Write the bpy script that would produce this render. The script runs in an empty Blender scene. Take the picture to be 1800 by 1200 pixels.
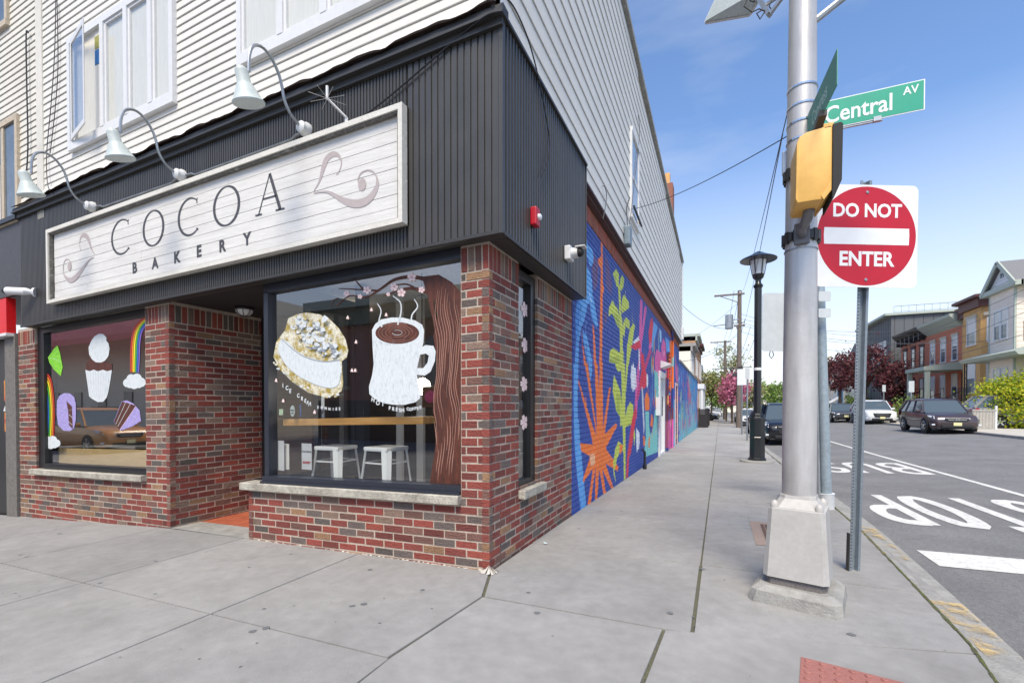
import bpy, bmesh, math, random
import numpy as np
from mathutils import Vector, Matrix
random.seed(7)
SC = bpy.context.scene
COL = SC.collection
R = math.radians

# ------------------------------------------------------------------ camera
FPX, YAW, PITCH, PY = 815.0, -0.4215, -0.0125, 724.0
K = 0.0249                                   # the old front leans: every course falls 2.5 cm per metre to the left
_fw = np.array([math.sin(YAW), math.cos(YAW), 0.0]); RT = np.array([math.cos(YAW), -math.sin(YAW), 0.0])
FW = _fw*math.cos(PITCH)+np.array([0, 0, 1.0])*math.sin(PITCH); UP = np.cross(RT, FW)
CAM = np.array([1.61409, -3.17161, 1.27103])
cam = bpy.data.cameras.new('camera'); camo = bpy.data.objects.new('camera', cam); COL.objects.link(camo)
cam.sensor_width = 36; cam.sensor_fit = 'HORIZONTAL'; cam.lens = FPX*36/1800
cam.shift_y = (PY-600)/1800; cam.clip_end = 3000; cam.clip_start = 0.05
M = Matrix.Identity(4)
for i in range(3):
    M[i][0] = RT[i]; M[i][1] = UP[i]; M[i][2] = -FW[i]; M[i][3] = CAM[i]
camo.matrix_world = M
SC.camera = camo

# ------------------------------------------------------------------ world, sun, exposure
SUN_EL, SUN_AZ = 55.0, 166.0                 # azimuth clockwise from +Y
w = bpy.data.worlds.new('World'); SC.world = w; w.use_nodes = True
nt = w.node_tree; nt.nodes.clear(); N = nt.nodes.new; L = nt.links.new
sky = N('ShaderNodeTexSky'); sky.sky_type = 'NISHITA'; sky.sun_disc = False
sky.sun_elevation = R(SUN_EL); sky.sun_rotation = R(SUN_AZ); sky.air_density = 1.0; sky.dust_density = 0.6; sky.ozone_density = 3.2
tc = N('ShaderNodeTexCoord'); mp = N('ShaderNodeMapping'); mp.inputs['Scale'].default_value = (1.2, 1.2, 4.5); mp.inputs['Location'].default_value = (3.1, 1.7, .4)
L(tc.outputs['Generated'], mp.inputs['Vector'])
nz = N('ShaderNodeTexNoise'); nz.inputs['Scale'].default_value = 1.6; nz.inputs['Detail'].default_value = 6; nz.inputs['Roughness'].default_value = .55
L(mp.outputs[0], nz.inputs['Vector'])
cr = N('ShaderNodeMapRange'); cr.inputs[1].default_value = .52; cr.inputs[2].default_value = .86; cr.inputs[4].default_value = .32
L(nz.outputs[0], cr.inputs[0])
sep = N('ShaderNodeSeparateXYZ'); L(tc.outputs['Generated'], sep.inputs[0])
hz = N('ShaderNodeMapRange'); hz.inputs[1].default_value = 0.0; hz.inputs[2].default_value = .45; hz.inputs[3].default_value = .92; hz.inputs[4].default_value = 0.0
L(sep.outputs['Z'], hz.inputs[0])
mx0 = N('ShaderNodeMath'); mx0.operation = 'MAXIMUM'; L(cr.outputs[0], mx0.inputs[0]); L(hz.outputs[0], mx0.inputs[1])
mix = N('ShaderNodeMix'); mix.data_type = 'RGBA'; L(mx0.outputs[0], mix.inputs[0]); tn = N('ShaderNodeMix'); tn.data_type = 'RGBA'; tn.blend_type = 'MULTIPLY'; tn.inputs[0].default_value = 1; L(sky.outputs[0], tn.inputs[6]); tn.inputs[7].default_value = (1.0, 1.08, 1.17, 1); L(tn.outputs[2], mix.inputs[6]); mix.inputs[7].default_value = (5.1, 5.1, 5.15, 1)
bg = N('ShaderNodeBackground'); bg.inputs[1].default_value = 0.14; L(mix.outputs[2], bg.inputs[0])
ow = N('ShaderNodeOutputWorld'); L(bg.outputs[0], ow.inputs[0])
sl = bpy.data.lights.new('sun', 'SUN'); sl.energy = 3.2; sl.angle = R(24); sl.color = (1, .885, .71)
so = bpy.data.objects.new('sun', sl); COL.objects.link(so)
sd = Vector((math.sin(R(SUN_AZ))*math.cos(R(SUN_EL)), math.cos(R(SUN_AZ))*math.cos(R(SUN_EL)), math.sin(R(SUN_EL))))
so.rotation_euler = sd.to_track_quat('Z', 'Y').to_euler(); so.location = (0, -10, 30)
SC.view_settings.view_transform = 'Standard'; SC.view_settings.look = 'None'; SC.view_settings.gamma = 1
SC.view_settings.exposure = 0.62; SC.view_settings.use_curve_mapping = False

# ------------------------------------------------------------------ helpers
def ray(px, py): return FW+RT*(px-900)/FPX-UP*(py-PY)/FPX
def hit(px, py, ax, val):
    r = ray(px, py); t = (val-CAM[ax])/r[ax]; return CAM+r*t
def onfront(px, py, y=0.0):                  # surveyed point on a wall parallel to the avenue -> x, z
    p = hit(px, py, 1, y); return (float(p[0]), float(p[2]))
def onside(px, py, x=0.0):                   # surveyed point on the side wall -> y, z
    p = hit(px, py, 0, x); return (float(p[1]), float(p[2]))
def FV(px, py, y): q = onfront(px, py, y); return (q[0], y, q[1])
def SV(px, py, x): q = onside(px, py, x); return (x, q[0], q[1])
def deep(px, py, d): return Vector(CAM+ray(px, py)*d)
def fa(x): return 0.0 if x > 0 else (K*x if x > -4 else (-4*K+.06*(x+4) if x > -10 else -4*K-.36))
def fb(y):
    y = max(0, y); return -.0165*min(y, 15)-.008*max(0, min(y, 45)-15)
def zs(x, y): return fa(x)+fb(y)
def zr(x, y):
    w_ = min(1, max(0, (x-3)/9)); return -.12+fa(x)*(1 if y < 4 else 0)+fb(y)*(1-w_)+.11*w_
def S(h):
    if isinstance(h, str): h = [int(h[i:i+2], 16)/255 for i in (0, 2, 4)]
    return tuple((c/12.92 if c <= .04045 else ((c+.055)/1.055)**2.4) for c in h)

def nodes(m):
    m.use_nodes = True; t = m.node_tree; t.nodes.clear(); return t
def mat(name, col, rough=.7, metal=0, var=.12, scale=6, bump=0, bscale=60, stretch=(1, 1, 1), spec=.5, col2=None, dirt=0, coat=0, obj=False, wav=None, trans=0, lo=.35, hi=.65, ramp=None, grain=0, gscale=350):
    """procedural material: base colour broken up by two noises, fine bump, optional dirt"""
    m = bpy.data.materials.new(name); t = nodes(m); N = t.nodes.new; L = t.links.new
    b = N('ShaderNodeBsdfPrincipled'); o = N('ShaderNodeOutputMaterial'); L(b.outputs[0], o.inputs[0])
    b.inputs['Roughness'].default_value = rough; b.inputs['Metallic'].default_value = metal
    b.inputs['Specular IOR Level'].default_value = spec; b.inputs['Coat Weight'].default_value = coat
    if obj: tcn = N('ShaderNodeTexCoord'); src = tcn.outputs['Object']
    else: tcn = N('ShaderNodeNewGeometry'); src = tcn.outputs['Position']
    mp = N('ShaderNodeMapping'); mp.inputs['Scale'].default_value = stretch; L(src, mp.inputs[0])
    if col == 'OBJ': oi = N('ShaderNodeObjectInfo'); csrc = oi.outputs['Color']
    elif col == 'ATT': at_ = N('ShaderNodeAttribute'); at_.attribute_name = 'tint'; csrc = at_.outputs['Color']
    elif col == 'ISL':
        g = N('ShaderNodeNewGeometry'); rp = N('ShaderNodeValToRGB'); L(g.outputs['Random Per Island'], rp.inputs[0]); csrc = rp.outputs[0]
        rp.color_ramp.elements[0].color = (*ramp[0], 1); rp.color_ramp.elements[1].color = (*ramp[-1], 1)
        for i, c in enumerate(ramp[1:-1]):
            e = rp.color_ramp.elements.new((i+1)/(len(ramp)-1)); e.color = (*c, 1)
    else:
        rgb = N('ShaderNodeRGB'); rgb.outputs[0].default_value = (*col, 1); csrc = rgb.outputs[0]
    n1 = N('ShaderNodeTexNoise'); n1.inputs['Scale'].default_value = scale; n1.inputs['Detail'].default_value = 5; n1.inputs['Roughness'].default_value = .6; L(mp.outputs[0], n1.inputs[0])
    if col2 is not None:
        mr = N('ShaderNodeMapRange'); mr.inputs[1].default_value = lo; mr.inputs[2].default_value = hi; L(n1.outputs[0], mr.inputs[0])
        mm = N('ShaderNodeMix'); mm.data_type = 'RGBA'; L(mr.outputs[0], mm.inputs[0]); L(csrc, mm.inputs[6]); mm.inputs[7].default_value = (*col2, 1); csrc = mm.outputs[2]
    n2 = N('ShaderNodeTexNoise'); n2.inputs['Scale'].default_value = scale*3.7; n2.inputs['Detail'].default_value = 6; L(mp.outputs[0], n2.inputs[0])
    mr2 = N('ShaderNodeMapRange'); mr2.inputs[1].default_value = .3; mr2.inputs[2].default_value = .7; mr2.inputs[3].default_value = 1-var; mr2.inputs[4].default_value = 1+var; L(n2.outputs[0], mr2.inputs[0])
    vm = N('ShaderNodeVectorMath'); vm.operation = 'SCALE'; L(csrc, vm.inputs[0]); L(mr2.outputs[0], vm.inputs['Scale']); fin = vm.outputs[0]
    if dirt:
        n3 = N('ShaderNodeTexNoise'); n3.inputs['Scale'].default_value = scale*.35; n3.inputs['Detail'].default_value = 8; n3.inputs['Roughness'].default_value = .7; L(src, n3.inputs[0])
        mr3 = N('ShaderNodeMapRange'); mr3.inputs[1].default_value = .48; mr3.inputs[2].default_value = .75; mr3.inputs[4].default_value = dirt; L(n3.outputs[0], mr3.inputs[0])
        md = N('ShaderNodeMix'); md.data_type = 'RGBA'; md.blend_type = 'MULTIPLY'; L(mr3.outputs[0], md.inputs[0]); L(fin, md.inputs[6]); md.inputs[7].default_value = (.42, .38, .34, 1); fin = md.outputs[2]
    if grain:
        n5 = N('ShaderNodeTexNoise'); n5.inputs['Scale'].default_value = gscale; n5.inputs['Detail'].default_value = 3; n5.inputs['Roughness'].default_value = .8; L(src, n5.inputs[0])
        mr5 = N('ShaderNodeMapRange'); mr5.inputs[1].default_value = .32; mr5.inputs[2].default_value = .68; mr5.inputs[3].default_value = 1-grain; mr5.inputs[4].default_value = 1+grain; L(n5.outputs[0], mr5.inputs[0])
        v5 = N('ShaderNodeVectorMath'); v5.operation = 'SCALE'; L(fin, v5.inputs[0]); L(mr5.outputs[0], v5.inputs['Scale']); fin = v5.outputs[0]
        n6 = N('ShaderNodeTexNoise'); n6.inputs['Scale'].default_value = .9; n6.inputs['Detail'].default_value = 9; n6.inputs['Roughness'].default_value = .72; L(src, n6.inputs[0])
        mr6 = N('ShaderNodeMapRange'); mr6.inputs[1].default_value = .35; mr6.inputs[2].default_value = .68; mr6.inputs[3].default_value = 1-grain*.9; mr6.inputs[4].default_value = 1+grain*.6; L(n6.outputs[0], mr6.inputs[0])
        v6 = N('ShaderNodeVectorMath'); v6.operation = 'SCALE'; L(fin, v6.inputs[0]); L(mr6.outputs[0], v6.inputs['Scale']); fin = v6.outputs[0]
    L(fin, b.inputs['Base Color'])
    if trans:
        b.inputs['Transmission Weight'].default_value = 0
        tl = N('ShaderNodeBsdfTranslucent'); L(fin, tl.inputs[0]); ms = N('ShaderNodeMixShader'); ms.inputs[0].default_value = trans; L(b.outputs[0], ms.inputs[1]); L(tl.outputs[0], ms.inputs[2]); L(ms.outputs[0], o.inputs[0])
    if bump:
        n4 = N('ShaderNodeTexNoise'); n4.inputs['Scale'].default_value = bscale; n4.inputs['Detail'].default_value = 4; L(mp.outputs[0], n4.inputs[0])
        bp = N('ShaderNodeBump'); bp.inputs['Strength'].default_value = min(1, bump); bp.inputs['Distance'].default_value = .01; L(n4.outputs[0], bp.inputs['Height']); L(bp.outputs[0], b.inputs['Normal'])
    return m
def glass_mat(name, tint=(.93, .95, .95), f0=.10, rough=0.0):
    m = bpy.data.materials.new(name); t = nodes(m); N = t.nodes.new; L = t.links.new
    o = N('ShaderNodeOutputMaterial'); ms = N('ShaderNodeMixShader'); g_ = N('ShaderNodeNewGeometry')
    d = N('ShaderNodeVectorMath'); d.operation = 'DOT_PRODUCT'; L(g_.outputs['Incoming'], d.inputs[0]); L(g_.outputs['Normal'], d.inputs[1])
    ab = N('ShaderNodeMath'); ab.operation = 'ABSOLUTE'; L(d.outputs['Value'], ab.inputs[0]); su = N('ShaderNodeMath'); su.operation = 'SUBTRACT'; su.inputs[0].default_value = 1; L(ab.outputs[0], su.inputs[1])
    pw = N('ShaderNodeMath'); pw.operation = 'POWER'; pw.inputs[1].default_value = 4.0; L(su.outputs[0], pw.inputs[0]); mr = N('ShaderNodeMapRange'); mr.inputs[3].default_value = f0; mr.inputs[4].default_value = 1; L(pw.outputs[0], mr.inputs[0])
    a = N('ShaderNodeBsdfTransparent'); a.inputs[0].default_value = (*tint, 1); g = N('ShaderNodeBsdfGlossy'); g.inputs['Roughness'].default_value = rough
    L(mr.outputs[0], ms.inputs[0]); L(a.outputs[0], ms.inputs[1]); L(g.outputs[0], ms.inputs[2]); L(ms.outputs[0], o.inputs[0]); return m
def emis(name, col, s):
    m = bpy.data.materials.new(name); t = nodes(m); e = t.nodes.new('ShaderNodeEmission'); e.inputs[0].default_value = (*col, 1); e.inputs[1].default_value = s
    o = t.nodes.new('ShaderNodeOutputMaterial'); t.links.new(e.outputs[0], o.inputs[0]); return m

def lm(o): return Matrix.Translation(o.location)@o.rotation_euler.to_matrix().to_4x4()@Matrix.Diagonal((*o.scale, 1))
def wm(o): return (wm(o.parent)@o.matrix_parent_inverse if o.parent else Matrix.Identity(4))@lm(o)
def attach(o, parent):                       # parent something authored in world coordinates
    o.parent = parent; o.matrix_parent_inverse = wm(parent).inverted(); return o
def shear(v): return (v[0], v[1], v[2]+K*min(v[0], .3)) 
class MB:
    def __init__(s, tf=None): s.v = []; s.f = []; s.mi = []; s.cur = 0; s.tf = tf; s.tint = None; s.tints = []
    def add(s, vs, fs):
        n = len(s.v); s.v += [tuple(map(float, (s.tf(p) if s.tf else p))) for p in vs]
        for q in fs: s.f.append(tuple(n+i for i in q)); s.mi.append(s.cur); s.tints.append(s.tint)
        return s
    def box(s, x0, x1, y0, y1, z0, z1):
        return s.add([(x0, y0, z0), (x1, y0, z0), (x1, y1, z0), (x0, y1, z0), (x0, y0, z1), (x1, y0, z1), (x1, y1, z1), (x0, y1, z1)],
                     [(0, 3, 2, 1), (4, 5, 6, 7), (0, 1, 5, 4), (1, 2, 6, 5), (2, 3, 7, 6), (3, 0, 4, 7)])
    def cbox(s, c, sx, sy, sz, ax=None, taper=1.0):      # box on axes ax=(X,Y,Z); taper narrows the top
        X, Y, Z = ax or (Vector((1, 0, 0)), Vector((0, 1, 0)), Vector((0, 0, 1))); c = Vector(c)
        vs = [tuple(c+X*a*sx/2*(taper if k > 0 else 1)+Y*b_*sy/2*(taper if k > 0 else 1)+Z*k*sz/2) for k in (-1, 1) for a, b_ in ((-1, -1), (1, -1), (1, 1), (-1, 1))]
        return s.add(vs, [(0, 3, 2, 1), (4, 5, 6, 7), (0, 1, 5, 4), (1, 2, 6, 5), (2, 3, 7, 6), (3, 0, 4, 7)])
    def bar(s, a, b, w_, h_=None, up=Vector((0, 0, 1))):
        a = Vector(a); b = Vector(b); d = (b-a); ln = d.length; d = d.normalized()
        if abs(d.dot(up)) > .99: up = Vector((0, 1, 0))
        x = d.cross(up).normalized(); y = x.cross(d)
        return s.cbox((a+b)/2, w_, h_ or w_, ln, (x, y, d))
    def tube(s, pts, r, n=8, cap=True):
        pts = [Vector(p) for p in pts]; rs = r if isinstance(r, (list, tuple)) else [r]*len(pts); vs = []; fs = []
        up = Vector((0, 0, 1)); prev = None
        for i, p in enumerate(pts):
            d = (pts[min(i+1, len(pts)-1)]-pts[max(i-1, 0)]).normalized()
            if prev is None: x = d.cross(up if abs(d.z) < .95 else Vector((0, 1, 0))).normalized()
            else: x = (prev-d*prev.dot(d)).normalized()
            prev = x; y = d.cross(x)
            for k in range(n):
                a = 2*math.pi*k/n; vs.append(tuple(p+(x*math.cos(a)+y*math.sin(a))*rs[i]))
        for i in range(len(pts)-1):
            for k in range(n): fs.append((i*n+k, i*n+(k+1) % n, (i+1)*n+(k+1) % n, (i+1)*n+k))
        if cap: fs += [tuple(range(n-1, -1, -1)), tuple((len(pts)-1)*n+k for k in range(n))]
        return s.add(vs, fs)
    def lathe(s, prof, c=(0, 0, 0), n=16, ax=None, sq=None):
        X, Y, Z = ax or (Vector((1, 0, 0)), Vector((0, 1, 0)), Vector((0, 0, 1))); c = Vector(c); vs = []; fs = []
        for r_, z in prof:
            for k in range(n):
                a = 2*math.pi*(k+.5)/n; vs.append(tuple(c+X*math.cos(a)*r_+Y*math.sin(a)*r_+Z*z))
        for i in range(len(prof)-1):
            for k in range(n): fs.append((i*n+k, i*n+(k+1) % n, (i+1)*n+(k+1) % n, (i+1)*n+k))
        fs += [tuple(range(n-1, -1, -1)), tuple((len(prof)-1)*n+k for k in range(n))]
        return s.add(vs, fs)
    def prism(s, poly, ext, f):              # poly in 2-D, f(u, v, w)->xyz, thickness ext=(w0,w1)
        n = len(poly)
        vs = [f(u, v, ext[0]) for u, v in poly]+[f(u, v, ext[1]) for u, v in poly]
        return s.add(vs, [tuple(range(n-1, -1, -1)), tuple(range(n, 2*n))]+[(i, (i+1) % n, n+(i+1) % n, n+i) for i in range(n)])
    def ball(s, c, r, n=8, m_=6, sz=1):
        return s.lathe([(max(1e-4, r*math.sin(math.pi*i/m_)), -r*sz*math.cos(math.pi*i/m_)) for i in range(m_+1)], c, n)
    def build(s, name, m, parent=None, smooth=False, loc=None, kind=None, bevel=0, tri=False, label=None):
        me = bpy.data.meshes.new(name); me.from_pydata(s.v, [], s.f); ms = m if isinstance(m, (list, tuple)) else [m]
        for q in ms: me.materials.append(q)
        if len(ms) > 1: me.polygons.foreach_set('material_index', s.mi)
        if any(t is not None for t in s.tints):
            at_ = me.attributes.new('tint', 'FLOAT_COLOR', 'FACE')
            arr = np.array([(*(t or (.3, .3, .3)), 1) for t in s.tints], dtype=np.float32).ravel(); at_.data.foreach_set('color', arr)
        bm = bmesh.new(); bm.from_mesh(me)
        if bevel: bmesh.ops.bevel(bm, geom=[e for e in bm.edges], offset=bevel, segments=2, profile=.6, affect='EDGES', clamp_overlap=True)
        big = [q for q in bm.faces if len(q.verts) > 5]
        if big: bmesh.ops.triangulate(bm, faces=big, ngon_method='EAR_CLIP')
        bmesh.ops.recalc_face_normals(bm, faces=bm.faces); bm.to_mesh(me); bm.free()
        if smooth:
            me.polygons.foreach_set('use_smooth', [True]*len(me.polygons))
            try: me.set_sharp_from_angle(angle=R(40))
            except Exception: pass
        o = bpy.data.objects.new(name, me); COL.objects.link(o)
        if parent is not None: attach(o, parent)
        if loc is not None: o.location = loc
        if kind: o['kind'] = kind
        if label: o['label'] = label
        return o
def tag(o, label, cat, group=None):
    o['label'] = label; o['category'] = cat
    if group: o['group'] = group
    return o
def thing(name, label, cat, loc=(0, 0, 0), rz=0, group=None):
    o = bpy.data.objects.new(name, None); COL.objects.link(o); o.empty_display_size = .2
    o.location = loc; o.rotation_euler = (0, 0, rz); return tag(o, label, cat, group)
def copy_tree(o, parent=None):
    c = o.copy(); COL.objects.link(c)
    if parent is not None: mpi = o.matrix_parent_inverse.copy(); c.parent = parent; c.matrix_parent_inverse = mpi
    for ch in list(o.children): copy_tree(ch, c)
    return c
def ribbon2(path, w0, w1=None, n=6, smooth=True):     # 2-D polyline -> outline quads list
    P = [np.array(p, float) for p in path]
    if smooth and len(P) > 2:
        Q = []
        for i in range(len(P)-1):
            p0, p1, p2, p3 = P[max(i-1, 0)], P[i], P[i+1], P[min(i+2, len(P)-1)]
            for k in range(n):
                t = k/n; Q.append(.5*((2*p1)+(-p0+p2)*t+(2*p0-5*p1+4*p2-p3)*t*t+(-p0+3*p1-3*p2+p3)*t**3))
        Q.append(P[-1]); P = Q
    m_ = len(P); Lp, Rp = [], []
    for i in range(m_):
        d = P[min(i+1, m_-1)]-P[max(i-1, 0)]; d = d/(np.linalg.norm(d)+1e-9); nn = np.array([-d[1], d[0]]); t = i/(m_-1)
        if callable(w0): ww = w0(t)
        else: ww = w0+((w1 if w1 is not None else w0)-w0)*t
        Lp.append(P[i]+nn*ww/2); Rp.append(P[i]-nn*ww/2)
    return Lp, Rp
def add_ribbon(mb, path, w0, w1, f, wlev, **kw):
    Lp, Rp = ribbon2(path, w0, w1, **kw); n = len(Lp)
    mb.add([f(p[0], p[1], wlev) for p in Lp]+[f(p[0], p[1], wlev) for p in Rp], [(i, i+1, n+i+1, n+i) for i in range(n-1)])
def flat(mb, poly, f, wlev): mb.add([f(u, v, wlev) for u, v in poly], [tuple(range(len(poly)))])
def text_obj(txt, size, m, mw, parent=None, name='lettering', bold=0.0, depth=.001, sx=1.0, align='CENTER', base=False):
    cu = bpy.data.curves.new('lettering', 'FONT'); cu.body = txt; cu.size = size; cu.align_x = align; cu.align_y = 'CENTER' if not base else 'BOTTOM_BASELINE'; cu.offset = bold; cu.extrude = depth; cu.resolution_u = 3
    o = bpy.data.objects.new('lettering', cu); COL.objects.link(o)
    dg = bpy.context.evaluated_depsgraph_get(); me = bpy.data.meshes.new_from_object(o.evaluated_get(dg)); bpy.data.objects.remove(o)
    me.transform(mw@Matrix.Diagonal((sx, 1, 1, 1))); me.materials.clear(); me.materials.append(m); me.name = name
    r = bpy.data.objects.new(name, me); COL.objects.link(r)
    if parent is not None: attach(r, parent)
    return r
def frame(o, X, Y, Z):
    X, Y, Z, o = Vector(X), Vector(Y), Vector(Z), Vector(o)
    return Matrix(((X.x, Y.x, Z.x, o.x), (X.y, Y.y, Z.y, o.y), (X.z, Y.z, Z.z, o.z), (0, 0, 0, 1)))

# ------------------------------------------------------------------ materials
mt = {}
mt['asphalt'] = mat('asphalt', S('747474'), .9, var=.22, scale=28, bump=.8, bscale=260, col2=S('828282'), dirt=.15, grain=.22, gscale=120)
mt['concrete'] = mat('concrete', 'OBJ', .9, var=.07, scale=3.2, bump=.16, bscale=260, dirt=.30, grain=.18, gscale=240)
mt['kerb'] = mat('kerb_stone', S('a09f9a'), .9, var=.09, scale=7, bump=.7, bscale=90, col2=S('8d8c88'), dirt=.4, grain=.12, gscale=200)
mt['paint_w'] = mat('road_paint', S('d6d6d1'), .8, var=.07, scale=14, bump=.4, bscale=200, col2=S('b4b4b0'), lo=.48, hi=.72, grain=.12, gscale=90)
mt['paint_y'] = mat('yellow_kerb_paint', S('c4ab78'), .85, var=.15, scale=20)
def worn(m, sc, lo, hi):                     # flaked paint: noise decides where any is left
    t = m.node_tree; o = [n for n in t.nodes if n.type == 'OUTPUT_MATERIAL'][0]; b = [n for n in t.nodes if n.type == 'BSDF_PRINCIPLED'][0]; g = t.nodes.new('ShaderNodeNewGeometry'); n = t.nodes.new('ShaderNodeTexNoise'); n.inputs['Scale'].default_value = sc; n.inputs['Detail'].default_value = 8; n.inputs['Roughness'].default_value = .65
    r = t.nodes.new('ShaderNodeMapRange'); r.inputs[1].default_value = lo; r.inputs[2].default_value = hi; tr = t.nodes.new('ShaderNodeBsdfTransparent'); x = t.nodes.new('ShaderNodeMixShader')
    t.links.new(g.outputs['Position'], n.inputs[0]); t.links.new(n.outputs[0], r.inputs[0]); t.links.new(r.outputs[0], x.inputs[0]); t.links.new(tr.outputs[0], x.inputs[1]); t.links.new(b.outputs[0], x.inputs[2]); t.links.new(x.outputs[0], o.inputs[0])
worn(mt['paint_y'], 6.5, .48, .66)
mt['moss'] = mat('moss', S('6d7a3c'), .95, var=.4, scale=40, bump=1, bscale=300, col2=S('595344'))
mt['mortar'] = mat('mortar', S('b5a799'), .9, var=.12, scale=12, bump=.6, bscale=120, col2=S('a89a8d'))
mt['brick'] = mat('brick_single', 'OBJ', .82, var=.33, scale=16, bump=1.0, bscale=26, stretch=(1, 1, 3.2), dirt=.35)
mt['brickj'] = mat('brick_joined', 'ATT', .82, var=.33, scale=16, bump=1.0, bscale=26, stretch=(1, 1, 3.2), dirt=.35)
mt['siding'] = mat('white_vinyl_siding', S('d6d4cd'), .55, var=.03, scale=3, bump=.12, bscale=90, stretch=(1, 1, 1), dirt=.12)
mt['siding2'] = mat('cream_vinyl_siding', S('d2cfc5'), .6, var=.05, scale=3, bump=.12, bscale=90, dirt=.2)
mt['trim'] = mat('white_trim', S('d6d7d8'), .45, var=.03, scale=5, dirt=.1)
mt['metal_dk'] = mat('corrugated_metal', S('444341'), .42, metal=0, var=.08, scale=2.2, col2=S('3d3c3b'), stretch=(1, 1, .5), spec=.5, dirt=.15)
mt['metal_dk2'] = mat('dark_trim_metal', S('363534'), .5, metal=0, var=.1, scale=6)
mt['brown_flash'] = mat('brown_flashing', S('4f3a37'), .5, metal=.2, var=.15, scale=5)
mt['soffit'] = mat('dark_soffit', S('2b2a2c'), .7, var=.1, scale=5)
mt['black'] = mat('black_frame', S('1b1c1f'), .38, var=.1, scale=10, spec=.6)
mt['navy'] = mat('navy_frame', S('292d37'), .35, var=.1, scale=10, spec=.6)
mt['stone'] = mat('stone_sill', S('b4b0a4'), .9, var=.15, scale=10, bump=.9, bscale=70, col2=S('948f85'), dirt=.4, grain=.1, gscale=200)
mt['glass'] = glass_mat('shop_glass', f0=.24)
mt['glass2'] = glass_mat('left_shop_glass', f0=.38)
mt['uglass'] = glass_mat('upper_glass', f0=.05)
mt['plank'] = mat('whitewashed_plank', S('d9d8d5'), .65, var=.03, scale=5, stretch=(.5, 1, 6), bump=.3, bscale=24, col2=S('cdccc9'), dirt=.15)
mt['plankframe'] = mat('painted_wood_frame', S('d3d1c9'), .6, var=.05, scale=9, bump=.3, bscale=40, dirt=.25)
mt['gap'] = mat('dark_wood_gap', S('4b4744'), .9, var=.3, scale=20)
mt['letter'] = mat('charcoal_letter', S('46474c'), .6, var=.15, scale=20)
mt['mauve'] = mat('faded_mauve_paint', S('ada3a2'), .65, var=.08, scale=20)
mt['galv'] = mat('galvanised_steel', S('a6aaad'), .38, metal=.65, var=.12, scale=9, stretch=(1, 1, .3), spec=.5, col2=S('90959a'))
mt['lampgrey'] = mat('grey_enamel', S('b6c0bf'), .5, metal=0, var=.08, scale=15, dirt=.2)
mt['alu'] = mat('brushed_aluminium', S('c8c7c6'), .42, metal=.35, var=.10, scale=5, stretch=(1, 1, .15), bump=.12, bscale=60, col2=S('b4b2b0'), dirt=.35)
mt['alu2'] = mat('painted_aluminium_base', S('b3b1ad'), .6, metal=.1, var=.05, scale=10, dirt=.3)
mt['yellow'] = mat('signal_yellow', S('e2b25c'), .5, var=.05, scale=6, col2=S('dcaa54'), dirt=.25)
mt['rubber'] = mat('black_rubber', S('1d1e20'), .7, var=.1)
mt['signred'] = mat('sign_red', S('b20f27'), .45, var=.05, scale=3)
mt['signwhite'] = mat('sign_white', S('dfe2e4'), .45, var=.04, scale=3)
mt['signback'] = mat('sign_back_grey', S('c3c8c8'), .5, metal=.2, var=.05, scale=3)
mt['signgreen'] = mat('sign_green', S('149a7c'), .4, var=.05, scale=3)
mt['signgreen2'] = mat('sign_green_faded', S('3f8b7c'), .5, var=.12, scale=8)
mt['lampblack'] = mat('black_lamp_paint', S('15181b'), .32, var=.1, scale=8, coat=.3)
mt['frost'] = mat('frosted_lamp_glass', S('d5dadd'), .3, var=.03)
mt['wood'] = mat('light_pine', S('d3a568'), .5, var=.10, scale=4, stretch=(.4, 5, 5), col2=S('c3904f'))
mt['wood_dk'] = mat('weathered_pole', S('6d625a'), .9, var=.2, scale=6, stretch=(1, 1, .1), bump=.5)
mt['white_metal'] = mat('white_stool_paint', S('e9ebe9'), .35, var=.03)
mt['interior'] = mat('interior_wall', S('a3927f'), .9, var=.1, scale=2)
mt['floor_in'] = mat('interior_floor', S('8d7d6d'), .6, var=.15, scale=3)
mt['ceil_in'] = mat('interior_ceiling', S('c8c2b8'), .9)
mt['tile'] = mat('terracotta_tile', S('ab5f45'), .6, var=.12, scale=7, col2=S('9a5038'), bump=.2)
mt['reddk'] = mat('red_sign_panel', S('d2161c'), .4, var=.05)
mt['wire'] = mat('black_cable', S('24252a'), .6)
mt['wirefar'] = mat('overhead_cable', S('55585f'), .7)
mt['pvc'] = mat('white_pvc', S('cfd2d3'), .5, var=.06, dirt=.3)
mt['redpad'] = mat('red_tactile', S('9a665e'), .85, var=.10, scale=12, bump=.4, bscale=120, dirt=.3)
mt['carglass'] = mat('car_glass', S('4a565c'), .06, var=.02, spec=.9)
mt['chrome'] = mat('chrome', S('c9cbcd'), .15, metal=.9, var=.05)
mt['tyre'] = mat('tyre', S('1b1b1c'), .85)
mt['plastic'] = mat('black_plastic', S('202124'), .6)
mt['headlamp'] = mat('headlamp_lens', S('d0d6da'), .15, var=.05, spec=.8)
mt['taillamp'] = mat('taillamp_lens', S('a01822'), .2, spec=.8)
mt['bark'] = mat('bark', S('55493f'), .95, var=.3, scale=14, bump=1, bscale=60)
mt['window_pane'] = mat('house_window_pane', S('55606a'), .08, var=.2, scale=2, spec=.8)
mt['curtain'] = mat('white_curtain', S('dddad3'), .8, var=.06, scale=5, stretch=(6, 6, .3))
mt['iron'] = mat('wrought_iron', S('2a2727'), .6)
mt['plate'] = mat('number_plate', S('d8d3a0'), .5)
def mnew(k, *a, **kw):
    mt[k] = mat(k, *a, **kw); return mt[k]

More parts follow.
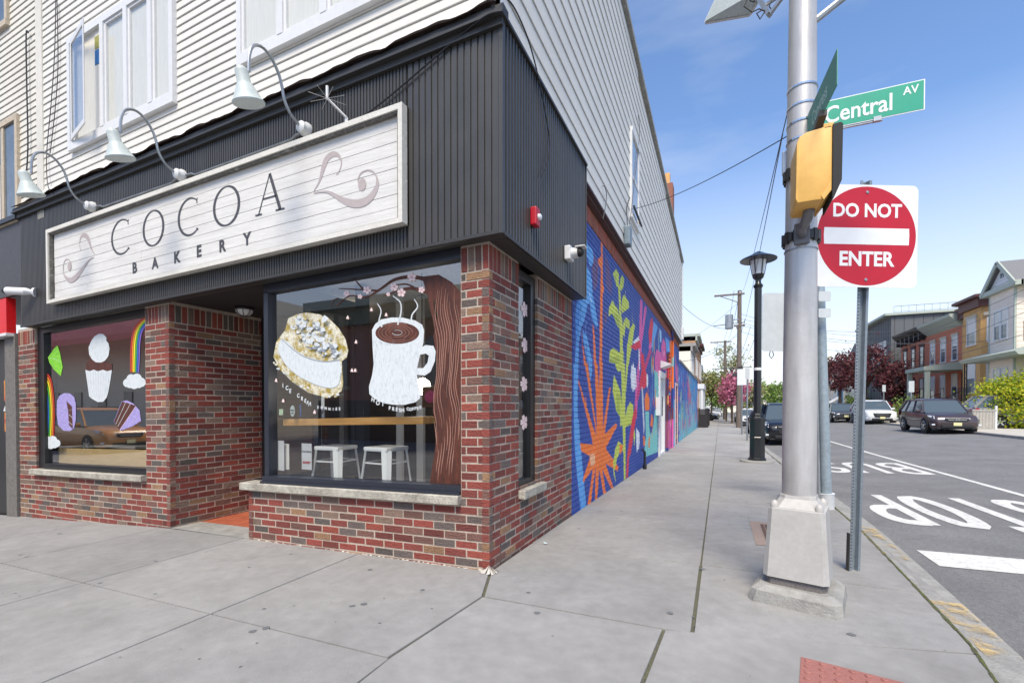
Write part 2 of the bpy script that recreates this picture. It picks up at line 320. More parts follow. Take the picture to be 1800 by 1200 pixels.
# ================================================================== GROUND
def grid_sheet(name, xs, ys, zf, m, kind='structure', parent=None):
    mb = MB(); nx, ny = len(xs), len(ys)
    mb.add([(x, y, zf(x, y)) for y in ys for x in xs], [(j*nx+i, j*nx+i+1, (j+1)*nx+i+1, (j+1)*nx+i) for j in range(ny-1) for i in range(nx-1)])
    return mb.build(name, m, parent, kind=kind)
xs = [-400, -120, -60, -30, -20, -14, -12, -10, -8, -6, -4, -2, 0, 1.5, 3, 4, 5, 6.05, 7, 8, 9, 10, 11, 12, 14, 18, 25, 40, 80, 400]
ys = [-400, -100, -40, -20, -12, -8, -6, -4.2, -2, 0, 2, 3.9, 4.1, 6, 9, 12, 15, 20, 26, 32, 38, 45, 60, 90, 140, 250, 900]
road = grid_sheet('road', xs, ys, zr, mt['asphalt'])
def kerbx(y):                                # outer kerb line of the corner
    if y > 4: return 3.21
    if y > -.0: return 3.03+.18*math.sin(min(1, y/4)*math.pi/2)
    return 3.03
KO = [(3.21, 82), (3.21, 6.0), (3.2, 4.2), (3.18, 2.8), (3.1, 1.3), (3.03, .06), (2.92, -.7), (2.66, -1.6), (2.2, -2.45), (1.5, -3.2), (.6, -3.8), (-.6, -4.12), (-2, -4.2), (-30, -4.2)]
def densify(pl, step):
    o = [pl[0]]
    for a, b in zip(pl, pl[1:]):
        n = max(1, int(math.dist(a, b)/step)); o += [(a[0]+(b[0]-a[0])*k/n, a[1]+(b[1]-a[1])*k/n) for k in range(1, n+1)]
    return o
def offset(pl, d):
    o = []
    for i, p in enumerate(pl):
        a = pl[max(i-1, 0)]; b = pl[min(i+1, len(pl)-1)]; dx, dy = b[0]-a[0], b[1]-a[1]; l = math.hypot(dx, dy); o.append((p[0]+dy/l*d, p[1]-dx/l*d))
    return o
KD = densify(KO, 1.5); KI = offset(KD, .19)
kerb = thing('kerb', '', ''); del kerb['label']; del kerb['category']; kerb['kind'] = 'structure'
for i in range(len(KD)-1):
    mb = MB(); a, b, c, d = KD[i], KD[i+1], KI[i+1], KI[i]
    g = .004/max(.1, math.dist(a, b)); a2 = (a[0]+(b[0]-a[0])*g, a[1]+(b[1]-a[1])*g); b2 = (b[0]-(b[0]-a[0])*g, b[1]-(b[1]-a[1])*g)
    P = [a2, b2, c, d]; up_ = [(x, y, zs(x, y)+.003-(.012 if k < 2 else 0)) for k, (x, y) in enumerate(P)]; dn = [(x+(.02 if k < 2 else 0), y, zs(x, y)-.3) for k, (x, y) in enumerate(P)]
    mb.add(up_+dn, [(0, 1, 2, 3), (0, 4, 5, 1), (2, 6, 7, 3), (1, 5, 6, 2), (3, 7, 4, 0)]); mb.build('kerb_stone', mt['kerb'], kerb)
mb = MB()
rng = random.Random(3)
for i in range(len(KI)-1):
    if KI[i][1] > 20: continue
    a, b = KI[i], KI[i+1]; n = 14
    for k in range(n):
        t0, t1 = k/n, (k+1)/n; p = (a[0]+(b[0]-a[0])*t0, a[1]+(b[1]-a[1])*t0); q = (a[0]+(b[0]-a[0])*t1, a[1]+(b[1]-a[1])*t1)
        w1, w2 = .003+rng.random()*.010, .003+rng.random()*.010
        mb.add([(p[0]-w1, p[1], zs(*p)+.004), (p[0]+w1*.7, p[1], zs(*p)+.0075), (q[0]+w2*.7, q[1], zs(*q)+.0075), (q[0]-w2, q[1], zs(*q)+.004)], [(0, 1, 2, 3)])
mb.build('moss_in_gutter_joint', mt['moss'], kind='stuff')
mb = MB()                                    # worn yellow paint on the kerb top
for (ya, yb_) in ((-.05, .75), (1.7, 3.0)):
    n = int((yb_-ya)/.1)
    for k in range(n):
        y0, y1 = ya+k*.1, ya+k*.1+.1
        def kx(y): return 3.03+.17*min(1, max(0, y)/4)
        mb.add([(kx(y0)-.175, y0, zs(3, y0)+.0055), (kx(y0)-.012, y0, zs(3, y0)+.0055), (kx(y1)-.012, y1, zs(3, y1)+.0055), (kx(y1)-.175, y1, zs(3, y1)+.0055)], [(0, 1, 2, 3)])
mb.build('yellow_kerb_paint', mt['paint_y'], kind='stuff')

sw = thing('sidewalk', '', ''); del sw['label']; del sw['category']; sw['kind'] = 'structure'
def slab(poly, tint, gap=.0065):
    cx = sum(p[0] for p in poly)/len(poly); cy = sum(p[1] for p in poly)/len(poly); P = []
    for x, y in poly:
        l = math.hypot(x-cx, y-cy); P.append((x-(x-cx)/l*gap*1.3, y-(y-cy)/l*gap*1.3))
    n = len(P); mb = MB(); e = .002
    Q = [(x-(x-cx)/math.hypot(x-cx, y-cy)*e, y-(y-cy)/math.hypot(x-cx, y-cy)*e) for x, y in P]
    mb.add([(x, y, zs(x, y)) for x, y in Q]+[(x, y, zs(x, y)-.004) for x, y in P]+[(x, y, zs(x, y)-.11) for x, y in P],
           [tuple(range(n))]+[(i, (i+1) % n, n+(i+1) % n, n+i) for i in range(n)]+[(n+i, n+(i+1) % n, 2*n+(i+1) % n, 2*n+i) for i in range(n)])
    o = mb.build('slab', mt['concrete'], sw); c = .278*tint; o.color = (c*1.015, c, c*.965, 1); return o
rng = random.Random(5)
gx = [.1, -1.3, -2.8, -4.17, -5.6, -7.0, -8.5, -10, -12, -14]; gy = [.02, -1.3, -2.7, -4.0]
for i in range(len(gx)-1):
    for j in range(3):
        p = [(gx[i+1], gy[j+1]), (gx[i], gy[j+1]), (gx[i], gy[j]), (gx[i+1], gy[j])]
        if i == 0 and j == 0: p = [(-1.3, -1.3), (.085, -1.3), (.17, -.43), (0, .02), (-1.3, .02)]
        slab(p, rng.uniform(.94, 1.05))
slab([(.17, -.43), (1.48, -.41), (1.48, .88), (0, .88), (0, .02)], 1.0, .011)
slab([(1.48, -.41), (2.84, -.03), (2.90, .88), (1.48, .88)], 1.04, .011)
slab([(.085, -1.3), (.1, -1.75), (1.25, -1.75), (1.33, -.41), (.17, -.43)], 1.05, .011)
slab([(.1, -1.75), (.1, -3.98), (.5, -3.62), (1.25, -3.1), (1.25, -1.75)], .98, .011)
slab([(1.33, -.41), (1.25, -1.75), (1.25, -3.1), (2.03, -2.3), (2.5, -1.5), (2.74, -.66), (2.84, -.03)], 1.02, .011)
yb = [.88, 2.4]+[3.95+1.55*k for k in range(50)]
for i in range(len(yb)-1):
    y0, y1 = yb[i], yb[i+1]
    if y1 > 80: break
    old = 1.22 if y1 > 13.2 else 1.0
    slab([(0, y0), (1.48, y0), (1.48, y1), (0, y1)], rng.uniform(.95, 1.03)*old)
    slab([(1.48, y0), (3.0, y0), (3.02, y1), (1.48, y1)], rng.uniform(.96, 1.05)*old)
mb = MB(); mb.add([(x, y, zs(x, y)-.012) for x, y in ((-14, -4.05), (.5, -3.95), (2.0, -2.4), (2.8, -.5), (3.03, 3), (3.05, 81), (-.3, 81), (-.3, .5), (-4, .5), (-14, .5))], [tuple(range(10))])
bed = MB()
for (xa, xb, ya, yb_) in ((-14, -10, -4.05, .6), (-10, -4, -4.05, .6), (-4, 0, -4.05, 1.8), (0, 2.6, -1.9, 0), (0, 3.02, 0, 15), (0, 3.02, 15, 45), (0, 3.02, 45, 81), (0, 1.2, -3.2, -1.9)):
    bed.add([(x, y, zs(x, y)-.011) for x, y in ((xa, ya), (xb, ya), (xb, yb_), (xa, yb_))], [(0, 1, 2, 3)])
bed.build('joint_bed', mnew('joint_dirt', S('56534b'), .95, var=.3, scale=30, col2=S('5e6046')), sw)
# gum spots and small specks
mb = MB(); rng = random.Random(12)
for k in range(170):
    x, y = rng.choice([(rng.uniform(-6, 0), rng.uniform(-2.6, -.1)), (rng.uniform(.2, 2.7), rng.uniform(-.8, 6))]); r_ = rng.choice([rng.uniform(.003, .009), rng.uniform(.003, .009), rng.uniform(.01, .024)])
    mb.add([(x+r_*math.cos(a)*rng.uniform(.7, 1.2), y+r_*math.sin(a)*rng.uniform(.7, 1.2), zs(x, y)+.0015+r_*0) for a in [i*math.pi/4 for i in range(8)]], [tuple(range(8))])
mb.build('gum_spots', mnew('gum', S('66686a'), .9), kind='stuff')
# utility cover in the sidewalk
t = MB(); x0, x1, y0, y1 = 1.93, 2.38, 1.72, 2.78
t.add([(x, y, zs(x, y)+.004) for x, y in ((x0, y0), (x1, y0), (x1, y1), (x0, y1))], [(0, 1, 2, 3)])
uc = thing('utility_cover', 'rusty utility cover with patterned plate, in the sidewalk left of the silver pole base', 'utility cover', (2.15, 2.25, zs(2.15, 2.25)))
t.build('cover_frame', mnew('rust_concrete', S('97857a'), .9, var=.2, scale=20), uc)
t = MB(); x0, x1, y0, y1 = 2.03, 2.32, 1.84, 2.66
for a in range(7):
    for b in range(18):
        t.box(x0+a*.041, x0+a*.041+.03, y0+b*.045, y0+b*.045+.033, zs(2.1, 2.2)-.01, zs(2.1, 1.84+b*.045)+.011)
t.build('cover_plate', mnew('rust', S('6f5a50'), .8, metal=.3, var=.3, scale=30), uc)
# tactile pad
tp = thing('tactile_pad', 'red tactile paving pad with raised domes at the bottom corner of the sidewalk', 'tactile paving', (2.3, -.8, 0))
a_ = R(-9); ux = Vector((math.cos(a_), math.sin(a_), 0)); uy = Vector((-math.sin(a_), math.cos(a_), 0)); o0 = Vector((1.995, -.445, 0))
mb = MB(); mb.cbox(o0+ux*.3-uy*.45+Vector((0, 0, .001)), .6, .9, .008, (ux, uy, Vector((0, 0, 1)))); mb.build('pad', mt['redpad'], tp)
mb = MB()
for i in range(10):
    for j in range(15): mb.lathe([(.015, 0), (.014, .005), (.009, .0075)], o0+ux*(.03+i*.06)-uy*(.03+j*.06)+Vector((0, 0, .005)), 8)
mb.build('dome', mt['redpad'], tp, kind='stuff')
# far side sidewalk and yards
mb = MB()
for k in range(60):
    y0 = -6+k*2.5; g = .012
    for x0, x1 in ((12.5, 14.2), (14.2, 15.9)):
        mb.add([(x, y, .1+.0*y) for x, y in ((x0+g, y0+g), (x1-g, y0+g), (x1-g, y0+2.5-g), (x0+g, y0+2.5-g))]+[(x, y, -.2) for x, y in ((x0+g, y0+g), (x1-g, y0+g), (x1-g, y0+2.5-g), (x0+g, y0+2.5-g))], [(0, 1, 2, 3), (0, 1, 5, 4), (0, 3, 7, 4)])
far = mb.build('far_sidewalk', mnew('concrete_far', S('bdb8ae'), .9, var=.08, scale=1.5, dirt=.3), kind='structure')
MB().box(12.3, 12.49, -6, 144, -.2, .098).build('far_kerb', mt['kerb'], kind='structure')
MB().box(15.92, 60, -6, 160, -.3, .12).build('yard_ground', mnew('yard', S('8a8878'), .95, var=.2, scale=1, col2=S('6f7a52')), kind='structure')
MB().box(-30, -.02, 36.3, 160, -1.2, -.42).build('yard_ground', mt['yard'], kind='structure')

# road paint
mb = MB()
def rp(x, y, e=.005): return (x, y, zr(x, y)+e)
for k in range(60):
    y0, y1 = 2.75+k*1.5, 4.25+k*1.5; mb.add([rp(6.0, y0), rp(6.11, y0), rp(6.11, y1), rp(6.0, y1)], [(0, 1, 2, 3)])
mb.build('lane_line', mt['paint_w'], road)
mb = MB()
for k in range(8):
    x0, x1 = 3.4+k*.78, 3.4+(k+1)*.78; mb.add([rp(x0, 2.12), rp(x1, 2.12), rp(x1, 2.65), rp(x0, 2.65)], [(0, 1, 2, 3)])
mb.build('stop_line', mt['paint_w'], road)
def stroke_letters(spec, x0, y0, w_, h_, sw_=.11):      # letters drawn for traffic driving towards -Y
    for k, strokes in enumerate(spec):
        mb = MB()
        for path, closed in strokes:
            # letter coordinates: u to the driver's right (0..1), v up (0..1) -> world x falls with u, y falls with v
            pts = [(x0-k*w_*1.28-u*w_, y0-v*h_) for u, v in path]
            n = len(pts); Lp, Rp = [], []
            for i in range(n):
                if closed: a, b = pts[i-1], pts[(i+1) % n]
                else: a, b = pts[max(i-1, 0)], pts[min(i+1, n-1)]
                dx, dy = b[0]-a[0], b[1]-a[1]; l = math.hypot(dx, dy); nx_, ny_ = -dy/l, dx/l
                wd = sw_/2*(1+1.1*abs(ny_)); Lp.append((pts[i][0]+nx_*wd, pts[i][1]+ny_*wd)); Rp.append((pts[i][0]-nx_*wd, pts[i][1]-ny_*wd))
            vs = [rp(*p) for p in Lp]+[rp(*p) for p in Rp]; m_ = n if closed else n-1
            mb.add(vs, [(i, (i+1) % n, n+(i+1) % n, n+i) for i in range(m_)])
        mb.build('road_letter', mt['paint_w'], road)
def arc(cx, cy, rx, ry, a0, a1, n=14): return [(cx+rx*math.cos(R(a0+(a1-a0)*i/n)), cy+ry*math.sin(R(a0+(a1-a0)*i/n))) for i in range(n+1)]
gO = [(arc(.5, .5, .40, .46, 0, 342, 18), True)]
gT = [([(.5, 0), (.5, .95)], False), ([(.0, .96), (1, .96)], False)]
gP = [([(.12, 0), (.12, 1)], False), ([(.16, .955)]+arc(.45, .72, .42, .235, 90, -90)+[(.16, .485)], False)]
gS = [(arc(.5, .73, .38, .24, 20, 200)+arc(.5, .27, .38, .24, 70, -160), False)]
gB = [([(.12, 0), (.12, 1)], False), ([(.16, .955)]+arc(.45, .74, .36, .215, 90, -90)+[(.16, .52)], False), ([(.16, .5)]+arc(.45, .27, .42, .235, 90, -90)+[(.16, .035)], False)]
gU = [([(.1, 1), (.1, .3)]+arc(.5, .28, .4, .24, 180, 360)+[(.9, .3), (.9, 1)], False)]
stroke_letters([gS, gT, gO, gP], 5.78, 6.3, .455, 2.3, .145)
stroke_letters([gB, gU, gS], 5.85, 12.0, .56, 2.4, .14)
for k in range(2):
    mb = MB(); mb.add([rp(4.2+k*.9, 19), rp(4.75+k*.9, 18.6), rp(4.8+k*.9, 20.6), rp(4.3+k*.9, 21)], [(0, 1, 2, 3)]); mb.build('road_marking', mt['paint_w'], road)

# ================================================================== BAKERY BUILDING
bld = thing('corner_building', 'corner building with brick shopfront, dark corrugated fascia, white siding and a mural on its side', 'building', (0, 0, 0))
BRC = [(S('94493f'), 6), (S('87453d'), 5), (S('9a4d3f'), 2.5), (S('7d5a50'), 4), (S('8b7466'), 3.5), (S('70645f'), 2.4), (S('615954'), 1.4), (S('a07c5e'), 1.4), (S('783f38'), 2)]
def brick_color(rg):
    c = rg.choices([q[0] for q in BRC], [q[1] for q in BRC])[0]; j = rg.uniform(.82, 1.15); return tuple(x*j*.77 for x in c)
bricks = []                                  # (kind, u, z, length, axis, fixed, nrm)
CL, CH, JT = .2032, .0677, .0092
def wall(axis, fixed, nrm, u0, u1, z0, z1, holes=(), cu0=False, cu1=False, soldier=True, zt=2.52):
    """axis 'x': wall runs along x at y=fixed; axis 'y': along y at x=fixed.  nrm = outward sign.  cu0/cu1: that end wraps a corner"""
    top = zt if z1 >= zt-.01 else z1
    rows = []; z = zt-.2032-CH if soldier and z1 >= zt-.01 else None
    zz = zt-.2032 if (soldier and z1 >= zt-.01) else z1
    r = int(round((zt-.2032-zz)/CH)); z = zt-.2032-(r+1)*CH
    while z > z0-.02:
        segs = [(u0, u1)]
        for h in holes:
            if z+CH/2 > h[2] and z+CH/2 < h[3]:
                ns = []
                for a, b in segs:
                    if h[0] > a: ns.append((a, min(b, h[0])))
                    if h[1] < b: ns.append((max(a, h[1]), b))
                segs = [q for q in ns if q[1]-q[0] > .02]
        for a, b in segs:
            k0 = math.floor((a-r % 2*CL/2)/CL); u = k0*CL+(r % 2)*CL/2
            while u < b:
                s_, e_ = max(a, u), min(b, u+CL)
                if e_-s_ > .03:
                    s2 = s_+(JT/2 if s_ > a+1e-4 or not cu0 else -.003); e2 = e_-(JT/2 if e_ < b-1e-4 or not cu1 else -.003)
                    bricks.append(('h', (s2+e2)/2, z+CH/2, e2-s2, axis, fixed, nrm))
                u += CL
        z -= CH; r += 1
    if soldier and z1 >= zt-.01:
        segs = [(u0, u1)]
        for h in holes:
            if h[3] > zt-.15:
                ns = []
                for a, b in segs:
                    if h[0] > a: ns.append((a, min(b, h[0])))
                    if h[1] < b: ns.append((max(a, h[1]), b))
                segs = ns
        for a, b in segs:
            n = max(1, round((b-a)/CH)); st = (b-a)/n
            for k in range(n): bricks.append(('v', a+st*(k+.5), zt-.1016, st-JT, axis, fixed, nrm))
HL = (-7.07, -4.47, .58, 2.6)                # left window opening
wall('x', 0.0, -1, -7.55, -4.02, -.25, 2.52, [HL], cu1=True)
wall('y', -4.02, 1, 0.0, 1.25, -.2, 2.52, [], cu0=True)
wall('x', 0.0, -1, -2.72, 0.0, -.12, .50, [], cu1=True, soldier=False)
wall('x', 0.0, -1, -.25, 0.0, .50, 2.52, [], cu1=True)
wall('y', -2.72, -1, 0.0, 1.25, -.12, .50, [], cu0=True, soldier=False)
wall('y', 0.0, 1, 0.0, 2.18, -.15, 2.52, [(.575, 1.04, .53, 2.6)], cu0=True)
mb = MB(shear)                               # mortar backing, 6 mm behind the brick faces
g = .0028
mb.box(-7.55, -4.02-g, g, .2, -.5, .58); mb.box(-7.55, -7.07, g, .2, .58, 2.55); mb.box(-4.47, -4.02-g, g, .2, .58, 2.55)
mb.box(-4.2, -4.02-g, .2, 1.25, -.5, 2.55); mb.box(-2.72+g, -.0-g, g, .2, -.4, .50); mb.box(-.25, 0-g, g, .22, .50, 2.55); mb.box(-2.72+g, -2.5, .2, 1.25, -.4, .50)
mb.build('mortar_front', mt['mortar'], bld)
mb = MB(); mb.box(-.22, -g, .22, .575, -.5, 2.55); mb.box(-.22, -g, .575, 1.04, -.5, .53); mb.box(-.22, -g, 1.04, 2.18, -.5, 2.55)
mb.build('mortar_side', mt['mortar'], bld)
def brick_proj(b):
    k, u, z, ln, ax, fx, nr = b; p = np.array([u, fx, z+K*min(u, 0)] if ax == 'x' else [fx, u, z]); v = p-CAM; d = v@FW
    n = np.array([0, nr, 0]) if ax == 'x' else np.array([nr, 0, 0.]); vis = -(n@v)
    if vis <= 0: return 1e9
    px = 900+FPX*(v@RT)/d
    if d < .2 or px < -30: return 1e9
    if ax == 'y' and fx < -4: d *= 1.25
    return d*np.linalg.norm(v)/vis*(.2/ln)**.3
bricks.sort(key=brick_proj)
def brick_mesh(tex):
    hx, hz, hy, e = .0965, .0285, .03, .0035
    mb = MB(); v = []
    for (sx, sz) in ((-1, -1), (1, -1), (1, 1), (-1, 1)): v.append((sx*hx, hy, sz*hz))
    for (sx, sz) in ((-1, -1), (1, -1), (1, 1), (-1, 1)): v.append((sx*hx, -hy+e, sz*hz))
    for (sx, sz) in ((-1, -1), (1, -1), (1, 1), (-1, 1)): v.append((sx*(hx-e), -hy, sz*(hz-e)))
    f = [(8, 9, 10, 11)]+[(4+i, 4+(i+1) % 4, 8+(i+1) % 4, 8+i) for i in range(4)]+[(i, (i+1) % 4, 4+(i+1) % 4, 4+i) for i in range(4)]
    mb.add(v, f); return mb
bm0 = brick_mesh(0); tmp = bm0.build('brick', mt['brick'], None); BME = tmp.data; bpy.data.objects.remove(tmp)
rg = random.Random(21); TILT = math.atan(K); joined = MB(); nb = 0
for b in bricks:
    k, u, z, ln, ax, fx, nr = b; proud = rg.uniform(-.0025, .003); col = brick_color(rg)
    sx = ln/.194 if k == 'h' else ln/.0586
    off = .03-proud                          # brick centre sits 3 cm behind its face
    if ax == 'x':
        loc = Vector((u, fx-nr*off, z+K*min(u, 0))); rot = Matrix.Identity(3) if nr < 0 else Matrix.Rotation(math.pi, 3, 'Z'); rot = Matrix.Rotation(-TILT, 3, 'Y')@rot
    else: loc = Vector((fx-nr*off, u, z)) ; rot = Matrix.Rotation(math.pi/2 if nr > 0 else -math.pi/2, 3, 'Z'); loc.z += K*min(fx, 0)
    if k == 'v': rot = rot@Matrix.Rotation(math.pi/2, 3, 'Y')@Matrix.Diagonal((.19/.194, 1, sx))
    else: rot = rot@Matrix.Diagonal((sx, 1, 1))
    if nb < 300 and brick_proj(b) < 1e8:
        o = bpy.data.objects.new('brick', BME); COL.objects.link(o); o.parent = bld; o.color = (*col, 1)
        l_, q_, s_ = (Matrix.Translation(loc)@rot.to_4x4()).decompose(); o.location = l_; o.rotation_mode = 'QUATERNION'; o.rotation_quaternion = q_; o.scale = s_; nb += 1
    else:
        joined.tint = col; joined.add([rot@Vector(v)+loc for v in bm0.v], bm0.f)
joined.build('brickwork', mt['brickj'], bld, kind='stuff')
mb = MB(); rg = random.Random(4)             # pale mortar slobbered along the foot of the wall
for k in range(120):
    if rg.random() < .45: continue
    x = -2.72+2.74*k/120; d = rg.uniform(.002, .014); h = rg.uniform(.0, .010)
    mb.add([(x, .005, zs(x, 0)+h), (x, -d, zs(x, 0)+.002), (x+.026, -rg.uniform(.002, .012), zs(x, 0)+.002), (x+.026, .005, zs(x, 0)+h*rg.uniform(.5, 1.5))], [(0, 1, 2, 3)])
for k in range(26):
    a = rg.uniform(-2.6, .6); r_ = rg.uniform(.02, .09); mb.add([(0, 0, .05*rg.random()), (r_*math.cos(a), r_*math.sin(a), .003), (r_*math.cos(a+.35)*.8, r_*math.sin(a+.35)*.8, .003)], [(0, 1, 2)])
mb.build('mortar_smear', mnew('smear', S('bdb8ae'), .95, var=.25), bld, kind='stuff')
# sills
def sill(x0, x1, z, y0, y1):
    mb = MB(shear); n = 14; rg = random.Random(int(x0*100)); v = []
    for i in range(n+1):
        x = x0+(x1-x0)*i/n; e = rg.uniform(-.003, .003); v += [(x, y1, z-.07), (x, y0+e, z-.07+rg.uniform(-.002, .004)), (x, y0+e, z-.008), (x, y0+.01, z+e*.3), (x, y1, z)]
    f = []
    for i in range(n):
        for k in range(5): f.append((i*5+k, i*5+(k+1) % 5, (i+1)*5+(k+1) % 5, (i+1)*5+k))
    f += [tuple(range(5)), tuple(n*5+k for k in range(4, -1, -1))]
    return mb.add(v, f).build('sill', mt['stone'], bld)
sill(-7.12, -4.46, .582, -.06, .12); sill(-2.78, -.245, .577, -.06, .12)
mb = MB(); mb.box(-.12, .065, .565, 1.13, .455, .53); mb.build('sill', mt['stone'], bld, bevel=.006)
# shop windows -------------------------------------------------------
def glass_pane(v4, name='glass_pane', parent=None, m='glass'):
    return MB().add(v4, [(0, 1, 2, 3)]).build(name, mt[m], parent or bld)
mb = MB(shear)
mb.box(-7.07, -6.90, .03, .13, .58, 2.53); mb.box(-6.90, -4.47, .03, .13, .58, .655); mb.box(-6.90, -4.47, .03, .13, 2.45, 2.53); mb.box(-6.90, -6.80, .09, .13, .655, 2.45); mb.box(-6.83, -4.47, .0, .028, .58, .625)
wl = mb.build('shop_window_frame', mt['black'], bld)
glass_pane([shear(p) for p in ((-6.90, .07, .655), (-4.47, .07, .655), (-4.47, .07, 2.45), (-6.90, .07, 2.45))], parent=wl, m='glass2')
mb = MB(shear)
mb.box(-2.51, -2.45, .02, .12, .577, 2.46); mb.box(-2.51, -.25, -.01, .12, .577, .645); mb.box(-2.51, -.25, .02, .12, 2.45, 2.53); mb.box(-2.51, -.25, -.035, .02, .577, .60)
wr = mb.build('shop_window_frame', mt['navy'], bld)
glass_pane([shear(p) for p in ((-2.45, .07, .645), (-.25, .07, .645), (-.25, .07, 2.45), (-2.45, .07, 2.45))], parent=wr)
mb = MB(shear); mb.box(-2.51, -2.46, .12, 1.25, .5, .62); mb.box(-2.51, -2.46, .12, 1.25, 2.40, 2.53); mb.box(-2.51, -2.44, 1.19, 1.25, .62, 2.4); mb.box(-2.51, -2.46, .64, .69, .62, 2.4); wside = mb.build('shop_window_frame', mt['navy'], bld)
glass_pane([shear(p) for p in ((-2.485, .12, .62), (-2.485, 1.19, .62), (-2.485, 1.19, 2.4), (-2.485, .12, 2.4))], parent=wside)
mb = MB(); mb.box(-.10, -.03, .575, .60, .53, 2.5); mb.box(-.12, -.03, .93, 1.04, .53, 2.5); mb.box(-.10, -.03, .60, .93, .53, .60); mb.box(-.10, -.03, .60, .93, 2.42, 2.5)
ws = mb.build('shop_window_frame', mt['black'], bld)
glass_pane([(-.07, .60, .60), (-.07, .93, .60), (-.07, .93, 2.42), (-.07, .60, 2.42)], parent=ws)
# entrance recess
mb = MB(shear); mb.box(-4.02, -2.45, .0, 1.3, 2.55, 2.6); mb.box(-7.1, -4.02, -.11, .02, 2.535, 2.56); mb.box(-4.02, -2.45, -.11, 0, 2.55, 2.58); mb.box(-2.45, .16, -.11, .06, 2.535, 2.56); mb.build('soffit', mt['soffit'], bld)
MB().box(0.0, .165, .0, 2.15, 2.535, 2.56).build('soffit', mt['soffit'], bld)
mb = MB(shear); mb.box(-4.02, -3.93, 1.15, 1.22, -.05, 2.55); mb.box(-2.72, -2.52, 1.15, 1.22, -.05, 2.55); mb.box(-3.93, -2.72, 1.15, 1.22, 2.15, 2.22); mb.build('entrance_frame', mt['black'], bld)
dr = MB(shear); dr.box(-3.92, -3.82, 1.16, 1.20, -.03, 2.14); dr.box(-2.83, -2.73, 1.16, 1.20, -.03, 2.14); dr.box(-3.82, -2.83, 1.16, 1.20, -.03, .22); dr.box(-3.82, -2.83, 1.16, 1.20, 2.02, 2.14)
drr = dr.build('entrance_door', mt['black'], bld); glass_pane([shear(p) for p in ((-3.82, 1.18, .22), (-2.83, 1.18, .22), (-2.83, 1.18, 2.02), (-3.82, 1.18, 2.02))], parent=drr)
MB(shear).tube([(-2.9, 1.14, .85), (-2.9, 1.1, .88), (-2.9, 1.1, 1.25), (-2.9, 1.14, 1.28)], .012).build('handle', mt['alu'], drr)
glass_pane([shear(p) for p in ((-3.93, 1.18, 2.22), (-2.72, 1.18, 2.22), (-2.72, 1.18, 2.55), (-3.93, 1.18, 2.55))])
# entrance floor tiles
mb = MB(shear); mb.box(-4.02, -2.7, .33, 1.2, -.3, -.012); mb.build('entrance_floor_bed', mt['mortar'], bld)
ix = 0
for i in range(9):
    for j in range(5):
        x = -4.01+i*.146; y = .335+j*.172
        o = MB(shear).box(x+.003, min(-2.7, x+.143), y+.003, y+.169, -.012, .0).build('tile', mt['tile'], bld); ix += 1
MB().add([(-4.05, 0, zs(-4, 0)+.002), (-2.71, 0, zs(-2.7, 0)+.002), (-2.71, .33, -.066), (-4.02, .33, -.098), (-4.02, .0, zs(-4, 0)+.003)], [(0, 1, 2, 3, 4)]).build('entrance_ramp', mt['kerb'], bld)
# lit bulkhead lamp
bl = thing('bulkhead_lamp', 'caged white bulkhead lamp on the dark ceiling of the shop entrance', 'lamp', (-3.59, .6, 2.46))
c = Vector((-3.62, .62, 2.46))
MB().lathe([(.11, 0), (.115, -.02), (.10, -.035)], c, 18).build('lamp_base', mt['black'], bl)
MB().lathe([(.095, -.03), (.09, -.06), (.06, -.09), (.02, -.1)], c, 16).build('lamp_glass', mt['frost'], bl, smooth=True)
mb = MB()
for k in range(4):
    a = k*math.pi/4; mb.tube([c+Vector((math.cos(a)*.1*math.cos(t), math.sin(a)*.1*math.cos(t), -.035-.075*math.sin(t))) for t in [i*math.pi/8 for i in range(9)]], .004, 5)
mb.build('lamp_cage', mt['black'], bl)
# corrugated fascia ---------------------------------------------------
def corr(a0, a1, z0, z1a, z1b, f, tf=None, P=.0335, gr=.0115, dd=.012):
    mb = MB(tf); n = int((a1-a0)/P); pts = []
    for i in range(n+1):
        u = a0+i*P
        for du, w_ in ((0, 0), (P-gr-.002, 0), (P-gr, -dd), (P-.002, -dd)): pts.append((u+du, w_))
    pts = [p for p in pts if p[0] <= a1]; m_ = len(pts)
    def zt(u): return z1a+(z1b-z1a)*(u-a0)/(a1-a0)
    mb.add([f(u, w_, z0) for u, w_ in pts]+[f(u, w_, zt(u)) for u, w_ in pts], [(i, i+1, m_+i+1, m_+i) for i in range(m_-1)]); return mb
FY, FX = -.12, .17
mb = corr(-.66, FX-.02, 2.55, 4.06, 4.06, lambda u, w_, z: (u, FY-w_, z), shear, .058, .014); mb.build('corrugated_fascia', mt['metal_dk'], bld, kind='stuff')
mb = corr(-7.1, -.65, 2.55, 4.06, 4.06, lambda u, w_, z: (u, FY-w_*-1, z) if False else (u, FY-w_, z), shear); mb.build('corrugated_fascia', mt['metal_dk'], bld, kind='stuff')
mb = corr(FY+.02, 2.16, 2.55, 4.06, 4.10, lambda u, w_, z: (FX+w_, u, z), None, .056, .024, .022); mb.build('corrugated_fascia', mt['metal_dk'], bld, kind='stuff')
mb = MB(shear); mb.box(-7.1, FX-.016, FY+.0125, .0, 2.53, 4.08); mb.build('fascia_box', mt['metal_dk2'], bld)
mb = MB(); mb.box(0.0, FX-.023, .0, 2.17, 2.53, 4.1); mb.build('fascia_box', mt['metal_dk2'], bld)
mb = MB(); mb.box(FX-.03, FX+.004, FY-.004, FY+.03, 2.53, 4.09); mb.build('corner_trim', mt['metal_dk'], bld)
mb = MB(shear); mb.box(-7.12, FX-.03, FY-.006, FY+.01, 2.525, 2.55); mb.build('bottom_trim', mt['metal_dk2'], bld)
